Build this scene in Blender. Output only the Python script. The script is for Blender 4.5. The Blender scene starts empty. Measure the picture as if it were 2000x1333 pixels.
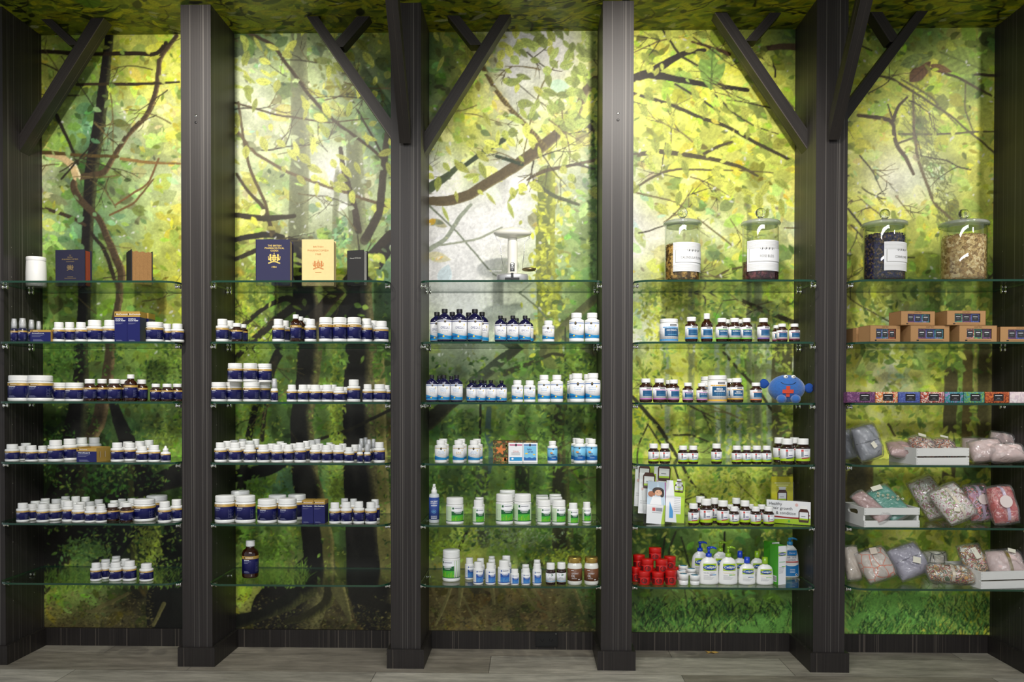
import bpy, math, random
import numpy as np
from mathutils import Vector
random.seed(7)
C = bpy.context.scene.collection
PI = math.pi

# ------------------------------------------------------------------ camera, light, exposure
CX, CD, CZ = 2.16099, 3.72466, 1.10093
YAW, PITCH, ROLL = 0.02319, -0.01282, 0.00175
FPX, PCY = 1660.53, 799.84
fwd = Vector((-math.sin(YAW)*math.cos(PITCH), math.cos(YAW)*math.cos(PITCH), math.sin(PITCH)))
rgt0 = Vector((math.cos(YAW), math.sin(YAW), 0)); up0 = rgt0.cross(fwd)
RGT = rgt0*math.cos(ROLL)+up0*math.sin(ROLL); UPV = -rgt0*math.sin(ROLL)+up0*math.cos(ROLL)
CAM = Vector((CX, -CD, CZ))
cd = bpy.data.cameras.new('camera'); cam = bpy.data.objects.new('camera', cd); C.objects.link(cam)
cd.sensor_width = 36; cd.lens = FPX/2000*36; cd.shift_y = (PCY-666.5)/2000; cd.clip_start = .05
from mathutils import Matrix
M = Matrix((RGT, UPV, -fwd)).transposed().to_4x4(); M.translation = CAM; cam.matrix_world = M
bpy.context.scene.camera = cam
vs = bpy.context.scene.view_settings
bpy.context.scene.display_settings.display_device = 'sRGB'
vs.view_transform = 'Standard'; vs.look = 'None'; vs.gamma = 1; vs.use_curve_mapping = False; vs.exposure = 0.04
w = bpy.data.worlds.new('world'); bpy.context.scene.world = w; w.use_nodes = True
w.node_tree.nodes['Background'].inputs[0].default_value = (.86, .93, 1, 1)
w.node_tree.nodes['Background'].inputs[1].default_value = .40
def lamp(name, kind, loc, target, energy, color, **kw):
    l = bpy.data.lights.new(name, kind); l.energy = energy; l.color = color
    for k, v in kw.items(): setattr(l, k, v)
    o = bpy.data.objects.new(name, l); C.objects.link(o); o.location = loc
    o.rotation_euler = (Vector(target)-Vector(loc)).to_track_quat('-Z', 'Y').to_euler()
    return o
for lx, e in ((.79, 102), (2.59, 110), (4.43, 76)):      # ceiling spotlights aimed at the display wall
    lamp('ceiling_spotlight', 'SPOT', (lx, -1.45, 2.66), (lx, -.05, 1.82), e, (1, .945, .87), spot_size=math.radians(77), spot_blend=.6, shadow_soft_size=.05)
lamp('ceiling_panel_light', 'AREA', (2.2, -3.6, 2.68), (2.2, -3.4, 0), 135, (.97, .98, 1), shape='RECTANGLE', size=3.2, size_y=.5)

def proj(P):
    v = Vector(P)-CAM; z = v.dot(fwd)
    return 1000+FPX*v.dot(RGT)/z, PCY-FPX*v.dot(UPV)/z
def at(px, py, Y):                                     # the point on the vertical plane at depth Y seen at a photo position
    d = fwd + RGT*((px-1000)/FPX) - UPV*((py-PCY)/FPX)
    t = (Y+CD)/d.y
    return CAM+d*t
def at_z(px, py, Z):
    d = fwd + RGT*((px-1000)/FPX) - UPV*((py-PCY)/FPX)
    return CAM+d*((Z-CZ)/d.z)

# ------------------------------------------------------------------ materials
MATS = {}
def lin(c):
    return tuple(((x/255)/12.92 if x/255 <= .04045 else ((x/255+.055)/1.055)**2.4) for x in c)
def mat(name, rgb, rough=.5, metal=0, coat=0, noise=0, nscale=40, bump=0, **kw):
    if name in MATS: return MATS[name]
    m = bpy.data.materials.new(name); MATS[name] = m; m.use_nodes = True
    nt = m.node_tree; b = nt.nodes['Principled BSDF']
    c = lin(rgb)
    b.inputs['Base Color'].default_value = (*c, 1); b.inputs['Roughness'].default_value = rough
    b.inputs['Metallic'].default_value = metal; b.inputs['Coat Weight'].default_value = coat
    for k, v in kw.items(): b.inputs[k].default_value = v
    if noise or bump:
        tc = nt.nodes.new('ShaderNodeTexCoord'); n = nt.nodes.new('ShaderNodeTexNoise')
        n.inputs['Scale'].default_value = nscale; n.inputs['Detail'].default_value = 4
        nt.links.new(tc.outputs['Object'], n.inputs['Vector'])
        if noise:
            mx = nt.nodes.new('ShaderNodeMix'); mx.data_type = 'RGBA'
            mx.inputs[6].default_value = (*[x*(1-noise) for x in c], 1); mx.inputs[7].default_value = (*[min(1, x*(1+noise)) for x in c], 1)
            nt.links.new(n.outputs['Fac'], mx.inputs[0]); nt.links.new(mx.outputs[2], b.inputs['Base Color'])
        if bump:
            bp = nt.nodes.new('ShaderNodeBump'); bp.inputs['Strength'].default_value = bump; bp.inputs['Distance'].default_value = .004
            nt.links.new(n.outputs['Fac'], bp.inputs['Height']); nt.links.new(bp.outputs[0], b.inputs['Normal'])
    return m
def thin_glass(name, tint, rough=.02, f0=.04, bump=0, haze=0):
    if name in MATS: return MATS[name]
    m = bpy.data.materials.new(name); MATS[name] = m; m.use_nodes = True; nt = m.node_tree; nt.nodes.clear()
    N = nt.nodes.new; L = nt.links.new
    out = N('ShaderNodeOutputMaterial'); mx = N('ShaderNodeMixShader'); t = N('ShaderNodeBsdfTransparent'); g = N('ShaderNodeBsdfGlossy')
    t.inputs[0].default_value = (*tint, 1); g.inputs['Roughness'].default_value = rough
    lw = N('ShaderNodeLayerWeight'); lw.inputs[0].default_value = .5
    p = N('ShaderNodeMath'); p.operation = 'POWER'; p.inputs[1].default_value = 5
    a = N('ShaderNodeMath'); a.operation = 'MULTIPLY_ADD'; a.inputs[1].default_value = 1-f0; a.inputs[2].default_value = f0
    L(lw.outputs['Facing'], p.inputs[0]); L(p.outputs[0], a.inputs[0]); L(a.outputs[0], mx.inputs[0])
    L(g.outputs[0], mx.inputs[2])
    if haze:
        d = N('ShaderNodeBsdfDiffuse'); m2 = N('ShaderNodeMixShader'); m2.inputs[0].default_value = haze
        d.inputs[0].default_value = (.8, .8, .8, 1); L(t.outputs[0], m2.inputs[1]); L(d.outputs[0], m2.inputs[2]); L(m2.outputs[0], mx.inputs[1])
    else: L(t.outputs[0], mx.inputs[1])
    if bump:
        tc = N('ShaderNodeTexCoord'); n = N('ShaderNodeTexNoise'); n.inputs['Scale'].default_value = 38; n.inputs['Detail'].default_value = 3
        n.inputs['Distortion'].default_value = 1.2
        bp = N('ShaderNodeBump'); bp.inputs['Strength'].default_value = bump; bp.inputs['Distance'].default_value = .012
        L(tc.outputs['Object'], n.inputs['Vector']); L(n.outputs['Fac'], bp.inputs['Height']); L(bp.outputs[0], g.inputs['Normal']); L(bp.outputs[0], lw.inputs['Normal'])
    L(mx.outputs[0], out.inputs[0])
    return m
def wood(name, base, line, sx=118, sz=.3, rough=.46, p0=.60):
    m = bpy.data.materials.new(name); MATS[name] = m; m.use_nodes = True; nt = m.node_tree; b = nt.nodes['Principled BSDF']
    N = nt.nodes.new; L = nt.links.new
    tc = N('ShaderNodeTexCoord'); mp = N('ShaderNodeMapping'); mp.inputs['Scale'].default_value = (sx, sx, sz)
    n1 = N('ShaderNodeTexNoise'); n1.inputs['Scale'].default_value = 1; n1.inputs['Detail'].default_value = 3
    n2 = N('ShaderNodeTexNoise'); n2.inputs['Scale'].default_value = 3.2; n2.inputs['Detail'].default_value = 5
    L(tc.outputs['Object'], mp.inputs['Vector']); L(mp.outputs[0], n1.inputs['Vector']); L(mp.outputs[0], n2.inputs['Vector'])
    r1 = N('ShaderNodeValToRGB'); e = r1.color_ramp.elements
    e[0].position = p0; e[0].color = (0, 0, 0, 1); e[1].position = p0+.06; e[1].color = (1, 1, 1, 1)
    L(n1.outputs['Fac'], r1.inputs[0])
    r2 = N('ShaderNodeValToRGB'); e = r2.color_ramp.elements
    lb = lin(base); e[0].position = .35; e[0].color = (*[x*.8 for x in lb], 1); e[1].position = .72; e[1].color = (*[x*1.35 for x in lb], 1)
    L(n2.outputs['Fac'], r2.inputs[0])
    mx = N('ShaderNodeMix'); mx.data_type = 'RGBA'; mx.inputs[7].default_value = (*lin(line), 1)
    sc_ = N('ShaderNodeMath'); sc_.operation = 'MULTIPLY'; sc_.inputs[1].default_value = .85
    L(r1.outputs[0], sc_.inputs[0]); L(sc_.outputs[0], mx.inputs[0]); L(r2.outputs[0], mx.inputs[6]); L(mx.outputs[2], b.inputs['Base Color'])
    b.inputs['Roughness'].default_value = rough; b.inputs['Specular IOR Level'].default_value = .35
    bp = N('ShaderNodeBump'); bp.inputs['Strength'].default_value = .15; bp.inputs['Distance'].default_value = .001
    L(n2.outputs['Fac'], bp.inputs['Height']); L(bp.outputs[0], b.inputs['Normal'])
    return m

# ------------------------------------------------------------------ mesh building
class MB:
    def __init__(s): s.v = []; s.f = []; s.m = []; s.mats = []; s.sm = []
    def mi(s, m):
        if m not in s.mats: s.mats.append(m)
        return s.mats.index(m)
    def add(s, vs, fs, m, smooth=False):
        o = len(s.v); s.v += [tuple(v) for v in vs]; k = s.mi(m)
        for f in fs: s.f.append([i+o for i in f]); s.m.append(k); s.sm.append(smooth)
    def box(s, x0, x1, y0, y1, z0, z1, m):
        s.hexa([(x0, y0, z0), (x1, y0, z0), (x1, y1, z0), (x0, y1, z0), (x0, y0, z1), (x1, y0, z1), (x1, y1, z1), (x0, y1, z1)], m)
    def hexa(s, v, m):
        s.add(v, [(3, 2, 1, 0), (4, 5, 6, 7), (0, 1, 5, 4), (1, 2, 6, 5), (2, 3, 7, 6), (3, 0, 4, 7)], m)
    def lathe(s, prof, m, seg=28, c=(0, 0, 0), sx=1, sy=1, smooth=True):
        # prof: (r, z) pairs or (r, z, material); material of a band is that of its lower point
        n = len(prof); vs = []
        for p in prof:
            for k in range(seg):
                a = 2*PI*k/seg; vs.append((c[0]+p[0]*sx*math.sin(a), c[1]-p[0]*sy*math.cos(a), c[2]+p[1]))
        o = len(s.v); s.v += vs
        for i in range(n-1):
            mm = s.mi(prof[i][2] if len(prof[i]) > 2 else m)
            for k in range(seg):
                k2 = (k+1) % seg
                s.f.append([o+i*seg+k, o+i*seg+k2, o+(i+1)*seg+k2, o+(i+1)*seg+k]); s.m.append(mm); s.sm.append(smooth)
        if prof[0][0] > 1e-5: s.f.append([o+k for k in range(seg)][::-1]); s.m.append(s.mi(m)); s.sm.append(False)
        if prof[-1][0] > 1e-5: s.f.append([o+(n-1)*seg+k for k in range(seg)]); s.m.append(s.mi(prof[-1][2] if len(prof[-1]) > 2 else m)); s.sm.append(False)
    def tube(s, pts, r, m, seg=8, rs=None):
        pts = [Vector(p) for p in pts]; o = len(s.v); n = len(pts)
        t0 = (pts[1]-pts[0]).normalized(); ref = Vector((0, 1, 0)) if abs(t0.y) < .9 else Vector((1, 0, 0))
        for i, p in enumerate(pts):
            t = (pts[min(i+1, n-1)]-pts[max(i-1, 0)]).normalized()
            a = t.cross(ref).normalized(); b = t.cross(a); rr = rs[i] if rs else r
            for k in range(seg):
                q = 2*PI*k/seg; s.v.append(tuple(p+a*(rr*math.cos(q))+b*(rr*math.sin(q))))
        k_ = s.mi(m)
        for i in range(n-1):
            for k in range(seg):
                k2 = (k+1) % seg
                s.f.append([o+i*seg+k, o+i*seg+k2, o+(i+1)*seg+k2, o+(i+1)*seg+k]); s.m.append(k_); s.sm.append(True)
        s.f.append([o+k for k in range(seg)][::-1]); s.f.append([o+(n-1)*seg+k for k in range(seg)]); s.m += [k_, k_]; s.sm += [False, False]
    def ball(s, c, r, m, nu=16, nv=10, fn=None):
        vs = []; fs = []
        for j in range(nv+1):
            th = PI*j/nv
            for i in range(nu):
                ph = 2*PI*i/nu; d = (math.sin(th)*math.sin(ph), -math.sin(th)*math.cos(ph), math.cos(th))
                k = fn(d) if fn else 1
                vs.append((c[0]+r[0]*d[0]*k, c[1]+r[1]*d[1]*k, c[2]+r[2]*d[2]*k))
        for j in range(nv):
            for i in range(nu):
                i2 = (i+1) % nu; fs.append((j*nu+i, (j+1)*nu+i, (j+1)*nu+i2, j*nu+i2))
        s.add(vs, fs, m, True)
    def mesh(s, name):
        me = bpy.data.meshes.new(name)
        me.from_pydata(s.v, [], s.f)
        for m in s.mats: me.materials.append(m)
        me.polygons.foreach_set('material_index', s.m); me.polygons.foreach_set('use_smooth', s.sm); me.update()
        return me
    def build(s, name, parent=None):
        return link(name, s.mesh(name), parent)
def link(name, data, parent=None):
    o = bpy.data.objects.new(name, data); C.objects.link(o)
    if parent is not None: o.parent = parent
    return o
def tag(o, label=None, cat=None, group=None, kind=None):
    if label:
        n = len(label.split())
        if not 4 <= n <= 16: print('LABEL LENGTH', n, label)
        o['label'] = label
    if cat: o['category'] = cat
    if group: o['group'] = group
    if kind: o['kind'] = kind
    return o
def thing(name, loc, label, cat, group=None, rz=0):
    o = link(name, None); o.location = loc; o.rotation_euler = (0, 0, rz)
    return tag(o, label, cat, group)

# lettering: 2-D glyph polygons from the built-in font, cached
TXT = {}
def glyphs(s, bold=0.0):
    key = (s, bold)
    if key not in TXT:
        cu = bpy.data.curves.new('lettering', 'FONT'); cu.body = s; cu.resolution_u = 2; cu.offset = bold; cu.fill_mode = 'BOTH'
        cu.size = 1
        o = bpy.data.objects.new('lettering', cu); C.objects.link(o)
        me = bpy.data.meshes.new_from_object(o)
        vs = [tuple(v.co)[:2] for v in me.vertices]; fs = [tuple(p.vertices) for p in me.polygons]
        bpy.data.objects.remove(o); bpy.data.curves.remove(cu); bpy.data.meshes.remove(me)
        if vs:
            x0 = min(v[0] for v in vs); x1 = max(v[0] for v in vs); y0 = min(v[1] for v in vs); y1 = max(v[1] for v in vs)
            vs = [((x-(x0+x1)/2), (y-(y0+y1)/2)) for x, y in vs]; TXT[key] = (vs, fs, x1-x0, y1-y0)
        else: TXT[key] = ([], [], 1, 1)
    return TXT[key]

class Sheet:
    '''flat artwork in (u, v) metres, laid on a surface by fn(u, v, lift)'''
    def __init__(s, mb, fn): s.mb = mb; s.fn = fn
    def poly(s, pts, m, k=1):
        s.mb.add([s.fn(u, v, k) for u, v in pts], [tuple(range(len(pts)))], m)
    def rect(s, u0, u1, v0, v1, m, k=1, n=1):
        s.band(u0, u1, lambda t: v0, lambda t: v1, m, k, n)
    def band(s, u0, u1, lo, hi, m, k=1, n=12):
        vs = []; fs = []
        for i in range(n+1):
            u = u0+(u1-u0)*i/n; vs += [s.fn(u, lo(u), k), s.fn(u, hi(u), k)]
        for i in range(n): fs.append((2*i, 2*i+2, 2*i+3, 2*i+1))
        s.mb.add(vs, fs, m, n > 2)
    def ell(s, u, v, ru, rv, m, k=1, n=14, a0=0, a1=2*PI):
        pts = [(u+ru*math.cos(a0+(a1-a0)*i/n), v+rv*math.sin(a0+(a1-a0)*i/n)) for i in range(n + (0 if a1-a0 > 6.2 else 1))]
        s.poly(pts, m, k)
    def text(s, t, u, v, h, m, k=2, w=None, bold=.0, left=False, h_fix=None):
        vs, fs, gw, gh = glyphs(t, bold)
        if not vs: return
        sc = h/.72; sx = (w/gw) if w else sc; sy = sc
        if left: u = u+gw*sx/2
        s.mb.add([s.fn(u+x*sx, v+y*sy, k) for x, y in vs], fs, m)
def flat_xz(y, cx=0, cz=0, lift=.0004):
    return lambda u, v, k: (cx+u, y-lift*k, cz+v)
def wrap(R, lift=.0004):
    def fn(u, v, k):
        a = u/R; r = R+lift*k
        return (r*math.sin(a), -r*math.cos(a), v)
    return fn
# ------------------------------------------------------------------ the display wall: measures
S_, PW, H, PD, GP = .85483, .12476, 2.7, .27815, .0728
dR = [-.0068, -.0019, .0006, .0038, .0042]; dL = [0, -.0006, .0034, .004, .0033, 0]
PR = [i*S_+dR[i] for i in range(5)]+[5*S_]; PL = [i*S_-PW+dL[i] for i in range(6)]
GF = -(PD+GP)                                        # front edge of the glass
SH = [1.5664, 1.3220, 1.0811, .8367, .5905, .3491]    # top of each shelf... centre line of the glass edge
GT = .004
SZ = [z+GT for z in SH]
BAYS = ['leftmost bay', 'second bay', 'middle bay', 'fourth bay', 'rightmost bay']
SHN = ['top shelf', 'second shelf', 'third shelf', 'fourth shelf', 'fifth shelf', 'bottom shelf']
W_ = mat('paper white', (236, 236, 232), .45)
LAM = wood('dark striped laminate', (45, 41, 40), (94, 90, 86), sx=190, p0=.585)
LAMH = wood('dark striped laminate plinth', (40, 36, 34), (92, 84, 76), p0=.61)
CHR = mat('chrome', (225, 225, 222), .14, 1)
BLK = mat('black plastic', (14, 14, 15), .35)
GLS = thin_glass('clear shelf glass', (.955, .985, .965), f0=.045)
EDG = mat('green glass edge', (16, 62, 42), .12, coat=.6)

# floor
fm = bpy.data.materials.new('grey weathered vinyl planks'); fm.use_nodes = True; nt = fm.node_tree; b = nt.nodes['Principled BSDF']
N = nt.nodes.new; L = nt.links.new
tc = N('ShaderNodeTexCoord'); br = N('ShaderNodeTexBrick'); br.offset = .37; br.squash = 1
mp0 = N('ShaderNodeMapping'); mp0.inputs['Location'].default_value = (.45, .11, 0); L(tc.outputs['Object'], mp0.inputs[0])
for k, v in (('Scale', 1), ('Mortar Size', .0012), ('Brick Width', 1.22), ('Row Height', .23), ('Bias', 0)): br.inputs[k].default_value = v
br.inputs['Color1'].default_value = (*lin((146, 137, 122)), 1); br.inputs['Color2'].default_value = (*lin((190, 183, 168)), 1); br.inputs['Mortar'].default_value = (*lin((84, 78, 70)), 1)
L(mp0.outputs[0], br.inputs['Vector'])
def nz(scale, vec, det=6):
    mp = N('ShaderNodeMapping'); mp.inputs['Scale'].default_value = vec; n = N('ShaderNodeTexNoise'); n.inputs['Scale'].default_value = scale; n.inputs['Detail'].default_value = det
    n.inputs['Roughness'].default_value = .68
    L(tc.outputs['Object'], mp.inputs[0]); L(mp.outputs[0], n.inputs['Vector']); return n
na = nz(1, (5, 26, 1)); nb = nz(1, (1.6, 5, 1), 3); nc = nz(1, (18, 130, 1), 4)
def mul(a, bsock, lo, hi, p0=.3, p1=.7):
    r = N('ShaderNodeMapRange'); r.inputs[1].default_value = p0; r.inputs[2].default_value = p1; r.inputs[3].default_value = lo; r.inputs[4].default_value = hi
    L(bsock, r.inputs[0]); x = N('ShaderNodeVectorMath'); x.operation = 'SCALE'; L(a, x.inputs[0]); L(r.outputs[0], x.inputs['Scale']); return x.outputs[0]
c = mul(br.outputs['Color'], na.outputs['Fac'], .62, 1.28); c = mul(c, nb.outputs['Fac'], .75, 1.2); c = mul(c, nc.outputs['Fac'], .85, 1.12)
L(c, b.inputs['Base Color']); b.inputs['Roughness'].default_value = .5
m = MB(); m.box(-1.6, 6.2, -6.2, .1, -.05, 0, fm); o = m.build('floor'); tag(o, kind='structure')

# pillars
def brace(p, bay_side, pts, y0, y1, name='diagonal_brace'):
    # local Z runs along the brace so that its grain does too
    lo = sorted(pts, key=lambda q: q[1])[:2]; hi = sorted(pts, key=lambda q: q[1])[2:]
    dx, dz = (hi[0][0]+hi[1][0]-lo[0][0]-lo[1][0])/2, (hi[0][1]+hi[1][1]-lo[0][1]-lo[1][1])/2; an = math.atan2(dx, dz); ox, oz = lo[0]
    ca, sa = math.cos(an), math.sin(an)
    pts = [((x-ox)*ca-(z-oz)*sa, (x-ox)*sa+(z-oz)*ca) for x, z in pts]
    m = MB(); v = [(x, y0, z) for x, z in pts]+[(x, y1, z) for x, z in pts]
    m.add(v, [(0, 1, 2, 3), (7, 6, 5, 4), (0, 4, 5, 1), (1, 5, 6, 2), (2, 6, 7, 3), (3, 7, 4, 0)], LAMH)
    o = m.build(name, p); o.location = (ox, 0, oz); o.rotation_euler = (0, an, 0); return o
pil_lab = ['dark striped pillar at left edge of the wall, one brace rising right',
           'dark striped pillar without braces between leftmost and second bays',
           'dark striped pillar with three branching braces between second and middle bays',
           'dark striped pillar without braces between middle and fourth bays',
           'dark striped pillar with three branching braces between fourth and rightmost bays',
           'dark striped pillar at the right edge of the wall']
HOLE = mat('drilled hole rim', (120, 116, 108), .5)
for i in range(6):
    cxp = (PL[i]+PR[i])/2
    if i in (0,): PRi, PLi = PR[0], PR[0]-PW
    else: PRi, PLi = (PR[i] if i < 5 else PL[5]+PW), PL[i]
    cxp = (PRi+PLi)/2
    p = thing('pillar', (cxp, 0, 0), pil_lab[i], 'pillar', 'dark pillars between the shelf bays')
    hw = (PRi-PLi)/2
    m = MB(); m.box(-hw, hw, -PD, 0, 0, H, LAM)
    for side in (-1, 1):
        for yy in (-.075, -.225):
            for kz in range(26):
                z = .25+kz*.0615
                if kz % 2 == 0:
                    m.ball((side*hw, yy, z), (.0004, .0025, .0025), HOLE, 8, 4)
    m.build('shaft', p)
    m = MB(); e = .0145
    m.box(-hw-e, hw+e, -PD-e, 0, 0, .078, LAMH)
    m.build('plinth', p)
    if i in (1, 3):
        for zz in (2.250, 2.223):
            m = MB(); m.lathe([(.0055, 0), (.005, .0012), (.002, .0016), (0, .0016)], BLK if zz < 2.24 else CHR, 12)
            o = m.build('screw_cap', p); o.rotation_euler = (PI/2, 0, 0); o.location = (0, -PD, zz)
    # braces lie mid-depth; corner px positions read on the plane of their front face
    ya, yb = -.165, -.095
    def q(*px): return [((at(x, y, ya).x-cxp), at(x, y, ya).z) for x, y in px]
    def top(px): return (at_z(px, 0, H) if False else None)
    def B(side, xb_hi, yb_hi, xb_lo, yb_lo, xt0, xt1):
        # two corners on the pillar face, two corners on the ceiling
        xf = (hw if side > 0 else -hw)
        z1 = at(xb_hi, yb_hi, ya).z; z0 = at(xb_lo, yb_lo, ya).z
        a = at(xt0, 35, ya).x-cxp; bb = at(xt1, 35, ya).x-cxp
        pts = [(xf, z0), (bb, H), (a, H), (xf, z1)]
        if side < 0: pts = [(xf, z1), (a, H), (bb, H), (xf, z0)][::-1]; pts = pts[::-1]
        brace(p, side, pts, ya, yb)
    def B2(x0, x1, xe, ye):
        # short secondary strut: ceiling span x0..x1 down to the main brace near (xe, ye)
        a = at(x0, 35, ya+.005).x-cxp; bb = at(x1, 35, ya+.005).x-cxp; e_ = at(xe, ye, ya+.005); ex, ez = e_.x-cxp, e_.z
        wv = bb-a
        brace(p, 0, [(ex, ez), (ex+wv, ez), (bb, H), (a, H)] if ex < a else [(ex, ez), (ex+wv, ez), (bb, H), (a, H)], ya+.004, yb-.004, 'short_strut')
    if i == 0: B(1, 35, 262, 35, 296, 178, 203); B2(80, 101, 134, 88)
    if i == 2:
        B(-1, 762, 245, 762, 284, 621, 599); B2(697, 722, 645, 92)
        B(1, 829, 258, 829, 300, 976, 998); B2(873, 897, 918, 88)
    if i == 4:
        B(-1, 1571, 252, 1571, 292, 1420, 1396); B2(1503, 1526, 1455, 80)
        B(1, 1656, 222, 1656, 260, 1791, 1813); B2(1700, 1723, 1738, 82)
    if i in (2, 4):
        # brace leaning out over the floor from the pillar front
        m = MB(); zb = at(790 if i == 2 else 1625, 280 if i == 2 else 273, -PD-.02).z; hwb = .0225; lean = .46 if i == 2 else .46
        y_b = -PD
        v = []
        for sx in (-hwb, hwb): v += [(sx, y_b, zb+.055), (sx, y_b-.02, zb), (sx, y_b-.02-lean, H), (sx, y_b+.055-lean, H)]
        an = math.atan2(lean, H-zb); ca, sa = math.cos(an), math.sin(an)          # local Z along the brace
        v = [(x, (y-y_b)*ca+(z-zb)*sa, -(y-y_b)*sa+(z-zb)*ca) for x, y, z in v]
        m.add(v, [(3, 2, 1, 0), (4, 5, 6, 7), (0, 1, 5, 4), (1, 2, 6, 5), (2, 3, 7, 6), (3, 0, 4, 7)], LAMH)
        o = m.build('diagonal_brace', p); o.location = (0, y_b, zb); o.rotation_euler = (an, 0, 0)

# skirting along the back of each bay
for b_ in range(5):
    m = MB(); m.box(PR[b_]+.0145, PL[b_+1]-.0145, -.012, 0, 0, .078, LAMH); o = m.build('baseboard_back'); tag(o, kind='structure')

# socket on the skirting of the middle bay
o1 = at(1046, 1234, -.013); o2 = at(1089, 1263, -.013)
t = thing('power_outlet', ((o1.x+o2.x)/2, -.012, (o1.z+o2.z)/2), 'black double power outlet on the skirting of the middle bay', 'socket')
hw_, hh = (o2.x-o1.x)/2, (o1.z-o2.z)/2
m = MB(); m.box(-hw_, hw_, -.009, 0, -hh, hh, BLK); m.box(-hw_*.93, hw_*.93, -.0105, -.009, -hh*.88, hh*.88, mat('satin black', (20, 20, 21), .25)); m.build('cover_plate', t)
for sx in (-1, 1):
    m = MB()
    for a in (-1, 0, 1):
        m.box(sx*hw_*.4+a*.006-.001, sx*hw_*.4+a*.006+.001, -.0112, -.0104, (-.006 if a else -.012), (.002 if a else -.005), mat('slot black', (2, 2, 2), .9))
    m.build('socket_slots', t)
m = MB(); m.lathe([(.003, 0), (.003, .0015), (0, .002)], CHR, 10); o = m.build('indicator', t); o.rotation_euler = (PI/2, 0, 0); o.location = (hw_*.85, -.0105, hh*.75)

# a fallen leaf
q_ = at_z(1389, 1276, 0); m = MB(); ly = mat('dry yellow leaf', (196, 158, 74), .7)
pts = []
for k in range(20):
    a = 2*PI*k/20; r = .014*(1+.45*math.cos(5*a)); pts.append((r*1.5*math.cos(a), r*math.sin(a), .003+.003*math.sin(3*a)))
m.add(pts+[(0, 0, .005)]+[(x, y, z-.001) for x, y, z in pts], [(k, (k+1) % 20, 20) for k in range(20)]+[((k+1) % 20+21, k+21, 20) for k in range(20)], ly)
m.tube([(.018, 0, .003), (.034, .004, .002)], .0008, ly, 5)
o = m.build('fallen_leaf'); o.location = (q_.x, q_.y, 0); tag(o, 'small dry yellow leaf on the floor below the fourth bay', 'leaf')

# glass shelves with their clips
def shelf_outline(x0, x1, yb, yf, r, left=True, right=True):
    pts = [(x0, yb)]
    n = 9
    if left: pts += [(x0+r-r*math.cos(a), yf+r-r*math.sin(a)) for a in [PI/2*k/n for k in range(n+1)]]
    else: pts += [(x0, yf)]
    if right: pts += [(x1-r+r*math.sin(a), yf+r-r*math.cos(a)) for a in [PI/2*k/n for k in range(n+1)]]
    else: pts += [(x1, yf)]
    pts += [(x1, yb)]
    return pts
for b_ in range(5):
    for k in range(6):
        x0 = PR[b_]+.001; x1 = PL[b_+1]-.001
        if k < 2: st = 'tall bottles'
        t = thing('glass_shelf', ((x0+x1)/2, 0, SH[k]), f'clear glass shelf with rounded corners, {SHN[k]} of the {BAYS[b_]}', 'shelf', 'glass shelves in the five bays')
        xm = (x0+x1)/2; out = shelf_outline(x0-xm, x1-xm, -.001, GF, .062); n = len(out)
        m = MB(); v = [(x, y, -GT) for x, y in out]+[(x, y, GT) for x, y in out]
        m.add(v, [tuple(range(n))[::-1], tuple(range(n, 2*n))], GLS); m.add(v, [(i, (i+1) % n, (i+1) % n+n, i+n) for i in range(n)], EDG)
        me = m.mesh('glass_pane'); link('glass_pane', me, t)
        for sx in (-1, 1):
            xx = sx*(x1-x0)/2
            for yy in (-.105, -.285):
                m = MB()
                m.lathe([(.009, 0), (.009, .003), (.005, .004), (.005, .014), (.008, .0145), (.008, .02), (0, .021)], CHR, 12)
                m2 = MB(); m2.v = [(xx-sx*z, yy+y, -GT-.0095+x) for x, y, z in m.v]; m2.f = [f if sx > 0 else f[::-1] for f in m.f]; m2.m = m.m; m2.sm = m.sm; m2.mats = m.mats
                m2.box(xx-sx*.016-.005, xx-sx*.016+.005, yy-.006, yy+.006, -GT-.002, -GT, CHR)
                m2.build('shelf_clip', t)
# ------------------------------------------------------------------ printed forest wallpaper (colours of the print, lightened low down to offset shade)
rng = np.random.default_rng(11)
PAL = {'Y': (216, 222, 86), 'y': (182, 196, 74), 'G': (122, 152, 66), 'g': (78, 106, 48), 'd': (44, 58, 30), 'D': (26, 28, 22), 'W': (240, 240, 232),
       'w': (206, 216, 160), 'P': (168, 190, 118), 'B': (98, 86, 46), 'T': (96, 142, 96), 'b': (62, 56, 34)}
XS = [80,170,260,350,470,560,660,760,840,920,1000,1080,1165,1240,1320,1400,1480,1550,1660,1740,1820,1900,1945]
YS = [60,150,250,350,450,550,650,750,850,950,1050,1150,1240]
ROWS = ['yyYYgPPygyWWyYYYygYGGyg', 'YGYYwPwggYWwYYyYYyyyYGy', 'yTwYwwPTPYwYYYYYYYYYyYY', 'wgPwwPWPWwWwGwYYyYYWwYY', 'PTPYYwPPWWWPGWYwYwYYYyY',
        'GGyYyGyTWWwPGwYyGYYyGyG', 'GGGyYgggwWPGgwYGwYYwGgG', 'GgGGGgGggPgGGyYyGwYwyGg', 'ddgGGgGBggGgGyyGGGyYYgg', 'dddgGTGgggGgGGyyyGBGygG',
        'dgdgGGgDGyGgGggGgGgyyyg', 'yGbdyBbBBBBBggGGggGGGGY', 'BBbdBBbBBBBBdgGGgGGGyyy']
X0, Y0, CW, CH_ = 60, 30, 1910, 1270
def s2l(a):
    a = a/255.; return np.where(a <= .04045, a/12.92, ((a+.055)/1.055)**2.4)
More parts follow.
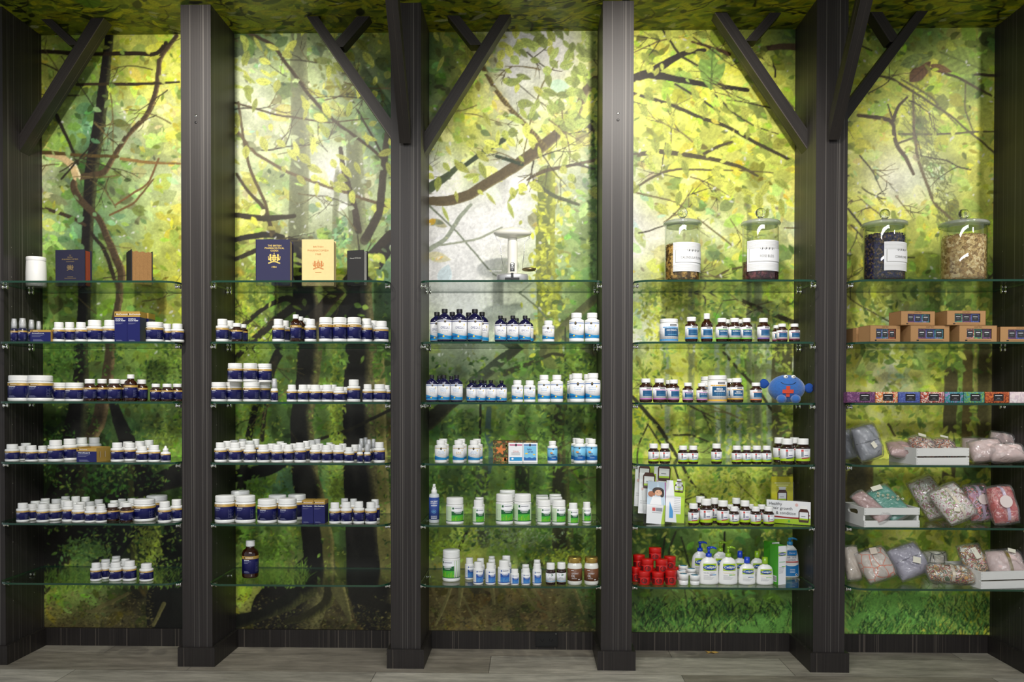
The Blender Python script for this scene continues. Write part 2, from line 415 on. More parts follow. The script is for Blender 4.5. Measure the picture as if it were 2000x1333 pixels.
def base_map():
    g = np.array([[PAL[ch] for ch in r] for r in ROWS], float)
    xs = np.arange(CW)+X0; ys = np.arange(CH_)+Y0
    out = np.zeros((CH_, CW, 3))
    for c in range(3):
        t = np.array([np.interp(xs, XS, g[j, :, c]) for j in range(len(YS))])
        idx = np.interp(ys, YS, np.arange(len(YS))); lo = np.floor(idx).astype(int); hi = np.minimum(lo+1, len(YS)-1); f = (idx-lo)[:, None]
        f = f*f*(3-2*f)
        out[:, :, c] = t[lo]*(1-f)+t[hi]*f
    return out
def vnoise(h, w, cell, r=rng):
    gh, gw = int(h/cell)+3, int(w/cell)+3; g = r.random((gh, gw))
    y = np.arange(h)/cell; x = np.arange(w)/cell; yi = y.astype(int); xi = x.astype(int); fy = (y-yi)[:, None]; fx = (x-xi)[None]
    fy = fy*fy*(3-2*fy); fx = fx*fx*(3-2*fx)
    a = g[yi][:, xi]; b = g[yi][:, xi+1]; c = g[yi+1][:, xi]; d = g[yi+1][:, xi+1]
    return (a*(1-fx)+b*fx)*(1-fy)+(c*(1-fx)+d*fx)*fy
def stamp(img, x, y, a, b, th, col, al=1., vein=False):
    h, w, _ = img.shape; R = int(a+2)
    x0, x1, y0, y1 = max(0, int(x)-R), min(w, int(x)+R+1), max(0, int(y)-R), min(h, int(y)+R+1)
    if x1 <= x0 or y1 <= y0: return
    yy, xx = np.mgrid[y0:y1, x0:x1]; dx = xx-x; dy = yy-y; ct, st = math.cos(th), math.sin(th)
    u = (dx*ct+dy*st)/a; v = (-dx*st+dy*ct)/b
    d = (1-u*u)-np.abs(v)*(1+.25*u)
    k = np.clip(d*min(a, b)*.9, 0, 1)*al
    if vein:
        cc = np.array(col)*(1+.07*np.sin((u*9+np.abs(v)*4)*2.2))[:, :, None]; cc = np.where((np.abs(v) < .07)[:, :, None], np.array(col)*.8, cc)
    else: cc = np.array(col)
    img[y0:y1, x0:x1] = img[y0:y1, x0:x1]*(1-k[:, :, None])+cc*k[:, :, None]
def stroke(img, pts, col, lit=None, al=1., rough=.25, ox=X0, oy=Y0):
    '''tapered branch or trunk through (x, y, half width)'''
    P = []
    for (xa, ya, wa), (xb, yb, wb) in zip(pts[:-1], pts[1:]):
        n = max(2, int(math.hypot(xb-xa, yb-ya)/6))
        for i in range(n): t = i/n; P.append((xa+(xb-xa)*t, ya+(yb-ya)*t, wa+(wb-wa)*t))
    P.append(pts[-1]); P = np.array(P, float)
    # smooth the corners and add wobble
    for _ in range(3):
        if len(P) > 4: P[1:-1] = (P[:-2]+P[1:-1]*2+P[2:])/4
    wob = np.cumsum(rng.normal(0, .35, (len(P), 2)), 0); wob -= np.linspace(0, 1, len(P))[:, None]*wob[-1]; P[:, :2] += wob*np.minimum(1, P[:, 2:3]/4+.4)
    col = np.array(col, float); lit = None if lit is None else np.array(lit, float)
    for (xa, ya, wa), (xb, yb, wb) in zip(P[:-1], P[1:]):
        W = max(wa, wb)+2; x0 = int(min(xa, xb)-W-ox); x1 = int(max(xa, xb)+W-ox)+2; y0 = int(min(ya, yb)-W-oy); y1 = int(max(ya, yb)+W-oy)+2
        x0, y0 = max(x0, 0), max(y0, 0); x1, y1 = min(x1, img.shape[1]), min(y1, img.shape[0])
        if x1 <= x0 or y1 <= y0: continue
        yy, xx = np.mgrid[y0:y1, x0:x1]; px = xx+ox-xa; py = yy+oy-ya; dx, dy = xb-xa, yb-ya; L2 = dx*dx+dy*dy+1e-6
        t = np.clip((px*dx+py*dy)/L2, 0, 1); ex = px-t*dx; ey = py-t*dy; dist = np.sqrt(ex*ex+ey*ey); ww = wa+(wb-wa)*t
        k = np.clip(ww-dist+.5, 0, 1)*al
        c = col
        if lit is not None:
            side = (ex*abs(dy)+ey*abs(dx)*.4)/(math.sqrt(L2)*np.maximum(ww, 1))
            s = np.clip((side-.25)*2.2, 0, 1)*(.55+.45*NB[y0:y1, x0:x1]); c = col*(1-s[:, :, None])+lit*s[:, :, None]
        img[y0:y1, x0:x1] = img[y0:y1, x0:x1]*(1-k[:, :, None])+c*k[:, :, None]
NB = vnoise(CH_, CW, 2.2)*.6+vnoise(CH_, CW, 5)*.4
def leaf_cols(base, n):
    '''leaf colour near a base colour'''
    r = rng.random(n); f = np.where(r < .2, rng.uniform(.58, .8, n), np.where(r < .8, rng.uniform(.88, 1.08, n), rng.uniform(1.1, 1.34, n)))
    c = base*f[:, None]; c[:, 0] *= rng.uniform(.84, 1.13, n); c[:, 2] *= rng.uniform(.55, 1.12, n); c[:, 1] *= rng.uniform(.97, 1.05, n)
    return np.clip(c, 8, 250)
def foliage(img, n, a0, a1, mask=None, al=.95, el=(.35, .6), seed=None):
    h, w, _ = img.shape; ref = img.copy()
    xs = rng.uniform(0, w, n); ys = rng.uniform(0, h, n); b = ref[ys.astype(int), xs.astype(int)]; cs = leaf_cols(b, n)
    az = rng.uniform(a0, a1, n); ez = rng.uniform(*el, n); th = rng.normal(.5, .9, n)
    for i in range(n):
        if mask is not None and not mask(xs[i]+X0, ys[i]+Y0): continue
        if b[i][2] > 165 and (a1 < 20 or rng.random() < .8): continue
        stamp(img, xs[i], ys[i], az[i], az[i]*ez[i], th[i], cs[i], al)
def cl(img, x, y, r, n, a, col, spread=1., jitter=.16):
    for _ in range(n):
        q = rng.normal(0, .5, 2)*r; c = np.array(col)*(1+rng.normal(0, jitter)); c[2] *= rng.uniform(.7, 1.15)
        stamp(img, x+q[0]-X0, y+q[1]*spread-Y0, a*rng.uniform(.6, 1.3), a*rng.uniform(.3, .55), rng.uniform(0, PI), np.clip(c, 6, 250), .95)
img = base_map()
lum = vnoise(CH_, CW, 46)*.5+vnoise(CH_, CW, 22)*.5
img *= (.74+.52*lum)[:, :, None]
# pale sky showing through, soft
def glow(x, y, rx, ry, col, k):
    yy, xx = np.mgrid[0:CH_, 0:CW]; d = np.exp(-(((xx+X0-x)/rx)**2+((yy+Y0-y)/ry)**2))*k
    img[:] = img*(1-d[:, :, None])+np.array(col)*d[:, :, None]
for g_ in ((940, 440, 120, 70, (240, 240, 235), .9), (900, 560, 80, 90, (236, 236, 232), .85), (1010, 600, 70, 70, (225, 228, 222), .6), (1090, 110, 55, 60, (230, 226, 222), .8), (1130, 330, 40, 60, (235, 235, 225), .5),
           (640, 340, 40, 60, (240, 240, 225), .7), (500, 200, 40, 60, (225, 232, 210), .5), (1290, 460, 55, 45, (238, 236, 228), .75), (1270, 640, 40, 40, (225, 225, 215), .5), (1480, 240, 50, 50, (220, 224, 120), .4),
           (1720, 330, 60, 60, (230, 228, 130), .35), (330, 210, 30, 50, (232, 236, 190), .5), (1500, 400, 50, 40, (235, 235, 200), .5), (1050, 210, 60, 40, (232, 232, 215), .5), (640, 430, 60, 30, (230, 232, 200), .4)):
    glow(*g_)
foliage(img, 2200, 12, 26, al=.8, el=(.4, .75))
foliage(img, 7600, 5, 12)
PRE = img.copy()
dk, dk2, mos = (34, 32, 26), (48, 44, 30), (118, 116, 58)
# far trunks
for t_ in ([(585, 60, 16), (590, 300, 19), (582, 480, 20)], [(690, 260, 16), (700, 480, 18)], [(1350, 560, 6), (1352, 900, 7)], [(1480, 560, 8), (1484, 900, 8)], [(1462, 380, 5), (1465, 900, 6)], [(660, 330, 5), (655, 470, 7)]):
    stroke(img, t_, (118, 124, 84), (150, 156, 108), .38)
for x_ in (1300, 1420, 1440, 1400, 1500): stroke(img, [(x_, 640, 5), (x_+4, 900, 6)], (150, 160, 140), None, .4)
stroke(img, [(1068, 340, 17), (1066, 520, 19), (1072, 640, 20), (1080, 700, 22)], (122, 132, 62), (170, 176, 60), .8)
cl(img, 1068, 520, 34, 240, 8, (190, 196, 70), 5.4)
cl(img, 1162, 400, 10, 200, 8, (84, 120, 46), 22)
# leftmost bay
stroke(img, [(214, 60, 8), (206, 150, 10), (196, 230, 12), (180, 330, 13), (174, 430, 11), (168, 520, 12), (163, 640, 13), (158, 760, 16), (150, 860, 26), (140, 940, 34), (110, 1030, 44), (80, 1090, 55)], dk, (84, 88, 48))
stroke(img, [(345, 70, 4), (312, 110, 5), (304, 180, 5), (288, 225, 5), (250, 262, 5), (222, 305, 5), (204, 338, 6), (150, 345, 6), (140, 362, 7), (158, 392, 7), (196, 426, 6), (214, 470, 7), (238, 530, 8), (230, 590, 7), (216, 660, 8), (206, 760, 13), (190, 830, 14), (160, 890, 10)], (78, 64, 42), (150, 124, 78))
stroke(img, [(92, 303, 4), (118, 306, 6), (142, 322, 7), (150, 345, 8)], (216, 186, 128), (252, 240, 190))
stroke(img, [(80, 101, 4), (180, 106, 4), (308, 107, 4), (324, 84, 4)], (52, 42, 24))
stroke(img, [(110, 225, 4), (132, 270, 3), (152, 320, 3)], dk2); stroke(img, [(80, 298, 4), (150, 302, 3), (230, 306, 3)], (90, 72, 34))
stroke(img, [(150, 165, 3), (260, 162, 3), (350, 160, 2)], (60, 50, 28)); stroke(img, [(80, 405, 3), (140, 425, 4), (166, 440, 3)], (70, 58, 40)); stroke(img, [(120, 350, 2), (210, 250, 1), (120, 110, 1)], dk2)
stroke(img, [(178, 455, 3), (205, 490, 4), (222, 540, 4), (226, 560, 3)], dk2)
stroke(img, [(236, 310, 3), (280, 318, 3), (352, 320, 2)], (150, 118, 60)); stroke(img, [(226, 400, 2), (290, 360, 2), (310, 310, 2)], (130, 96, 54)); stroke(img, [(214, 420, 2), (262, 398, 2), (300, 350, 1.5)], (120, 92, 50))
stroke(img, [(222, 790, 9), (240, 840, 14), (262, 900, 20), (280, 940, 24)], dk)
stroke(img, [(60, 1120, 50), (130, 1050, 34), (210, 990, 22), (290, 950, 16), (360, 925, 24)], dk, (78, 80, 36))
stroke(img, [(352, 1020, 30), (350, 1100, 40), (330, 1180, 46), (350, 1260, 60)], (28, 28, 22)); stroke(img, [(250, 990, 16), (300, 1060, 22), (352, 1120, 40)], (26, 28, 22))
stroke(img, [(256, 900, 5), (258, 1000, 6), (262, 1100, 6)], (70, 72, 34))
stroke(img, [(200, 1060, 46), (240, 1010, 40)], (24, 26, 20), None, .8)
cl(img, 170, 1075, 46, 260, 6, (96, 132, 62), .5); cl(img, 130, 1140, 60, 260, 5, (120, 144, 50), .3); cl(img, 290, 1060, 30, 220, 6, (140, 156, 56), 1.4); cl(img, 200, 940, 60, 150, 6, (70, 116, 44), .8); cl(img, 320, 850, 30, 200, 6, (120, 140, 56), 1.5)
cl(img, 110, 880, 40, 200, 5, (52, 84, 32), 1.2); cl(img, 110, 700, 40, 300, 6, (86, 124, 48), 1.2); cl(img, 320, 720, 40, 300, 6, (120, 150, 52), 1.2)
# second bay
stroke(img, [(572, 480, 14), (590, 560, 22), (605, 640, 26), (598, 740, 22), (585, 830, 22), (592, 930, 26), (612, 1020, 28), (622, 1100, 30), (600, 1150, 48), (560, 1200, 70)], dk, (128, 122, 66))
stroke(img, [(700, 560, 24), (706, 680, 30), (700, 800, 30), (708, 950, 34), (716, 1060, 38), (722, 1130, 44), (740, 1190, 50)], dk, (140, 132, 74))
stroke(img, [(742, 700, 9), (746, 900, 10), (750, 1040, 14), (762, 1120, 18)], (132, 126, 62), (176, 164, 92), .9)
stroke(img, [(630, 1000, 9), (640, 1060, 12), (640, 1110, 9), (652, 1140, 12)], (110, 108, 52), (168, 158, 84), .85)
stroke(img, [(596, 640, 14), (640, 590, 12), (690, 540, 11), (765, 462, 13)], (58, 50, 36), (110, 86, 52)); stroke(img, [(640, 640, 9), (700, 570, 12), (765, 480, 8)], (46, 42, 34))
stroke(img, [(455, 470, 5), (530, 458, 6), (600, 480, 7), (640, 540, 6)], dk2); stroke(img, [(455, 508, 4), (520, 480, 5), (560, 470, 5)], (56, 50, 30)); stroke(img, [(470, 640, 5), (520, 600, 4), (560, 580, 6), (596, 600, 8)], dk2)
stroke(img, [(460, 700, 5), (500, 660, 7), (545, 620, 8), (590, 590, 9)], dk2)
stroke(img, [(545, 690, 10), (520, 740, 7), (500, 790, 6), (485, 860, 7), (470, 960, 9)], (34, 34, 24)); stroke(img, [(540, 700, 4), (518, 800, 4), (512, 860, 4)], dk2)
stroke(img, [(458, 930, 12), (520, 918, 12), (580, 890, 10), (620, 880, 6)], (28, 28, 22)); stroke(img, [(620, 860, 3), (680, 840, 3), (765, 800, 3)], dk2)
stroke(img, [(485, 64, 3), (535, 88, 3.5), (572, 140, 3.5), (606, 190, 3.5), (660, 245, 3), (720, 285, 3), (765, 328, 3)], (70, 58, 34), (140, 118, 62))
stroke(img, [(455, 200, 2), (540, 225, 2), (640, 240, 1.5), (720, 232, 1)], (84, 70, 40)); stroke(img, [(458, 250, 3), (500, 300, 3), (560, 335, 3), (640, 365, 3), (762, 405, 3)], (110, 92, 56))
stroke(img, [(466, 200, 2.5), (480, 290, 2.5), (492, 340, 3), (520, 400, 3), (530, 460, 3)], (100, 84, 48)); stroke(img, [(462, 340, 3), (490, 380, 3), (512, 400, 4), (534, 455, 4)], (84, 72, 44))
stroke(img, [(665, 290, 4), (672, 340, 5), (690, 400, 6), (700, 450, 7)], (70, 60, 42)); stroke(img, [(690, 200, 2), (730, 270, 2), (762, 330, 2)], (60, 52, 32)); stroke(img, [(460, 420, 5), (520, 428, 6), (575, 422, 4)], (64, 58, 34)); stroke(img, [(760, 240, 6), (740, 420, 8), (712, 470, 9)], (66, 58, 40), None, .7)
cl(img, 560, 520, 26, 50, 9, (150, 180, 70), 1.6); cl(img, 730, 520, 16, 22, 14, (186, 204, 90), 1.5); cl(img, 500, 560, 40, 150, 6, (176, 190, 70), 1.2); cl(img, 490, 740, 40, 400, 5, (128, 152, 44), 3.2); cl(img, 655, 800, 16, 260, 6, (140, 158, 52), 6)
cl(img, 500, 980, 44, 300, 6, (104, 146, 52), 1.0); cl(img, 520, 1080, 50, 340, 6, (110, 148, 50), .8); cl(img, 490, 1130, 40, 160, 5, (124, 160, 46), .35); cl(img, 665, 700, 12, 18, 14, (110, 146, 60), 1.2); cl(img, 655, 960, 12, 120, 6, (124, 148, 50), 3.4)
cl(img, 662, 470, 20, 60, 7, (128, 172, 108), 2.2); cl(img, 740, 700, 16, 50, 7, (96, 132, 50), 3)
# middle bay
stroke(img, [(834, 394, 8), (880, 392, 10), (920, 380, 10), (965, 350, 10), (1010, 325, 11), (1048, 295, 12), (1090, 262, 10), (1118, 236, 10), (1136, 200, 8), (1145, 175, 8), (1168, 150, 7)], (98, 84, 50), (190, 182, 108))
stroke(img, [(1062, 286, 6), (1034, 250, 5), (1000, 215, 5), (965, 170, 4), (944, 132, 5)], (100, 84, 46), (160, 148, 70))
stroke(img, [(1140, 235, 4), (1156, 252, 5), (1168, 256, 7)], (66, 60, 40)); stroke(img, [(1030, 352, 2), (1060, 334, 4), (1110, 325, 3), (1166, 312, 3)], (96, 84, 50))
stroke(img, [(904, 326, 4), (940, 300, 5), (985, 272, 5)], (60, 74, 44)); stroke(img, [(836, 370, 10), (880, 340, 6), (900, 320, 4)], (70, 84, 50), None, .8); stroke(img, [(970, 305, 3), (1000, 315, 4), (1020, 322, 3)], (50, 66, 40))
stroke(img, [(1050, 360, 4), (1080, 385, 4), (1130, 400, 3)], (90, 96, 60)); stroke(img, [(1090, 120, 1.2), (1060, 160, 1.5), (1036, 230, 1.5), (1018, 320, 1.2)], (120, 112, 60)); stroke(img, [(834, 398, 2), (900, 460, 1.5), (960, 530, 1.5), (1050, 600, 1.5), (1090, 650, 1.5)], (112, 122, 92))
stroke(img, [(834, 490, 5), (870, 470, 4), (900, 420, 4), (920, 400, 3)], (156, 164, 140)); stroke(img, [(860, 480, 2), (930, 470, 2), (980, 445, 2)], (160, 166, 140))
stroke(img, [(1160, 585, 8), (1100, 640, 9), (1060, 690, 8)], (96, 100, 56), (140, 142, 72)); stroke(img, [(1160, 690, 5), (1100, 660, 4)], (90, 96, 60))
stroke(img, [(836, 826, 16), (880, 790, 13), (930, 745, 12), (985, 700, 10), (1040, 660, 7)], (46, 46, 30), (92, 98, 46)); stroke(img, [(905, 760, 8), (960, 715, 7), (992, 690, 6)], (44, 50, 32)); stroke(img, [(985, 730, 6), (1040, 708, 4), (1080, 690, 3), (1165, 714, 3)], (66, 66, 36))
stroke(img, [(938, 782, 2.2), (936, 870, 2.2), (934, 950, 2.6), (922, 1010, 3), (906, 1050, 3), (894, 1078, 3)], (34, 32, 22))
stroke(img, [(955, 800, 5), (950, 850, 6), (960, 880, 6), (950, 940, 6), (930, 980, 5)], (64, 88, 78), None, .8); stroke(img, [(856, 930, 3), (866, 960, 3), (872, 980, 3)], (120, 130, 48)); stroke(img, [(1104, 640, 1.5), (1106, 800, 1.5)], (60, 66, 40))
stroke(img, [(1096, 780, 10), (1088, 860, 12), (1096, 960, 17), (1100, 1070, 22)], (58, 60, 34), (96, 104, 42)); stroke(img, [(940, 900, 12), (945, 1060, 12)], (62, 70, 48), None, .5); stroke(img, [(1020, 900, 14), (1020, 1000, 14)], (60, 68, 42), None, .5)
glow(905, 710, 90, 60, (104, 118, 92), .7)
cl(img, 1130, 740, 34, 300, 8, (128, 158, 56), 1.6); cl(img, 1070, 880, 34, 160, 8, (116, 150, 56), 1.4); cl(img, 990, 1000, 100, 500, 6, (104, 134, 52), .5); cl(img, 1000, 1050, 100, 400, 4, (128, 146, 100), .25)
cl(img, 870, 1070, 40, 200, 5, (140, 164, 48), .5); cl(img, 1100, 1090, 60, 300, 5, (150, 166, 50), .3); cl(img, 1150, 1040, 20, 100, 6, (96, 120, 50), 1.4); cl(img, 850, 960, 14, 130, 6, (90, 132, 52), 3)
cl(img, 840, 435, 5, 2, 12, (222, 178, 60))
# fourth bay
stroke(img, [(1236, 153, 8), (1275, 142, 9), (1305, 122, 7), (1340, 103, 5), (1376, 98, 4)], (50, 44, 30)); stroke(img, [(1272, 146, 8), (1320, 156, 6), (1374, 165, 5), (1460, 176, 4)], (46, 42, 26))
stroke(img, [(1236, 182, 3), (1300, 200, 3.5), (1360, 224, 3.5), (1420, 248, 3.5), (1480, 282, 3.5), (1554, 318, 3)], (66, 60, 34)); stroke(img, [(1292, 55, 2), (1328, 108, 2.5), (1362, 128, 2)], (60, 56, 34))
stroke(img, [(1236, 304, 4), (1290, 297, 5), (1350, 304, 4.5), (1400, 312, 4), (1450, 326, 3.5), (1480, 344, 2)], (84, 76, 42), (130, 120, 60)); stroke(img, [(1375, 300, 3), (1405, 285, 3), (1430, 277, 2)], (84, 76, 42))
stroke(img, [(1236, 372, 2), (1290, 338, 2.5), (1330, 330, 2), (1430, 334, 1.5), (1510, 338, 1)], (96, 86, 48)); stroke(img, [(1236, 376, 2), (1320, 395, 1.5), (1380, 440, 1.5), (1430, 480, 1.5)], (120, 110, 60))
stroke(img, [(1318, 165, 2), (1370, 195, 2.5), (1405, 218, 2)], (60, 58, 36)); stroke(img, [(1394, 184, 2), (1430, 220, 2), (1470, 245, 1.5), (1520, 262, 1)], (72, 70, 40)); stroke(img, [(1352, 82, 2), (1400, 96, 3), (1424, 106, 4)], (84, 60, 34))
stroke(img, [(1496, 94, 5), (1530, 90, 6), (1554, 92, 7)], (84, 66, 40)); stroke(img, [(1490, 114, 2), (1515, 130, 2), (1514, 150, 2)], (60, 54, 30)); stroke(img, [(1300, 280, 1.2), (1290, 340, 1)], (90, 84, 50))
stroke(img, [(1450, 588, 4), (1490, 606, 5), (1530, 622, 5), (1556, 632, 5)], (66, 62, 34)); stroke(img, [(1400, 540, 2), (1425, 525, 2), (1450, 522, 2)], (90, 84, 40)); stroke(img, [(1340, 568, 2), (1380, 578, 2), (1376, 600, 1.5)], (70, 66, 40))
stroke(img, [(1412, 688, 2.5), (1450, 730, 3), (1480, 760, 3), (1545, 858, 2)], (56, 54, 30)); stroke(img, [(1236, 776, 3.5), (1262, 806, 4), (1290, 836, 4), (1312, 872, 4), (1330, 900, 3), (1350, 940, 2.5), (1384, 980, 2)], (52, 50, 30))
stroke(img, [(1264, 828, 1.5), (1286, 862, 2), (1312, 900, 2), (1330, 950, 2)], (56, 54, 32)); stroke(img, [(1266, 828, 1.5), (1246, 870, 1.5), (1244, 905, 1.5)], (60, 58, 32)); stroke(img, [(1300, 850, 1.5), (1350, 850, 2), (1384, 864, 1.5)], (56, 54, 30))
stroke(img, [(1528, 690, 20), (1526, 780, 20), (1528, 920, 22), (1530, 1000, 20)], (96, 94, 56), None, .75); cl(img, 1540, 780, 14, 120, 8, (156, 176, 70), 4)
stroke(img, [(1320, 1040, 2), (1308, 1080, 2), (1306, 1140, 2)], (44, 46, 28)); stroke(img, [(1416, 1040, 2), (1414, 1080, 2.5), (1400, 1150, 1.5)], (44, 46, 28)); stroke(img, [(1330, 1050, 1.5), (1348, 1110, 2)], (44, 46, 28)); stroke(img, [(1300, 1040, 1.5), (1290, 1120, 1.5)], (44, 46, 28))
cl(img, 1420, 960, 90, 400, 6, (168, 180, 60), .5); cl(img, 1300, 620, 40, 200, 7, (200, 206, 84), 1.4); cl(img, 1400, 1200, 100, 700, 7, (92, 128, 50), .35, .3); cl(img, 1270, 1200, 34, 120, 6, (44, 66, 34), 1); cl(img, 1490, 1225, 50, 260, 5, (96, 158, 58), .3)
stamp(img, 1390-X0, 135-Y0, 43, 26, 1.62, (138, 176, 70), 1, True)
# rightmost bay
stroke(img, [(1676, 226, 3), (1712, 230, 4), (1744, 236, 4), (1747, 260, 4), (1750, 282, 4), (1772, 312, 4), (1784, 340, 3)], (86, 70, 38)); stroke(img, [(1745, 236, 3.5), (1752, 210, 3), (1772, 190, 2)], (84, 70, 40)); stroke(img, [(1742, 230, 2), (1734, 204, 1.5)], (84, 70, 40))
stroke(img, [(1690, 145, 2), (1740, 152, 2.5), (1790, 185, 2.5), (1850, 225, 2), (1900, 262, 2), (1944, 300, 2)], (92, 84, 44)); stroke(img, [(1760, 155, 2), (1820, 190, 2.5), (1870, 245, 1.5)], (100, 96, 50), None, .7); stroke(img, [(1818, 134, 2), (1870, 150, 2.5), (1905, 170, 2.5), (1944, 190, 2)], (80, 70, 40))
stroke(img, [(1755, 262, 2), (1800, 262, 2), (1905, 258, 2), (1944, 257, 1.5)], (96, 90, 50)); stroke(img, [(1750, 282, 2), (1790, 268, 2)], (96, 88, 46)); stroke(img, [(1656, 408, 2), (1690, 450, 2.5)], (64, 60, 34)); stroke(img, [(1904, 145, 3), (1944, 148, 3)], (70, 60, 40)); stroke(img, [(1886, 160, 1.5), (1884, 215, 1.5), (1902, 260, 1.2)], (96, 92, 50))
for k in range(330):     # drooping needles
    t = rng.random(); x = 1784+t*72+rng.normal(0, 14); y = 190+t*255+rng.normal(0, 10); a = rng.normal(.9, .5)
    stroke(img, [(x, y, 1), (x+math.cos(a)*13, y+math.sin(a)*13, .7)], (112, 118, 62), None, .75)
stroke(img, [(1784, 175, 2), (1786, 260, 3), (1800, 330, 3), (1826, 400, 3), (1860, 430, 2)], (110, 96, 58), None, .8)
stamp(img, 1797-X0, 140-Y0, 30, 14, -.75, (122, 86, 50), 1, True); stamp(img, 1838-X0, 134-Y0, 24, 8, .3, (130, 90, 52), .9, True); stamp(img, 1880-X0, 120-Y0, 50, 26, .4, (146, 168, 70), .9, True); stamp(img, 1790-X0, 118-Y0, 34, 14, -.3, (138, 160, 76), .9, True)
for x_, y_, a_, t_ in ((1685, 570, 30, 1.5), (1830, 590, 28, 1.2), (1870, 580, 26, 1.9), (1890, 690, 36, .9), (1860, 700, 30, 2.2), (1910, 640, 30, .3), (1850, 640, 26, 2.8), (1820, 560, 24, .4), (1880, 600, 24, 2.4)):
    stamp(img, x_-X0, y_-Y0, a_, a_*.5, t_, (104, 128, 50), .9, True)
stroke(img, [(1857, 730, 13), (1856, 900, 13), (1850, 1000, 12)], (84, 78, 42), None, .8); stroke(img, [(1890, 690, 10), (1888, 900, 10)], (96, 84, 40), None, .7); stroke(img, [(1906, 680, 4), (1905, 900, 4)], (150, 146, 70), None, .8); stroke(img, [(1925, 690, 14), (1924, 900, 15)], (92, 86, 48), (130, 124, 66), .85)
stroke(img, [(1682, 900, 24), (1680, 960, 26), (1684, 1010, 26)], (66, 60, 34), (96, 84, 40), .9); stroke(img, [(1718, 920, 1.6), (1734, 950, 2), (1750, 990, 1.6)], (130, 124, 70)); stroke(img, [(1735, 830, 2.5), (1748, 852, 2)], (84, 76, 40))
cl(img, 1800, 870, 60, 90, 12, (196, 200, 74), .8); cl(img, 1830, 960, 60, 160, 12, (160, 166, 56), .3); cl(img, 1760, 1200, 70, 500, 6, (84, 124, 52), .5, .3); cl(img, 1760, 1235, 80, 300, 5, (120, 176, 66), .15); cl(img, 1900, 1200, 30, 160, 7, (150, 160, 50), .8)
# leaves hanging in front of the trunks, taken from the foliage behind
for _ in range(1200):
    x = rng.uniform(0, CW-1); y = rng.uniform(20, 700)
    if PRE[int(y), int(x)].mean() < 70 or PRE[int(y), int(x)][2] > 160: continue
    c = PRE[int(y), int(x)]*rng.uniform(.85, 1.15); stamp(img, x, y, rng.uniform(5, 12), rng.uniform(2.5, 6), rng.normal(.6, .8), np.clip(c, 0, 250), .95)
# a net of fine twigs
def twig(x, y, a, l, w_, dep):
    pts = [(x, y, w_)]
    for i in range(5):
        a += rng.normal(0, .16); x += math.cos(a)*l/5; y += math.sin(a)*l/5; pts.append((x, y, w_*(1-.14*i)))
    c = (58, 52, 32) if rng.random() < .6 else (112, 98, 54)
    stroke(img, pts, c, None, .85)
    if dep:
        for k in range(2):
            p_ = pts[rng.integers(1, 5)]; twig(p_[0], p_[1], a+rng.choice((-1, 1))*rng.uniform(.4, .9), l*.55, w_*.65, dep-1)
for x0_, x1_, y0_, y1_, n_ in ((80, 352, 70, 700, 17), (456, 764, 70, 560, 20), (836, 1166, 70, 420, 15), (1238, 1554, 70, 640, 20), (1656, 1944, 80, 640, 17), (1240, 1550, 680, 1130, 12), (456, 600, 560, 900, 9), (1060, 1166, 640, 900, 8)):
    for _ in range(n_): twig(rng.uniform(x0_, x1_), rng.uniform(y0_, y1_), rng.choice((0, PI))+rng.normal(.35, .5), rng.uniform(50, 130), rng.uniform(.9, 1.8), 2)
# pale flecks of sky through the canopy
for _ in range(900):
    x = rng.uniform(60, CW+X0); y = rng.uniform(50, 700); b_ = img[min(CH_-1, int(y-Y0)), min(CW-1, int(x-X0))]
    if b_.mean() > 105: stamp(img, x-X0, y-Y0, rng.uniform(2, 6), rng.uniform(1, 3), rng.uniform(0, 3), (236, 236, 232), .75)
# big leaves in the upper bays
for _ in range(340):
    x = rng.uniform(450, 1560); y = rng.uniform(45, 420)
    c = PAL['Y'] if rng.random() < .6 else PAL['y']; c = np.array(c)*rng.uniform(.8, 1.1)
    stamp(img, x-X0, y-Y0, rng.uniform(8, 20), rng.uniform(4, 9), rng.normal(1.0, .6), np.clip(c, 0, 250), .9, True)
for _ in range(70):
    x = rng.uniform(1000, 1170); y = rng.uniform(55, 260); stamp(img, x-X0, y-Y0, rng.uniform(9, 20), rng.uniform(5, 11), rng.normal(.9, .7), np.array((168, 186, 84))*rng.uniform(.7, 1.15), .9, True)
# forest litter: twigs and roots along the bottom
yy = np.arange(CH_)+Y0
def litter(x0, x1, y0, n, cols):
    for _ in range(n):
        x = rng.uniform(x0, x1); y = y0+(1262-y0)*rng.random()**.7; stamp(img, x-X0, y-Y0, rng.uniform(1.5, 5), rng.uniform(.7, 1.8), rng.normal(.1, .6), np.array(cols[rng.integers(len(cols))])*rng.uniform(.6, 1.2), .85)
LC = [(120, 108, 56), (90, 80, 40), (66, 58, 30), (140, 128, 70), (50, 44, 24)]
litter(80, 300, 1155, 1700, LC); litter(455, 765, 1160, 1900, LC+[(90, 96, 44)]); litter(834, 1166, 1150, 2300, LC+[(104, 110, 50)])
stroke(img, [(600, 1150, 20), (560, 1180, 16), (520, 1200, 10), (462, 1215, 14)], (30, 30, 22), (92, 92, 44)); stroke(img, [(650, 1140, 16), (640, 1180, 10), (600, 1205, 8), (560, 1215, 6)], (46, 44, 26), (112, 110, 50)); stroke(img, [(660, 1150, 14), (672, 1180, 9), (684, 1212, 3)], (84, 80, 44), (140, 132, 70)); stroke(img, [(700, 1160, 20), (730, 1180, 10), (765, 1190, 8)], (34, 32, 24), None, .8)
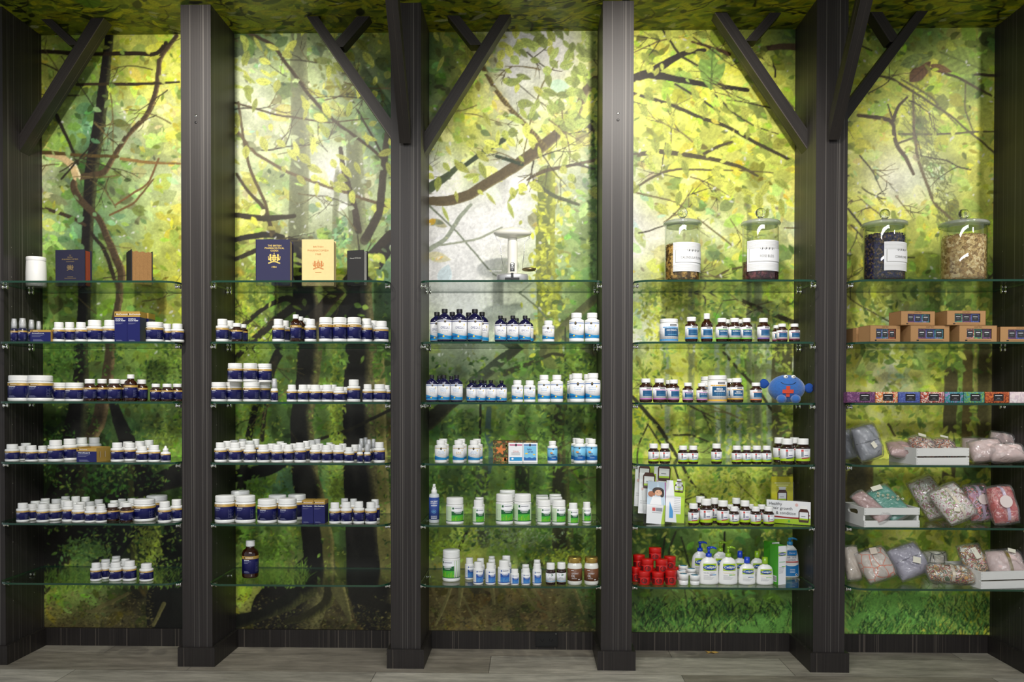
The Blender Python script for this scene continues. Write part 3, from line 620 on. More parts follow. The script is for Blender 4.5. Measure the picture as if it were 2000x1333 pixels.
for pts in ([(880, 1150, 3), (866, 1190, 3), (850, 1222, 2)], [(900, 1160, 2), (920, 1200, 2), (940, 1226, 1.5)], [(1020, 1150, 2), (1045, 1190, 3), (1075, 1200, 2)], [(1040, 1150, 3), (1060, 1180, 2)], [(250, 1160, 3), (180, 1195, 4)], [(170, 1196, 3), (240, 1192, 2)], [(320, 1180, 4), (300, 1222, 3)], [(900, 1148, 5), (896, 1186, 3)], [(960, 1140, 5), (965, 1180, 3)], [(1120, 1150, 3), (1140, 1200, 2)]):
    stroke(img, pts, (104, 98, 52), (150, 140, 80))
foliage(img, 5000, 2, 5, mask=lambda x, y: y < 1130, al=.7)
# crisp undergrowth on the lower half
def clump(n, x0, x1, y0, y1, a, cols, thr=0):
    for _ in range(n):
        x, y = rng.uniform(x0, x1), rng.uniform(y0, y1)
        if LMP[int(y-Y0), int(x-X0)] < .46: continue
        b_ = img[int(y-Y0), int(x-X0)]
        if b_.mean() < thr: continue
        stamp(img, x-X0, y-Y0, rng.uniform(*a), rng.uniform(a[0]*.4, a[1]*.45), rng.normal(.6, 1.), np.array(cols[rng.integers(len(cols))])*rng.uniform(.75, 1.15), .92)
LMP = vnoise(CH_, CW, 30)*.6+vnoise(CH_, CW, 12)*.4
clump(3200, 80, 354, 640, 1110, (2.5, 6), [(70, 112, 44), (104, 140, 50), (140, 160, 60), (40, 66, 30)]); clump(2600, 456, 764, 600, 1130, (2.5, 6), [(140, 168, 56), (104, 142, 50), (170, 180, 66), (60, 92, 38)], 62)
clump(2600, 836, 1166, 700, 1130, (3, 8), [(110, 146, 52), (144, 168, 62), (84, 120, 50), (60, 88, 44)], 52); clump(3200, 1238, 1552, 560, 1150, (3, 9), [(176, 190, 66), (150, 170, 60), (196, 204, 84), (96, 132, 56)], 70); clump(1500, 1656, 1940, 560, 1150, (5, 14), [(180, 190, 64), (160, 174, 60), (196, 200, 80), (110, 140, 56)], 80)
for x0_, x1_, y0_, y1_, n_, cs_ in ((1656, 1940, 1170, 1245, 1100, [(110, 170, 70), (150, 190, 80), (70, 120, 50), (40, 74, 34)]), (1238, 1552, 1185, 1240, 700, [(90, 150, 56), (60, 110, 44), (130, 170, 66), (30, 50, 26)]), (80, 352, 1120, 1152, 380, [(110, 150, 50), (140, 170, 56), (80, 116, 44)]), (470, 600, 1110, 1150, 260, [(110, 150, 50), (140, 170, 56)])):
    for _ in range(n_):
        x, y = rng.uniform(x0_, x1_), rng.uniform(y0_, y1_); l = rng.uniform(8, 22); q = rng.normal(0, .6)
        stroke(img, [(x, y, 1.0), (x+q*l*.4, y-l*.6, .9), (x+q*l, y-l, .5)], np.array(cs_[rng.integers(len(cs_))])*rng.uniform(.8, 1.1), None, .9)
for fx, fy, fl, fa in ((1500, 1236, 60, -2.0), (1520, 1236, 64, -1.3), (1480, 1238, 44, -2.5), (1690, 1180, 60, -.5), (1700, 1200, 70, -.9), (1760, 1170, 60, -.4), (1740, 1200, 60, -1.4), (1660, 1230, 60, -1.0), (1800, 1190, 50, -2.2)):     # fern fronds
    for i in range(16):
        t = i/16; x, y = fx+math.cos(fa)*fl*t, fy+math.sin(fa)*fl*t+18*t*t; ll = 13*(1-t)+3
        for q in (-1, 1): a_ = fa+q*1.2; stroke(img, [(x, y, 1.6), (x+math.cos(a_)*ll, y+math.sin(a_)*ll, .6)], (104, 160, 64), None, .9)
NBH = (rng.random((CH_, CW))-.5)
img *= (1+.10*(NB-.5)*2+.04*NBH)[:, :, None]
gl = img@np.array((.35, .5, .15)); img = img*.92+gl[:, :, None]*.08+np.array((1, 1, 4)); yv = np.arange(CH_)+Y0; xv = np.arange(CW)+X0; img *= 1+np.clip((yv-540)/360., 0, 1)[:, None, None]*np.clip((1300-yv)/120, 0, 1)[:, None, None]*np.where(xv > 1200, .34, np.where(xv > 800, .26, .2))[None, :, None]; img = s2l(np.clip(img, 0, 250))*.9  # lower print lightened in its colour to offset shade from shelves and stock
def surface(name, P, cols, nu, nv, extra=None):
    me = bpy.data.meshes.new(name); nV = nu*nv
    me.vertices.add(nV); me.vertices.foreach_set('co', P.astype(np.float32).ravel())
    ii = np.arange(nu*nv).reshape(nv, nu); a, b, c, d = ii[:-1, :-1].ravel(), ii[:-1, 1:].ravel(), ii[1:, 1:].ravel(), ii[1:, :-1].ravel()
    F = np.stack([a, b, c, d], 1).astype(np.int32); nF = len(F)
    me.loops.add(nF*4); me.loops.foreach_set('vertex_index', F.ravel()); me.polygons.add(nF); me.polygons.foreach_set('loop_start', np.arange(0, nF*4, 4, dtype=np.int32))
    me.update(); me.validate()
    at_ = me.color_attributes.new('print', 'FLOAT_COLOR', 'POINT'); rgba = np.ones((nV, 4), np.float32); rgba[:, :3] = cols; at_.data.foreach_set('color', rgba.ravel())
    return me
pm = bpy.data.materials.new('printed forest wallpaper'); pm.use_nodes = True; nt = pm.node_tree; b = nt.nodes['Principled BSDF']; N = nt.nodes.new; L = nt.links.new
ca = N('ShaderNodeAttribute'); ca.attribute_name = 'print'
tc = N('ShaderNodeTexCoord'); vo = N('ShaderNodeTexVoronoi'); vo.inputs['Scale'].default_value = 95; n2 = N('ShaderNodeTexNoise'); n2.inputs['Scale'].default_value = 60; n2.inputs['Detail'].default_value = 2
va = N('ShaderNodeVectorMath'); va.operation = 'MULTIPLY_ADD'; va.inputs[1].default_value = (.03, .03, .03); L(n2.outputs['Color'], va.inputs[0]); L(tc.outputs['Object'], va.inputs[2]); L(va.outputs[0], vo.inputs['Vector'])
sp = N('ShaderNodeSeparateColor'); L(vo.outputs['Color'], sp.inputs[0]); mr = N('ShaderNodeMapRange'); mr.inputs[3].default_value = .92; mr.inputs[4].default_value = 1.07; L(sp.outputs[0], mr.inputs[0])
vm = N('ShaderNodeVectorMath'); vm.operation = 'SCALE'; L(ca.outputs['Color'], vm.inputs[0]); L(mr.outputs[0], vm.inputs['Scale']); L(vm.outputs[0], b.inputs['Base Color'])
b.inputs['Roughness'].default_value = .42; b.inputs['Specular IOR Level'].default_value = .3
# wall mesh, one vertex about every 1.7 photo pixels
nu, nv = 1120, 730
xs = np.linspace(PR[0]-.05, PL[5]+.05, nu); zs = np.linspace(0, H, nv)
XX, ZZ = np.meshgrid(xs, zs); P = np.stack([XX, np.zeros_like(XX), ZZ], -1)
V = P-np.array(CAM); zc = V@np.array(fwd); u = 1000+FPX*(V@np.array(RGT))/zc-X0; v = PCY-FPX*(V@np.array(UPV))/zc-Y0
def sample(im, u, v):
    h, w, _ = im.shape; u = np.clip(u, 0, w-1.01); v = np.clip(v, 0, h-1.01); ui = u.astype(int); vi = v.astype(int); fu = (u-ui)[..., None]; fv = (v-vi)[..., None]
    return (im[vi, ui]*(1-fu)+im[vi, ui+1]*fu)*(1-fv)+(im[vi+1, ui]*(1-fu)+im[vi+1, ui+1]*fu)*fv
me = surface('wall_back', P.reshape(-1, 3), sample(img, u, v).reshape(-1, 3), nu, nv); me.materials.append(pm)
o = link('wall_back', me); tag(o, kind='structure')
# ceiling with the same print
cw, chh = 2300, 420
ci = np.ones((chh, cw, 3))*np.array((126, 138, 34)); ci *= (.55+.9*(vnoise(chh, cw, 70)*.6+vnoise(chh, cw, 26)*.4))[:, :, None]
for _ in range(5200):
    x, y = rng.uniform(0, cw), rng.uniform(0, chh); r = rng.random()
    c = (184, 182, 30) if r < .4 else (150, 164, 36) if r < .68 else (84, 110, 30) if r < .85 else (36, 44, 14) if r < .96 else (186, 190, 150)
    stamp(ci, x, y, rng.uniform(8, 26), rng.uniform(4, 10), rng.normal(.3, .8), np.array(c)*rng.uniform(.75, 1.1), .9, True)
for _ in range(260):
    x, y = rng.uniform(0, cw), rng.uniform(0, chh); a = rng.normal(0, .9); l = rng.uniform(20, 90)
    stroke(ci, [(x, y, rng.uniform(1, 3)), (x+l*math.cos(a)*.5, y+l*math.sin(a)*.5, 1.6), (x+l*math.cos(a+.4), y+l*math.sin(a+.4), .7)], (30, 26, 14), None, .9, ox=0, oy=0)
for x, y, a, t_ in ((330, 190, 60, 1.4), (1440, 250, 80, .2), (1330, 200, 60, -.4), (1640, 300, 60, .5), (1180, 260, 60, .1), (1900, 260, 90, .2), (2050, 200, 70, .8)): stamp(ci, x, y, a, a*.45, t_, (96, 130, 30), .95, True)
ci = s2l(np.clip(ci, 0, 250))*.7
nu2, nv2 = 900, 170
xs = np.linspace(PR[0]-.3, PL[5]+.3, nu2); ys = np.linspace(0, -.8, nv2); XX, YY = np.meshgrid(xs, ys)
P = np.stack([XX, YY, np.full_like(XX, H)], -1); uu = (XX-xs[0])/(xs[-1]-xs[0])*(cw-2); vv = (-YY/.8)*(chh-2)
me = surface('ceiling', P.reshape(-1, 3), sample(ci, uu, vv).reshape(-1, 3), nu2, nv2); me.materials.append(pm)
o = link('ceiling', me); tag(o, kind='structure')
m = MB(); m.box(-1.6, 6.2, -6.2, -.8, H, H+.03, mat('plain ceiling paint', (214, 214, 208), .8)); o = m.build('ceiling_plain'); tag(o, kind='structure'); o.name = 'ceiling'
# ------------------------------------------------------------------ bottles, tubs and jars
WP = mat('white plastic', (240, 240, 238), .32, coat=.15)
WPC = mat('white ribbed cap', (244, 244, 242), .38)
NAVY = mat('navy label print', (18, 22, 92), .35, coat=.2)
GOLD = mat('gold label band', (186, 150, 72), .4, .1)
INK = mat('black ink', (18, 18, 20), .5)
PRW = mat('white lettering', (236, 238, 242), .5)
PRG = mat('pale grey small print', (128, 132, 168), .5)
AMB = mat('amber glass', (48, 20, 8), .08, coat=.7)
AMBD = mat('dark amber glass', (40, 18, 10), .08, coat=.7)
BLG = mat('dark blue glass', (16, 14, 58), .07, coat=.8)
PAP = mat('label paper', (232, 233, 236), .45)
WAVE = mat('bright blue wave print', (22, 140, 200), .4)
WAVE2 = mat('deep blue wave print', (20, 96, 168), .4)
SKYB = mat('sky blue label print', (120, 190, 226), .4)
NVT = mat('navy lettering', (44, 54, 120), .5)
PBT = mat('pale blue lettering', (112, 160, 204), .5)
YEL = mat('yellow drop print', (232, 200, 60), .5)
GLT = mat('gold lettering', (206, 170, 70), .45)
TEA = mat('deep blue panel', (24, 84, 128), .4)
LIM = mat('lime green print', (172, 206, 30), .4)
RED = mat('red print', (206, 70, 66), .5)
GRY = mat('grey small print', (140, 142, 150), .5)
GRN = mat('leaf green print', (74, 178, 54), .4)
GRD = mat('dark green print', (20, 96, 46), .4)
PGR = mat('pale green print', (206, 228, 190), .45)
BLU = mat('mid blue print', (56, 120, 196), .4)
BROWN = mat('brown label print', (110, 68, 42), .45)
CLR = thin_glass('clear plastic', (.93, .94, .95), .12, .06, haze=.35)
CLEAR = thin_glass('clear acrylic', (.985, .99, .99), .03, .04)

def cap_prof(r, z0, z1, m):
    e = (z1-z0)*.08
    p = [(r*.97, z0, m), (r, z0+e, m)]
    for k in range(1, 5):
        z = z0+(z1-z0)*(.12+.17*k); p += [(r, z-e*.5, m), (r*.985, z, m), (r, z+e*.5, m)]
    p += [(r*.985, z1-e, m), (r*.93, z1, m), (0, z1, m)]
    return p
def body_mesh(name, prof, m, **k):
    b = MB(); b.lathe(prof, m, **k); return b
def L_bio(R, v0, v1, title=True):
    m = MB(); r = R+.0004; vg = v1-(v1-v0)*.17
    m.lathe([(r-.0006, v0, NAVY), (r, v0, NAVY), (r, vg, GOLD), (r, v1, GOLD), (r-.0006, v1, GOLD)], NAVY, 32)
    m.f = m.f[:-2]; m.m = m.m[:-2]; m.sm = m.sm[:-2]
    s = Sheet(m, wrap(R, .0006)); h = v1-v0
    s.rect(-.80*R, -.66*R, vg+.05*h, vg+.12*h, INK, 1); s.text('BioCeuticals', -.58*R, (vg+v1)/2, h*.062, PRW, 1, left=True, bold=.01)
    s.rect(-.8*R, -.15*R, vg-h*.085, vg-h*.045, PRW, 1, 3)
    for i, (l, c) in enumerate(((.05, PRG), (-.2, PRG), (-.3, PRG))): s.rect(-.8*R, l*R, vg-h*(.14+.05*i), vg-h*(.122+.05*i), c, 1, 3)
    for i in range(3): s.rect(-.8*R, (-.1-.08*i)*R, v0+h*(.05+.045*i), v0+h*(.066+.045*i), PRG, 1, 3)
    for i in range(9): s.rect(.62*R, (1.0+.12*((i*7) % 3))*R, v0+h*(.12+.065*i), v0+h*(.132+.065*i), PRG, 1, 2)
    return m
def L_wave(R, v0, v1, kind):
    m = MB(); r = R+.0004; h = v1-v0
    bg = SKYB if kind == 'B' else PAP
    m.lathe([(r-.0006, v0, bg), (r, v0, bg), (r, v1, bg), (r-.0006, v1, bg)], bg, 32); m.f = m.f[:-2]; m.m = m.m[:-2]; m.sm = m.sm[:-2]
    s = Sheet(m, wrap(R, .0006)); U = 1.35*R
    top = NVT if kind in 'OB' else (GLT if kind in 'AE' else WAVE2)
    s.rect(-U, U, v1-.085*h, v1-.045*h, top, 1, 12)
    s.ell(0, v1-.085*h, .15*R, .1*h if h < R*2.2 else .15*R, INK, 2); s.ell(0, v1-.07*h, .05*R, .05*R, GLT, 3, 8)
    if kind == 'B':
        s.band(-U, U, lambda u: v0, lambda u: v0+h*(.3+.05*math.sin(u/R*3)), WAVE2, 1, 16)
        s.ell(-.35*R, v0+.62*h, .3*R, .06*h, mat('orange fish print', (226, 150, 60), .5), 2, 10)
        for i, (t, x) in enumerate((('baby', -.1), ('DHA', .12))): s.text(t, x*R, v0+h*(.5-.15*i), h*.11, NVT, 2, bold=.02)
        s.rect(-.3*R, .5*R, v0+.18*h, v0+.2*h, PRW, 2, 3)
        return m
    s.band(-U, U, lambda u: v0+h*.02, lambda u: v0+h*(.27+.08*math.cos(u/R*1.5+2.2)), WAVE, 1, 20)
    s.band(-U, U, lambda u: v0+h*(.10+.05*math.cos(u/R*2+.6)), lambda u: v0+h*(.15+.065*math.cos(u/R*1.7+1.4)), WAVE2, 2, 20)
    s.ell(.62*R, v1-.24*h, .08*R, .06*h, YEL, 1, 10)
    if kind == 'O': s.text('OMEGA-3', 0, v0+.60*h, h*.14, NVT, 1, w=1.25*R)
    if kind == 'U': s.text('ULTIMATE', 0, v0+.69*h, h*.085, PBT, 1, w=1.05*R); s.text('OMEGA', 0, v0+.57*h, h*.085, PBT, 1, w=.95*R)
    if kind == 'A': s.text('ARCTIC', 0, v0+.66*h, h*.10, PBT, 1, w=1.0*R); s.rect(-.6*R, .6*R, v0+.54*h, v0+.57*h, PBT, 1, 4)
    if kind == 'E': s.text('EPA', 0, v0+.58*h, h*.17, GLT, 1, w=.9*R)
    s.rect(-.45*R, .45*R, v0+.45*h, v0+.463*h, GRY, 1, 4); s.rect(-.7*R, .7*R, v0+.40*h, v0+.41*h, GRY, 1, 4)
    if kind in 'OU': s.ell(-.55*R, v0+.17*h, .13*R, .05*h, NVT, 2, 8); s.ell(-.2*R, v0+.16*h, .12*R, .055*h, YEL, 3, 8)
    return m
def L_panel(R, v0, v1, col, txt=None, tub=False):
    m = MB(); r = R+.0004; h = v1-v0
    m.lathe([(r-.0006, v0, PAP), (r, v0, PAP), (r, v1, PAP), (r-.0006, v1, PAP)], PAP, 32); m.f = m.f[:-2]; m.m = m.m[:-2]; m.sm = m.sm[:-2]
    s = Sheet(m, wrap(R, .0006)); U = 1.35*R
    s.rect(-U, U, v0, v0+.09*h, col, 1, 12)
    s.rect(.05*R, .85*R, v1-.14*h, v1-.03*h, INK, 1, 4); s.rect(.12*R, .78*R, v1-.10*h, v1-.075*h, PRW, 2, 3)
    s.rect(-.75*R, 1.1*R, v1-.24*h, v1-.18*h, col, 1, 8)
    s.rect(-.55*R, 1.15*R, v0+.26*h, v1-.26*h, TEA, 1, 8)
    if txt:
        for i, t in enumerate(txt): s.text(t, .25*R, v0+(.62-.115*i)*h, h*.08, PRW, 2, bold=.03, w=min(1.15*R, .17*R*len(t)))
    s.rect(-.2*R, .8*R, v0+.36*h, v0+.375*h, SKYB, 2, 4)
    for i in range(3): s.rect(-.5*R, .6*R, v0+h*(.13+.03*i), v0+h*(.137+.03*i), GRY, 1, 4)
    for i in range(6): s.rect(-1.3*R, -.8*R, v0+h*(.3+.09*i), v0+h*(.31+.09*i), GRY, 1, 2)
    return m
def L_lime(R, v0, v1, acc):
    m = MB(); r = R+.0004; h = v1-v0
    m.lathe([(r-.0006, v0, PAP), (r, v0, PAP), (r, v1, PAP), (r-.0006, v1, PAP)], PAP, 32); m.f = m.f[:-2]; m.m = m.m[:-2]; m.sm = m.sm[:-2]
    s = Sheet(m, wrap(R, .0006))
    s.band(-1.4*R, 1.5*R, lambda u: v0, lambda u: v0+h*(.16+.13*(u/R+1.4)/2.9*1.4), LIM, 1, 16)
    s.band(-.3*R, .75*R, lambda u: v0+h*(.20+.06*u/R), lambda u: v0+h*(.275+.05*u/R), acc, 2, 8)
    s.rect(-.38*R, -.06*R, v1-.22*h, v1-.05*h, RED, 1, 3); s.rect(-.38*R, -.06*R, v0+.36*h, v1-.24*h, GRY, 1, 3)
    for i in range(2): s.rect(.04*R, (.7-.1*i)*R, v1-h*(.1+.07*i), v1-h*(.075+.07*i), GRY, 1, 4)
    s.rect(.04*R, .62*R, v0+.44*h, v0+.5*h, NVT, 1, 4)
    for i in range(6): s.rect(-1.2*R, -.6*R, v0+h*(.4+.08*i), v0+h*(.41+.08*i), GRY, 1, 2)
    return m
def L_green(R, v0, v1, blue=False, off=.15):
    m = MB(); r = R+.0004; h = v1-v0
    bg = PGR if not blue else PAP
    m.lathe([(r-.0006, v0, PAP), (r, v0, PAP), (r, v1, PAP), (r-.0006, v1, PAP)], PAP, 32); m.f = m.f[:-2]; m.m = m.m[:-2]; m.sm = m.sm[:-2]
    s = Sheet(m, wrap(R, .0006)); A, B_ = (BLU, mat('deep blue print', (36, 84, 168), .4)) if blue else (GRN, GRD)
    s.rect(-1.45*R, (-.6+off)*R, v0, v1, bg, 1, 6); s.rect((1.0+off)*R, 1.5*R, v0, v1, bg, 1, 4)
    s.rect(-1.45*R, 1.5*R, v0, v0+.04*h, B_, 3, 12)
    a, b_ = (-.58+off)*R, (.98+off)*R
    s.rect(a, b_, v0+.04*h, v0+.42*h, A, 2, 8); s.band(a, b_, lambda u: v0+.42*h, lambda u: v1-h*(.30+.05*math.sin((u-a)/(b_-a)*PI)), B_, 2, 10)
    for i in range(9):
        x = a+(b_-a)*(i+.5)/9; s.rect(x-.02*R, x+.02*R, v0+.06*h, v0+h*(.2+.16*((i*5) % 4)/3), LIM if not blue else SKYB, 3, 1)
    s.rect(a+.08*R, a+.28*R, v1-.17*h, v1-.05*h, B_, 2, 2); s.rect(a+.36*R, b_-.25*R, v1-.13*h, v1-.085*h, GRY, 2, 4)
    s.rect(a+.3*R, b_-.3*R, v0+.6*h, v0+.64*h, PRW, 4, 4); s.rect(a+.45*R, b_-.45*R, v0+.52*h, v0+.545*h, PRW, 4, 4)
    for i in range(7): s.rect(-1.4*R, a-.12*R, v0+h*(.2+.08*i), v0+h*(.21+.08*i), GRY, 2, 2)
    return m
def pb(w, h, capw=.38, capf=.26, lab=(.13, .60), sh=.70, m=None):
    '''white pill bottle: body, cap and label range'''
    R = w/2; m = m or WP
    z1 = h*(1-capf)
    prof = [(R*.90, 0), (R*.985, h*.02), (R, h*.05), (R, h*lab[0]-.0006), (R*.985, h*lab[0]), (R*.985, h*lab[1]), (R, h*lab[1]+.0006), (R, h*(sh-.03)), (R*.97, h*(sh-.005)), (R*.86, h*sh+.001), (w*capf if 0 else w*capw*.93, h*(sh+.025)), (w*capw*.9, z1+.001)]
    b = MB(); b.lathe(prof, m); c = MB(); c.lathe(cap_prof(w*capw, z1, h, WPC), WPC)
    return b, c, R*.985, h*lab[0], h*lab[1]
def amb(w, h, capw=.37, capf=.2, lab=(.13, .62), neck=.76, m=None, capm=None, shoulder=None):
    R = w/2; m = m or AMB; capm = capm or WPC; z1 = h*(1-capf); s0 = shoulder or neck-.08
    prof = [(R*.80, 0), (R*.93, h*.015), (R, h*.06), (R, h*s0), (R*.97, h*(s0+.25*(neck-s0))), (R*.86, h*(s0+.6*(neck-s0))), (w*capw*.95, h*neck), (w*capw*.86, z1-.002), (w*capw*.86, z1+.001)]
    b = MB(); b.lathe(prof, m); c = MB(); c.lathe(cap_prof(w*capw, z1, h, capm), capm)
    return b, c, R, h*lab[0], h*lab[1]
PINK = mat('mauve label band', (196, 116, 186), .4); PURP = mat('purple label band', (120, 96, 170), .4); ORNG = mat('orange label band', (226, 120, 60), .4)
BLB = mat('light blue label band', (60, 150, 214), .4); YLB = mat('yellow label band', (226, 176, 60), .4); MAR = mat('maroon label band', (140, 40, 84), .4); LMB = mat('green label band', (120, 196, 70), .4)
TEAL = mat('teal accent', (60, 176, 176), .4); CRIM = mat('crimson accent', (170, 36, 60), .4); SKA = mat('sky accent', (120, 190, 226), .4); ORA = mat('orange accent', (232, 150, 90), .4); BUA = mat('blue accent', (90, 96, 200), .4); INDG = mat('indigo accent', (46, 48, 110), .4); PUA = mat('violet accent', (136, 80, 168), .4)
BCAP = mat('black ribbed cap', (22, 21, 24), .35, coat=.3)
OILW = mat('white coconut oil', (230, 230, 222), .3, coat=.4)
GLDL = mat('gold metal lid', (190, 160, 84), .25, .8)
def make(T, w, h):
    '''-> [(part name, MB)]'''
    k = T[:2]; v = T[2:]
    if k == 'WB': b, c, R, a, z = pb(w, h); return [('body', b), ('cap', c), ('label', L_bio(R, a, z))]
    if k == 'WT': b, c, R, a, z = pb(w, h, .475, .22, (.13, .70), .755); return [('body', b), ('cap', c), ('label', L_bio(R, a, z))]
    if k == 'AB': b, c, R, a, z = amb(w, h); return [('body', b), ('cap', c), ('label', L_bio(R, a, z))]
    if k == 'AT': b, c, R, a, z = amb(w, h, .27, .155, (.13, .60), .80, None, None, .64); return [('body', b), ('cap', c), ('label', L_bio(R, a, z))]
    if k in ('SB', 'PB'):
        R = w/2; b = MB(); b.lathe([(R*.9, 0), (R, h*.03), (R, h*.50), (R*.9, h*.56), (R*.5, h*.60)], WP if k == 'PB' else mat('navy tinted bottle', (30, 30, 66), .2, coat=.4))
        c = MB(); c.lathe([(R*.62, h*.58), (R*.62, h*.74), (R*.45, h*.76), (R*.42, h*.97), (R*.3, h), (0, h)], mat('frosted white pump', (214, 216, 220), .3))
        o = MB(); o.lathe([(R*.82, h*.57), (R*.80, h*.8), (R*.66, h*1.0), (0, h*1.005)], CLR)
        return [('body', b), ('pump', c), ('clear_overcap', o), ('label', L_bio(R, h*.06, h*.47))]
    if k == 'DB':
        R = w/2; b = MB(); b.lathe([(R*.9, 0), (R, h*.03), (R, h*.50), (R*.93, h*.58), (R*.55, h*.64), (R*.5, h*.66)], WP)
        c = MB(); c.lathe([(R*.55, h*.65), (R*.55, h*.80), (R*.32, h*.84), (R*.2, h*.97), (0, h)], WPC); return [('body', b), ('dropper_cap', c), ('label', L_bio(R, h*.10, h*.5))]
    if k == 'NB': b, c, R, a, z = amb(w, h, .205, .12, (.07, .66), .85, BLG, BCAP, .66); return [('body', b), ('cap', c), ('label', L_wave(R, a, z, v or 'O'))]
    if k == 'NW': b, c, R, a, z = pb(w, h, .355, .17, (.12, .68), .76); return [('body', b), ('cap', c), ('label', L_wave(R, a, z, v or 'U'))]
    if k == 'ET':
        col, tx = {'p': (PINK, None), 'b': (BLB, None), 'g': (LMB, ('SUPER B',)), 'u': (PURP, None), 'm': (MAR, None), 'y': (YLB, ('MEGA', 'MAGNESIUM')), 'z': (PINK, ('MEGA ZINC',)), 'o': (ORNG, None)}[v]
        b, c, R, a, z = amb(w, h, .37, .175, (.13, .63)); return [('body', b), ('cap', c), ('label', L_panel(R, a, z, col, tx))]
    if k == 'EA': b, c, R, a, z = amb(w, h, .27, .2, (.12, .52), .76, None, None, .56); return [('body', b), ('cap', c), ('label', L_panel(R, a, z, BLB))]
    if k == 'EU':
        col, tx = {'b': (BLB, ('HIGH STRENGTH',)), 'y': (YLB, ('MEGA', 'MAGNESIUM'))}[v]
        b, c, R, a, z = pb(w, h, .485, .16, (.05, .78), .82); return [('body', b), ('cap', c), ('label', L_panel(R, a, z, col, tx))]
    if k == 'BK':
        acc = dict(c=CRIM, o=ORA, s=SKA, u=BUA, t=TEAL, i=INDG, v=PUA)[v or 'c']
        b, c, R, a, z = amb(w, h, .40, .235, (.13, .60), .73, AMBD); return [('body', b), ('cap', c), ('label', L_lime(R, a, z, acc))]
    if k == 'GT': b, c, R, a, z = pb(w, h, .48, .25, (.12, .68), .735); return [('body', b), ('cap', c), ('label', L_green(R, a, z, off=-.75 if v == 'l' else .12))]
    if k == 'GW': b, c, R, a, z = pb(w, h, .40, .27, (.10, .66), .715); return [('body', b), ('cap', c), ('label', L_green(R, a, z))]
    if k == 'LW': b, c, R, a, z = pb(w, h, .40, .27, (.10, .66), .715); return [('body', b), ('cap', c), ('label', L_green(R, a, z, True, .1))]
    if k == 'NA':
        b, c, R, a, z = amb(w, h, .43, .29, (.13, .55), .70, AMBD); m = MB(); r = R+.0004; hh = z-a
        m.lathe([(r-.0006, a, PAP), (r, a, PAP), (r, z, PAP), (r-.0006, z, PAP)], PAP, 32); m.f = m.f[:-2]; m.m = m.m[:-2]; m.sm = m.sm[:-2]
        s = Sheet(m, wrap(R, .0006)); s.ell(0, z-.18*hh, .5*R, .14*hh, GRD, 1); s.rect(-.3*R, .3*R, z-.2*hh, z-.16*hh, PRW, 2, 3); s.text('ZINC', 0, a+.5*hh, .12*hh, INK, 1)
        s.rect(-.7*R, .7*R, a+.36*hh, a+.4*hh, INK, 1, 4); s.rect(-1.3*R, 1.3*R, a+.1*hh, a+.17*hh, SKYB, 1, 8)
        return [('body', b), ('cap', c), ('label', m)]
    if k == 'OJ':
        R = w/2; b = MB(); b.lathe([(R*.82, 0), (R*.96, h*.03), (R, h*.08), (R, h*.68), (R*.93, h*.75), (R*.86, h*.78), (R*.86, h*.83)], OILW)
        c = MB(); c.lathe([(R*.90, h*.80, GLDL), (R*.93, h*.82, GLDL), (R*.93, h*.97, GLDL), (R*.88, h, GLDL), (R*.3, h*.99, BLK), (0, h*.99, BLK)], GLDL)
        m = MB(); r = R+.0004; a, z = h*.16, h*.60; hh = z-a
        m.lathe([(r-.0006, a, BROWN), (r, a, BROWN), (r, z, BROWN), (r-.0006, z, BROWN)], BROWN, 32); m.f = m.f[:-2]; m.m = m.m[:-2]; m.sm = m.sm[:-2]
        s = Sheet(m, wrap(R, .0006)); s.text('COCONUT', .05*R, a+.62*hh, .12*hh, PRW, 1, w=.95*R); s.text('OIL', -.2*R, a+.42*hh, .2*hh, PRW, 1, w=.5*R); s.rect(-.5*R, -.1*R, a+.85*hh, a+.89*hh, PRW, 1, 3)
        s.rect(-.4*R, .3*R, a+.2*hh, a+.22*hh, PRW, 1, 3); s.rect(.5*R, .75*R, a+.08*hh, a+.16*hh, PRW, 1, 2)
        return [('jar', b), ('lid', c), ('label', m)]
    if k == 'SP':
        R = w/2; b = MB(); b.lathe([(R*.9, 0), (R, h*.02), (R, h*.70), (R*.9, h*.74), (R*.5, h*.76)], mat('translucent white bottle', (206, 212, 214), .3))
        c = MB(); c.lathe([(R*.56, h*.75), (R*.56, h*.84), (R*.4, h*.87), (R*.4, h*.92), (R*.25, h*.94), (R*.25, h), (0, h)], WPC); c.box(-R*.18, R*.18, -R*.75, 0, h*.94, h*.985, WPC)
        m = MB(); r = R+.0004; a, z = h*.09, h*.66; hh = z-a; PB_ = mat('spray blue label', (46, 74, 150), .4)
        m.lathe([(r-.0006, a, PB_), (r, a, PB_), (r, z, PB_), (r-.0006, z, PB_)], PB_, 32); m.f = m.f[:-2]; m.m = m.m[:-2]; m.sm = m.sm[:-2]
        s = Sheet(m, wrap(R, .0006)); s.text('ANCIENT', 0, a+.82*hh, .075*hh, PRW, 1, w=1.5*R, bold=.02); s.text('MINERALS', 0, a+.73*hh, .05*hh, PRW, 1, w=1.5*R); s.rect(-.6*R, .6*R, a+.62*hh, a+.65*hh, PRW, 1, 5)
        for i in range(26):
            t = i/26; aa = t*10; rr = (.1+.45*t)*R; s.rect(rr*math.cos(aa)-.05*R, rr*math.cos(aa)+.05*R, a+.36*hh+rr*math.sin(aa)*.8-.04*R, a+.36*hh+rr*math.sin(aa)*.8+.04*R, SKYB, 1, 1)
        for i in range(3): s.rect(-.6*R, .6*R, a+hh*(.05+.05*i), a+hh*(.065+.05*i), PRW, 1, 4)
        return [('body', b), ('spray_head', c), ('label', m)]
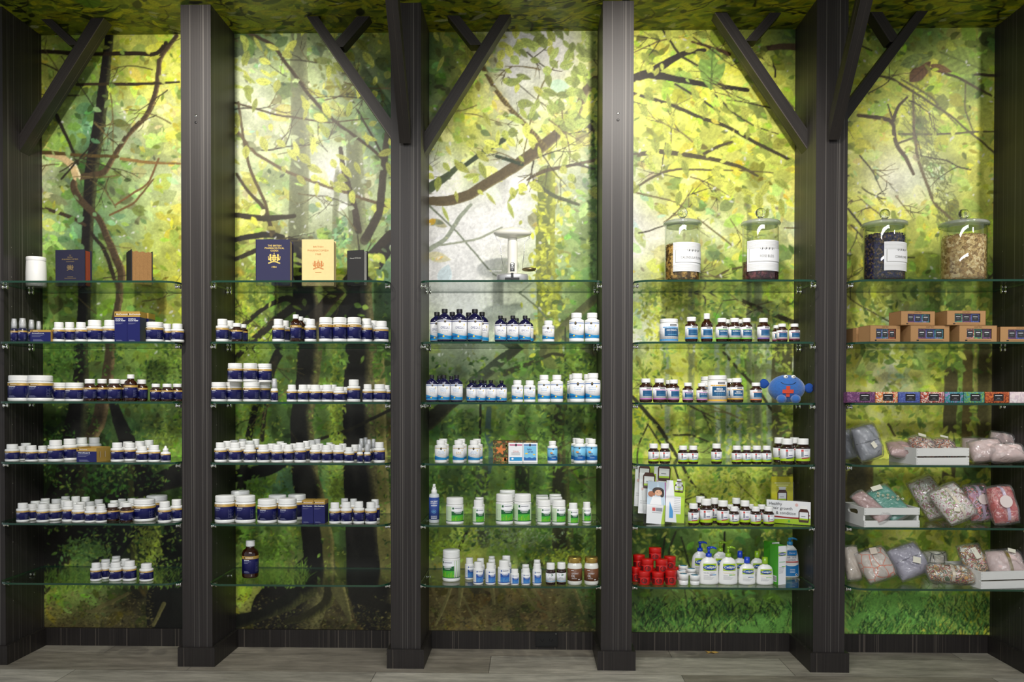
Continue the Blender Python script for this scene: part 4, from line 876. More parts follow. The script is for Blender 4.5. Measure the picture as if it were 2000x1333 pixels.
    if k == 'RJ':
        R = w/2; RD = mat('bright red plastic', (196, 18, 16), .38, coat=.2); DR = mat('dark red print', (84, 8, 12), .5)
        b = MB(); b.lathe([(R*.90, 0), (R*.96, h*.04), (R*.985, h*.57), (R*.96, h*.59)], RD); s = Sheet(b, lambda u, v_, k_: wrap(R*.985, .0006)(u, v_, k_))
        s.ell(.1*R, h*.33, .5*R, h*.2, DR, 1); [s.rect(-.22*R, .42*R, h*(.24+.06*i), h*(.255+.06*i), RD, 2, 4) for i in range(4)]; s.rect(-1.2*R, -.65*R, h*.1, h*.5, DR, 1, 4)
        c = MB(); c.lathe([(R*.97, h*.59), (R, h*.60), (R, h*.96), (R*.97, h), (0, h)], RD)
        return [('pot', b), ('lid', c)]
    if k == 'WJ':
        R = w/2; b = MB(); b.lathe([(R*.84, 0), (R*.92, h*.06), (R*.94, h*.5)], WP); c = MB(); c.lathe([(R, h*.46), (R, h*.92), (R*.94, h), (0, h)], WP)
        s = MB(); s.lathe([(R*.74, h+.0003), (0, h+.0006)], mat('blue lid sticker', (96, 160, 190), .4)); s.lathe([(R*.3, h+.0008), (0, h+.0009)], mat('teal lid sticker', (60, 120, 150), .4), c=(R*.2, 0, 0))
        return [('pot', b), ('lid', c), ('lid_sticker', s)]
KIND = {'WB': ('supplement_bottle', 'white bottle with navy and gold label', 'bottle'), 'WT': ('supplement_tub', 'wide-lidded white tub, navy and gold label', 'tub'),
        'AB': ('amber_bottle', 'amber bottle with navy and gold label', 'bottle'), 'AT': ('syrup_bottle', 'narrow-necked amber bottle with navy label', 'bottle'),
        'SB': ('pump_bottle', 'small dark pump bottle with clear overcap', 'bottle'), 'PB': ('pump_bottle', 'slim white pump bottle with clear overcap', 'bottle'), 'DB': ('dropper_bottle', 'small white dropper bottle with navy label', 'bottle'),
        'NBO': ('oil_bottle', 'dark blue OMEGA-3 bottle with black cap', 'bottle'), 'NBU': ('oil_bottle', 'dark blue oil bottle with pale lettering', 'bottle'),
        'NWU': ('capsule_bottle', 'white capsule bottle with pale blue lettering', 'bottle'), 'NWO': ('capsule_bottle', 'small white bottle with blue wave label', 'bottle'), 'NWA': ('capsule_bottle', 'white capsule bottle, yellow drop, blue wave', 'bottle'),
        'NWE': ('capsule_bottle', 'white EPA bottle with gold letters, wave', 'bottle'), 'NWB': ('capsule_bottle', 'white bottle with sky blue fish label', 'bottle'),
        'ETp': ('amber_bottle', 'amber bottle with mauve and blue label', 'bottle'), 'ETb': ('amber_bottle', 'amber bottle with blue label band', 'bottle'), 'ETg': ('amber_bottle', 'amber vitamin bottle with green label band', 'bottle'),
        'ETu': ('amber_bottle', 'amber bottle with purple label band', 'bottle'), 'ETm': ('amber_bottle', 'small amber bottle, maroon label band', 'bottle'), 'ETy': ('amber_bottle', 'amber magnesium bottle with yellow label band', 'bottle'),
        'ETz': ('amber_bottle', 'squat amber bottle with pale mauve label', 'bottle'), 'ETo': ('amber_bottle', 'amber bottle with orange label band', 'bottle'), 'EAb': ('syrup_bottle', 'narrow-necked amber bottle with blue label', 'bottle'),
        'EUb': ('powder_tub', 'white powder tub with blue label band', 'tub'), 'EUy': ('powder_tub', 'large white magnesium powder tub', 'tub'),
        'BK': ('amber_bottle', 'dark amber bottle with white-lime label', 'bottle'), 'GT': ('powder_tub', 'white powder tub with green label', 'tub'), 'GW': ('capsule_bottle', 'white bottle with green label', 'bottle'),
        'LW': ('capsule_bottle', 'white bottle with blue picture label', 'bottle'), 'NA': ('amber_bottle', 'small amber bottle with green badge label', 'bottle'), 'OJ': ('coconut_oil_jar', 'gold-lidded jar with brown OIL label', 'jar'),
        'SP': ('spray_bottle', 'slim spray bottle with deep blue label', 'bottle'), 'RJ': ('ointment_pot', 'bright red ointment pot', 'pot'), 'WJ': ('balm_pot', 'small white pot, blue lid sticker', 'pot')}
ACCN = dict(c='crimson', o='orange', s='pale blue', u='blue', t='teal', i='indigo', v='violet')
def kind_of(T):
    if T in KIND: return KIND[T]
    n, d, c = KIND[T[:2]]
    return n, d, c
ORD = ['', 'first', 'second', 'third', 'fourth', 'fifth', 'sixth', 'seventh', 'eighth', 'ninth', 'tenth', 'eleventh', 'twelfth', 'thirteenth', 'fourteenth', 'fifteenth', 'sixteenth']
PROTO = {}
def stock(bay, shelf, items, step=.058, d0=.012, rz=0.):
    '''items: (type, left px, right px, top px, row[, base px]) in the photograph; rows count back from the glass front'''
    placed = []
    for it in sorted(items, key=lambda i: i[4]):
        T, xl, xr, yt, row = it[:5]; zb = SZ[shelf]+.0004
        def geo(d):
            Y = GF+d; a, b_ = at(xl, yt, Y), at(xr, yt, Y); return Y, (a.x+b_.x)/2, (b_.x-a.x)*.985, a.z
        d = d0+.03
        for _ in range(3):
            Y, X, wd, zt = geo(d); d = d0+wd/2+row*step
        if len(it) > 5: zb = at((xl+xr)/2, it[5], Y).z
        lv = len(it) > 5
        for _ in range(90):
            Y, X, wd, zt = geo(d)
            if any(abs(zb-p[3]) < .03 and math.hypot(X-p[0], Y-p[1]) < wd/2+p[2]+.0004 for p in placed) and Y < -wd/2-.004: d += .003
            else: break
        else: print('CROWDED', bay, shelf, it)
        for p in placed:
            if abs(zb-p[3]) < .03:
                ov = wd/2+p[2]+.0003-math.hypot(X-p[0], Y-p[1])
                if ov > 0: wd = max(.02, wd-2*ov)
        placed.append((X, Y, wd/2, zb, it, zt))
        if lv: placed[-1] = (X, Y, wd/2, zb, it, zt)
    # names, labels, meshes
    rows = {}
    for p in placed:
        it = p[4]; rn = 'upper row' if len(it) > 5 else ('front row' if it[4] < .6 else 'second row' if it[4] < 1.6 else 'rear row')
        rows.setdefault((it[0], rn), []).append(p)
    tot = {}
    for p in placed: tot[p[4][0]] = tot.get(p[4][0], 0)+1
    for (T, rn), ps in rows.items():
        ps.sort(key=lambda p: p[0]); nm, desc, cat = kind_of(T)
        if T[:2] == 'BK': desc = f'dark amber bottle, white-lime label, {ACCN[T[2:] or "c"]} accent'
        for i, p in enumerate(ps):
            if tot[T] == 1: lab = f'{desc}, only one on {SHN[shelf]}, {BAYS[bay]}'
            elif len(ps) == 1: lab = f'{desc}, {rn}, {SHN[shelf]}, {BAYS[bay]}'
            else:
                q = ('leftmost' if i == 0 else 'rightmost' if i == len(ps)-1 else ORD[i+1]+' from left')
                lab = f'{desc}, {q}, {rn}, {SHN[shelf]}, {BAYS[bay]}'
            X, Y, r, zb, it, zt = p; h = zt-zb
            key = (T, round(2*r, 3), round(h, 3))
            if key not in PROTO: PROTO[key] = [(n_, b_.mesh(n_)) for n_, b_ in make(T, 2*r, h)]
            g = f'{desc.split(",")[0]}s, {SHN[shelf]} of the {BAYS[bay]}' if tot[T] > 1 else None
            t = thing(nm, (X, Y, zb), lab, cat, g, math.radians(random.uniform(-9, 9)+rz)+math.atan2(CX-X, CD+Y)*.5)
            for n_, me in PROTO[key]: link(n_, me, t)
    return placed
# ------------------------------------------------------------------ what stands on the shelves (photo positions of left, right, top; row)
def R_(T, row, yt, *xs): return [(T, a, b, yt, row) for a, b in xs]
stock(0, 1, [('SB', 21, 34, 623, 0), ('SB', 36, 52, 622, 0), ('SB', 55, 68, 625, .9), ('SB', 70, 81, 628, .9)] +
      R_('WB', 0, 630, (104, 126), (125, 147), (147, 169)) + [('WB', 169, 201, 626, 0), ('WB', 201, 231, 626, .5), ('WT', 286, 319, 630, 0), ('WB', 316, 337, 633, .8), ('WB', 334, 359, 633, .2)])
stock(0, 2, [('WT', 55, 102, 734, 0), ('WT', 18, 64, 734, .3), ('WT', 128, 163, 748, 0), ('WT', 101, 134, 748, .3), ('AB', 163, 188, 741, 0), ('AB', 188, 211, 741, .1), ('AB', 210, 237, 741, 0), ('AB', 232, 255, 742, .9),
             ('AT', 243, 268, 732, 0), ('AB', 266, 288, 742, .4), ('AB', 294, 315, 750, .1), ('AB', 315, 338, 750, 0), ('AB', 335, 358, 750, .4)])
stock(0, 3, [('WB', 11, 37, 868, 0), ('WB', 31, 52, 872, .1), ('WB', 50, 73, 870.5, 0), ('WB', 73, 93, 871, .1), ('WB', 94, 123, 860, 0), ('WB', 122, 151, 857.5, 0), ('WB', 39, 62, 866, 1.1), ('WB', 91, 112, 870, 1.1), ('WB', 147, 172, 855, 1.2), ('WB', 171, 197, 855, 1.9),
             ('WB', 217, 241, 865, 0), ('WB', 241, 266, 865, .1), ('WB', 266, 289, 872, 0), ('WB', 290, 313, 870, 0), ('DB', 314, 333, 871, 0), ('WB', 238, 261, 863, 1.1), ('WB', 262, 285, 862, 1.2), ('WB', 280, 302, 860, 1.9), ('WB', 288, 311, 871, 1.2)])
stock(0, 4, [('WB', 33, 56, 983, 0), ('WB', 50, 74, 985, .1), ('WB', 72, 95, 985, 0), ('WB', 93, 120, 985, 0), ('WB', 122, 145, 979, .1), ('WB', 141, 166, 986, 0), ('WB', 166, 187, 989, 0), ('WB', 187, 208, 988, 0), ('AB', 208, 233, 984, 0), ('AB', 235, 260, 983, 0), ('WT', 261, 303, 975, 0), ('WB', 309, 334, 980, 0), ('WB', 333, 357, 976, .9),
             ('WB', 58, 80, 979, 1.1), ('WB', 76, 98, 980, 1.1), ('WB', 99, 121, 975, 1.15), ('WB', 117, 139, 977, 1.2), ('WB', 147, 169, 981, 1.1), ('WB', 165, 186, 980, 1.1), ('WB', 186, 207, 985, 1.1), ('AB', 212, 233, 984, 1.1), ('WB', 232, 252, 980, 1.1), ('WT', 286, 327, 968, 1.1),
             ('WB', 78, 99, 974, 2.2), ('WB', 118, 138, 970, 2.25), ('WB', 138, 158, 970, 2.25), ('WB', 157, 177, 971, 2.25), ('WB', 183, 203, 976, 2.2), ('WB', 213, 233, 978, 2.2), ('WB', 229, 248, 975, 2.8), ('WB', 247, 267, 974, 2.2)])
stock(0, 5, [('WB', 177, 198, 1100, 0), ('WB', 195, 216, 1099, .05), ('WB', 214, 238, 1099, 0), ('WB', 240, 266, 1096, .1), ('WB', 273, 299, 1101, 0), ('WB', 196, 217, 1093, 1.1), ('WB', 216, 236, 1093, 1.15), ('WB', 235, 255, 1092, 1.2), ('WB', 217, 237, 1087, 2.2)], d0=.03)
stock(1, 1, [('WB', 422, 447, 624, 0), ('AB', 452, 474, 632, 0), ('WB', 437, 459, 627, 1), ('AB', 465, 484, 634, 1), ('WB', 532, 556, 624, 0), ('WB', 546, 567, 627, 1), ('AT', 567, 589, 615, 0), ('AT', 577, 597, 619, 1), ('WB', 590, 608, 622, 1), ('WB', 595, 618, 624, 0),
             ('WT', 623, 650, 621, 0), ('WT', 650, 678, 621, 0), ('WT', 678, 706, 621, 0), ('WB', 704, 728, 623, .1), ('WB', 719, 740, 627, 1), ('WB', 731, 759, 628, 0)])
a_ = stock(1, 2, [('WT', 413, 442, 747, 0), ('WT', 441, 474, 747, 0), ('WT', 475, 508, 747, 0), ('WT', 500, 529, 748, .5), ('PB', 529, 543, 740, 0), ('WT', 445, 474, 710, 0, 746.5), ('WT', 475, 503, 710, 0, 746.5), ('WT', 503, 531, 711, .3, 747.5),
             ('WB', 560, 580, 752, 0), ('WB', 581, 603, 752, 0), ('WB', 604, 628, 752, 0), ('WB', 628, 651, 752, 0), ('WB', 595, 613, 752, 1), ('WB', 619, 637, 753, 1), ('WB', 641, 660, 752, 1), ('WB', 651, 675, 756, 0), ('WB', 666, 684, 756.5, 1), ('WB', 678, 704, 742, 0), ('WB', 708, 728, 751, 0), ('WB', 728, 755, 751, 0), ('WB', 745, 764, 753, .9)])
stock(1, 3, [('WB', 419, 443, 865, 0), ('WB', 447, 472, 865, 0), ('WB', 476, 500, 869, 0), ('WB', 502, 527, 869, 0), ('WB', 530, 553, 869, 0), ('WB', 553, 575, 869, .1), ('WB', 575, 598, 865, 0), ('WB', 605, 627, 869, 0), ('WB', 628, 649, 870, 0), ('WB', 650, 672, 870, 0), ('WB', 672, 692, 874, 0), ('PB', 697, 709, 868, 0), ('PB', 711, 724, 868, 0), ('WB', 730, 752, 864, 0),
             ('WB', 434, 455, 862, 1.1), ('WB', 463, 483, 863, 1.1), ('WB', 478, 499, 861, 1.2), ('WB', 520, 542, 867, 1.1), ('WB', 543, 563, 866, 1.1), ('WB', 564, 585, 867, 1.1), ('WB', 590, 607, 862, 1.1), ('WB', 615, 634, 867, 1.1), ('WB', 637, 657, 868, 1.1), ('WB', 660, 679, 867, 1.1), ('WB', 684, 702, 869, 1.1), ('PB', 714, 727, 859, 1.1), ('PB', 700, 712, 857, 1.7), ('PB', 724, 735, 858, 1.8),
             ('WB', 447, 467, 860, 2.2), ('WB', 464, 484, 858, 2.7), ('WB', 491, 509, 858, 2.2), ('WB', 538, 557, 863, 2.2), ('WB', 600, 618, 860, 2.2), ('WB', 611, 628, 858, 3), ('WB', 635, 652, 865, 2.2), ('PB', 708, 720, 855, 2.6)], step=.056)
stock(1, 4, [('WT', 420, 459, 968, 0), ('WT', 460, 499, 968, 0), ('WT', 503, 541, 975, 0), ('WT', 543, 580, 974, 0), ('WT', 451, 488, 959, 1.1), ('WT', 524, 560, 967, 1.1), ('WT', 562, 598, 966, 1.2),
             ('WB', 643, 665, 982, 0), ('WB', 665, 688, 981, 0), ('WB', 690, 712, 980, 0), ('WB', 713, 736, 981, 0), ('WB', 664, 682, 974, 1.2), ('WB', 682, 699, 975, 1.25), ('WB', 723, 742, 976, 1.1)], step=.085)
stock(1, 5, [('AT', 473, 505, 1056, 0)], d0=.10)
stock(2, 1, [('NBO', 854, 883, 604, 0), ('NBO', 883, 912, 604.5, 0), ('NBO', 913, 942, 604.5, 0), ('NBO', 840, 867, 610, 1.0), ('NBO', 870, 897, 610, 1), ('NBO', 902, 929, 611, 1), ('NBO', 928, 955, 610, 1),
             ('NBO', 966, 989, 617, 0), ('NBO', 990, 1013, 617, 0), ('NBO', 1014, 1037, 617, 0), ('NBO', 974, 996, 622, 1), ('NBO', 998, 1020, 622, 1), ('NBO', 1021, 1042, 622, 1), ('NWO', 1059, 1083, 627, 0), ('NWU', 1111, 1141, 612, 0), ('NWU', 1142, 1171, 612, 0)], step=.066)
stock(2, 2, [('NBU', 832, 855, 733, 0), ('NBU', 855, 879, 733, 0), ('NBU', 880, 904, 733, 0), ('NBU', 847, 869, 734.5, 1), ('NBU', 871, 892, 735, 1), ('NBU', 911, 930, 743, 0), ('NBU', 930, 949, 743, 0), ('NBU', 949, 969, 743, 0), ('NBU', 969, 990, 743.5, 0), ('NBU', 918, 936, 743.5, 1), ('NBU', 938, 956, 743.5, 1),
             ('NWU', 999, 1022, 743, 0), ('NWU', 1023, 1046, 743.5, 0), ('NWU', 1050, 1075, 733, 0), ('NWU', 1075, 1100, 733, 0), ('NWU', 1112, 1142, 730, 0), ('NWU', 1143, 1173, 729.5, 0), ('NWU', 1107, 1134, 732, 1.2), ('NWU', 1136, 1162, 731.5, 1.2)])
stock(2, 3, [('NWA', 849, 873, 860, 0), ('NWA', 854, 877, 857.5, 1.1), ('NWE', 884, 907, 860, 0), ('NWE', 890, 912, 857.5, 1.1), ('NWA', 914, 938, 860, 0), ('NWA', 920, 943, 858, 1.1), ('NWB', 1069, 1089, 862, .1), ('NWB', 1120, 1144, 857.5, 0), ('NWB', 1144, 1167, 858, .3), ('NWB', 1115, 1137, 856, 1.2), ('NWB', 1140, 1161, 856, 1.4)], d0=.022)
stock(2, 4, [('SP', 838, 858, 946, .6), ('GT', 871, 906, 972, 0), ('GW', 923, 946, 977, 0), ('GW', 926, 947, 972, 1), ('GT', 968, 1003, 965, 0), ('GT', 1004, 1038, 965, 0), ('GT', 975, 1007, 958, 1.4), ('GT', 1049, 1076, 977, 0), ('GT', 1078, 1105, 977, 0), ('GT', 1046, 1072, 971, 1.15), ('GT', 1073, 1099, 971, 1.15), ('GT', 1046, 1071, 967, 2.3), ('GT', 1072, 1097, 966, 2.3), ('GW', 1109, 1130, 983, 0), ('GW', 1137, 1155, 981, .9)], step=.064)
stock(2, 5, [('GTl', 864, 899, 1074, .9), ('LW', 924, 944, 1098, 0), ('LW', 948, 968, 1100, 0), ('LW', 972, 997, 1095, 0), ('LW', 997, 1014, 1112, 0), ('LW', 1018, 1036, 1110, 0), ('LW', 1040, 1058, 1101, 0), ('NA', 1066, 1085, 1100, 0), ('NA', 1087, 1106, 1099, .1), ('OJ', 1108, 1137, 1088, 0), ('OJ', 1141, 1169, 1088, 0),
             ('LW', 908, 926, 1090, 1.7), ('LW', 930, 947, 1091, 1.2), ('LW', 952, 969, 1093, 1.1), ('LW', 953, 968, 1087, 2.2), ('LW', 979, 999, 1086, 1.3), ('LW', 1018, 1035, 1103, 1), ('LW', 1041, 1057, 1094, 1)], step=.055, d0=.014)
stock(3, 1, [('EUb', 1288, 1325, 624, 0), ('ETb', 1338, 1363, 620, 0), ('EAb', 1369, 1392, 613, 0), ('ETg', 1398, 1422, 622, 0), ('ETg', 1423, 1447, 622, 0), ('ETg', 1447, 1469, 622, .1), ('ETg', 1407, 1429, 625, 1), ('ETg', 1433, 1454, 625, 1), ('ETu', 1479, 1503, 622, 0), ('ETm', 1517, 1538, 633, 0), ('ETm', 1508, 1527, 636, .9), ('ETm', 1541, 1562, 633, 0)])
stock(3, 2, [('ETp', 1249, 1274, 740, 0), ('ETp', 1275, 1301, 740, 0), ('ETp', 1304, 1327, 742, 0), ('ETp', 1297, 1318, 743, 1), ('ETz', 1333, 1354, 748, 0), ('ETz', 1360, 1382, 749, .1), ('EUy', 1382, 1420, 734, 0), ('EUy', 1368, 1400, 736, 1.1), ('ETy', 1426, 1452, 739, 0), ('ETy', 1416, 1438, 740, 1.1), ('ETo', 1465, 1488, 748, 0)])
stock(3, 3, [('BKc', 1266, 1287, 867, 0), ('BKo', 1288, 1309, 867, 0), ('BKs', 1324, 1344, 871, 0), ('BKs', 1344, 1364, 871, 0), ('BKu', 1389, 1410, 867, 0), ('BKc', 1429, 1449, 871, 0), ('BKt', 1449, 1468, 871, 0), ('BKt', 1468, 1488, 871, 0), ('BKt', 1488, 1507, 871, 0), ('BKi', 1524, 1551, 857, 0), ('BKc', 1554, 1582, 857, 0), ('BKi', 1510, 1534, 855, 1.1), ('BKi', 1541, 1563, 855, 1.3)])
stock(3, 4, [('BKc', 1344, 1365, 984, 0), ('BKo', 1367, 1392, 975, 0), ('BKc', 1400, 1424, 978, 0), ('BKi', 1424, 1444, 990, 0), ('BKv', 1444, 1466, 978, .1), ('BKc', 1466, 1486, 990, 0), ('BKc', 1491, 1512, 990, 0), ('BKo', 1357, 1379, 970, 1), ('BKi', 1386, 1405, 973, 1), ('BKi', 1416, 1434, 986, 1), ('BKv', 1428, 1448, 973, 1.5), ('BKc', 1455, 1474, 985, 1), ('BKc', 1478, 1497, 986, 1)])
stock(3, 5, [('RJ', 1246, 1270, 1116, 0), ('RJ', 1273, 1297, 1117, 0), ('RJ', 1299, 1321, 1114, 0), ('RJ', 1232, 1253, 1108, 1.05), ('RJ', 1259, 1282, 1110, 1.05), ('RJ', 1284, 1307, 1110, 1.05), ('RJ', 1307, 1328, 1108, 1.05),
             ('RJ', 1252, 1277, 1092, .35, 1117.5), ('RJ', 1280, 1304, 1093, .35, 1118), ('RJ', 1236, 1260, 1084, 1.4, 1109.5), ('RJ', 1297, 1320, 1087, 1.3, 1111.5),
             ('WJ', 1325, 1345, 1121, 0), ('WJ', 1347, 1367, 1123.5, 0), ('WJ', 1322, 1341, 1115, .9), ('WJ', 1340, 1360, 1111, .35, 1126), ('WJ', 1325, 1344, 1105, .9, 1119.5)], step=.055, d0=.03)
stock(3, 5, [('RJ', 1267, 1292, 1070, .9, 1094)], step=.055, d0=.03)
_t = [o for o in C.objects if o.get('label', '').startswith('bright red ointment pot')]
_t[-1]['label'] = 'bright red ointment pot at the very top of the red pot pyramid'; _t[-1]['group'] = _t[0]['group']
# ------------------------------------------------------------------ books on the top shelf
Z0 = SZ[0]+.0004
def px_size(xl, xr, yt, Y, zb): a, b_ = at(xl, yt, Y), at(xr, yt, Y); return (a.x+b_.x)/2, b_.x-a.x, a.z-zb
def book(label, xl, xr, yt, d, th, cover, page, rz=0, art=None, spine=False, group='old reference books on the top shelves'):
    Y = GF+d; X, w, h = px_size(xl, xr, yt, Y, Z0)
    t = thing('book', (X, Y, Z0), label, 'book', group, math.radians(rz))
    m = MB(); c = .003
    m.box(-w/2, w/2, 0, c, 0, h, cover); m.box(-w/2, w/2, th-c, th, 0, h, cover)
    n = 8; vs = []
    for i in range(n+1):
        a = PI*i/n; vs.append((-w/2-.007*math.sin(a), th/2-th/2*math.cos(a)))
    m.add([(x, y, 0) for x, y in vs]+[(x, y, h) for x, y in vs], [(i+1, i, i+n+1, i+n+2) for i in range(n)]+[tuple(range(n+1))[::-1], tuple(range(n+1, 2*n+2))], cover)
    if art: art(Sheet(m, flat_xz(-.0003, 0, 0, .0003)), w, h)
    m.build('cover', t)
    p = MB(); e = .005; k = 26
    for i in range(k):
        y0 = c+(th-2*c)*i/k; y1 = c+(th-2*c)*(i+.8)/k; p.box(-w/2+.001, w/2-e-random.uniform(0, .0012), y0, y1, e*.6, h-e*.6, page)
    p.build('pages', t)
    return t
def crest(s, u, v, r, m, m2):
    # shield, crown and two supporting beasts over a ribbon
    s.poly([(u-.28*r, v+.25*r), (u+.28*r, v+.25*r), (u+.28*r, v-.15*r), (u+.15*r, v-.38*r), (u, v-.48*r), (u-.15*r, v-.38*r), (u-.28*r, v-.15*r)], m, 1)
    s.poly([(u-.02*r, v+.2*r), (u+.02*r, v+.2*r), (u+.02*r, v-.4*r), (u-.02*r, v-.4*r)], m2, 2); s.rect(u-.24*r, u+.24*r, v-.06*r, v-.03*r, m2, 2)
    s.poly([(u-.2*r, v+.3*r), (u+.2*r, v+.3*r), (u+.26*r, v+.52*r), (u+.12*r, v+.42*r), (u, v+.62*r), (u-.12*r, v+.42*r), (u-.26*r, v+.52*r)], m, 1); s.ell(u, v+.70*r, .06*r, .08*r, m, 1, 8)
    for q in (-1, 1):
        f = lambda pts: s.poly([(u+q*x*r, v+y*r) for x, y in (pts if q > 0 else pts[::-1])], m, 1)
        f([(.34, -.42), (.52, -.44), (.70, -.1), (.62, .28), (.46, .36), (.40, .1), (.44, -.12)])           # body
        f([(.42, .3), (.64, .24), (.66, .5), (.54, .64), (.40, .52)])                                       # head
        f([(.30, .06), (.46, .12), (.44, .2), (.30, .16)]); f([(.30, -.2), (.46, -.1), (.44, -.02), (.30, -.12)])   # paws
        f([(.66, -.3), (.84, -.2), (.88, .25), (.80, .35), (.78, -.05), (.66, -.16)])                       # tail
    s.band(u-.85*r, u+.85*r, lambda x: v-.66*r+.12*r*math.cos((x-u)/r*3.4), lambda x: v-.50*r+.12*r*math.cos((x-u)/r*3.4), m, 1, 14)
CNV = mat('navy cloth cover', (40, 40, 78), .75, noise=.15, nscale=900, bump=.1); CNV2 = mat('dark indigo cloth cover', (30, 30, 56), .7, noise=.15, nscale=900)
CRM = mat('cream cloth cover', (232, 212, 152), .8, noise=.08, nscale=60); BKC = mat('black cloth cover', (30, 29, 31), .7, noise=.1, nscale=700)
PGC = mat('aged page edges', (222, 200, 160), .85, noise=.1, nscale=300); PGR_ = mat('red stained page edges', (142, 62, 36), .8, noise=.2, nscale=200); PGB = mat('brown page edges', (170, 128, 78), .85, noise=.35, nscale=260); PGW = mat('white page edges', (226, 224, 216), .85)
GF_ = mat('gilt stamping', (236, 204, 104), .4, .2); RF_ = mat('orange red stamping', (206, 128, 60), .6); GFD = mat('dull gilt stamping', (150, 128, 84), .5, .2)
def art_ex(s, w, h):
    s.text('THE', 0, h*.845, h*.026, GFD, 1); s.text('EXTRA', 0, h*.79, h*.034, GFD, 1, bold=.01); s.text('PHARMACOPŒIA', 0, h*.735, h*.036, GFD, 1, w=w*.56, bold=.01)
    s.rect(-w*.14, w*.14, h*.665, h*.675, GFD, 1); crest(s, 0, h*.51, w*.13, GFD, CNV2); s.rect(-w*.1, w*.1, h*.245, h*.255, GFD, 1); s.rect(-w*.2, w*.2, h*.205, h*.213, GFD, 1)
book('thick dark indigo pharmacopoeia with gilt title beside the white canister', 107, 167, 488, .165, .050, CNV2, PGR_, -5, art_ex)
def art_cx(s, w, h):
    s.text('THE BRITISH', .04*w, h*.865, h*.036, GF_, 1, w=w*.40, bold=.012); s.text('PHARMACEUTICAL', .04*w, h*.81, h*.036, GF_, 1, w=w*.58, bold=.012); s.text('CODEX', .04*w, h*.755, h*.036, GF_, 1, w=w*.24, bold=.012)
    crest(s, .03*w, h*.59, w*.21, GF_, CNV); s.text('1934', .03*w, h*.40, h*.036, GF_, 1, w=w*.14, bold=.02)
book('navy cloth codex with gilt crest and the year 1934', 501, 566, 468, .16, .062, CNV, PGC, 3, art_cx)
def art_bp(s, w, h):
    s.text('BRITISH', 0, h*.84, h*.038, RF_, 1, w=w*.32); s.text('PHARMACOPŒIA', 0, h*.76, h*.042, RF_, 1, w=w*.68); s.text('1968', 0, h*.68, h*.04, RF_, 1, w=w*.17)
    crest(s, 0, h*.455, w*.2, RF_, CRM); s.rect(-w*.1, w*.1, h*.285, h*.292, RF_, 1)
book('cream cloth pharmacopoeia with orange crest and the year 1968', 591, 652, 468, .17, .045, CRM, PGC, 1, art_bp)
def art_bk(s, w, h): s.text('Manual Of Botany', 0, h*.77, h*.034, mat('white stamping', (220, 218, 210), .5), 1, w=w*.68)
book('small black book with white title, right of the cream book', 677, 712, 489, .155, .040, BKC, PGW, -16, art_bk)
# the book that turns its page edges to the room
Y = GF+.13; X, w_, h_ = px_size(258, 297, 489, Y, Z0)
t = thing('book', (X, Y, Z0), 'dark book turned so its brown fanned page edges face out', 'book', 'old reference books on the top shelves', math.radians(36))
m = MB(); dd = .105; m.box(-w_/2, -w_/2+.003, 0, dd, 0, h_, BKC); m.box(w_/2-.003, w_/2, 0, dd, 0, h_*.985, BKC); m.box(-w_/2, w_/2, dd-.004, dd, 0, h_, BKC); m.build('cover', t)
p = MB(); k = 34
for i in range(k):
    x0 = -w_/2+.003+(w_-.006)*i/k; p.box(x0, x0+(w_-.006)/k*.72, .004+.003*abs(math.sin(i*.45)), dd-.004, .003, h_-.006-.002*math.sin(i*.6), PGB)
p.build('pages', t)
# white canister at the far left
Y = GF+.20; X, w_, h_ = px_size(52, 89, 503, Y, Z0); R = w_/2
t = thing('canister', (X, Y, Z0), 'plain white lidded canister at the left end of the top shelf', 'canister')
m = MB(); m.lathe([(R*.93, 0), (R, h_*.05), (R*.995, h_*.45), (R*.93, h_*.86), (R*.9, h_*.87)], WP, 36); m.build('body', t)
m = MB(); m.lathe([(R*.94, h_*.865), (R*.95, h_*.875), (R*.95, h_*.975), (R*.9, h_), (0, h_)], WPC, 36); m.build('lid', t)

# ------------------------------------------------------------------ enamel letter-scale style weighing machine
ENM = mat('cream enamel', (236, 234, 222), .18, coat=.6); STL = mat('polished steel', (200, 200, 204), .12, 1); GPL = thin_glass('glass plate', (.93, .95, .95), .02, .05)
Y = -.17; X = at(1001, 500, Y).x; sc_ = (at(1038, 450, Y).x-at(963, 450, Y).x)/75     # metres per photo pixel at that depth
t = thing('weighing_scale', (X, Y, Z0), 'old cream enamel weighing scale with oval pan on the middle top shelf', 'scale')
zt = at(1001, 441, Y).z-Z0
def Z_(y): return at(1001, y, Y).z-Z0
m = MB(); Rb = 50*sc_
m.lathe([(Rb, 0), (Rb, .006)], GPL, 40, sy=.62); m.build('glass_tray', t)
DRM = mat('brushed steel drum', (214, 214, 216), .34, .6); m = MB(); zb1 = Z_(537); m.lathe([(31*sc_, .0065), (31*sc_, zb1*.86, DRM), (30*sc_, zb1, ENM), (10*sc_, zb1*1.03, ENM), (0, zb1*1.03, ENM)], DRM, 40, sy=.62)
m.build('base', t)
m = MB(); m.box(-14*sc_, 14*sc_, -19.8*sc_, -19*sc_, zb1*.28, zb1*.62, BLK); m.box(-2.5*sc_, 2.5*sc_, -20.4*sc_, -19*sc_, zb1*.45, zb1*1.05, BLK); m.build('pointer_bar', t)
m = MB(); z0, z1 = zb1, Z_(464); r_ = 9.6*sc_
m.lathe([(r_*1.12, z0), (r_*1.0, z0+.012), (r_*1.02, z0+(z1-z0)*.5), (r_, z0+(z1-z0)*.85), (r_*.9, z1+.004)], ENM, 28, sy=.75); m.build('column', t)
m = MB(); s = Sheet(m, lambda u, v, k: (u, -r_*.75*math.sqrt(max(.02, 1-(u/(r_*1.03))**2))-.0008*k, v))
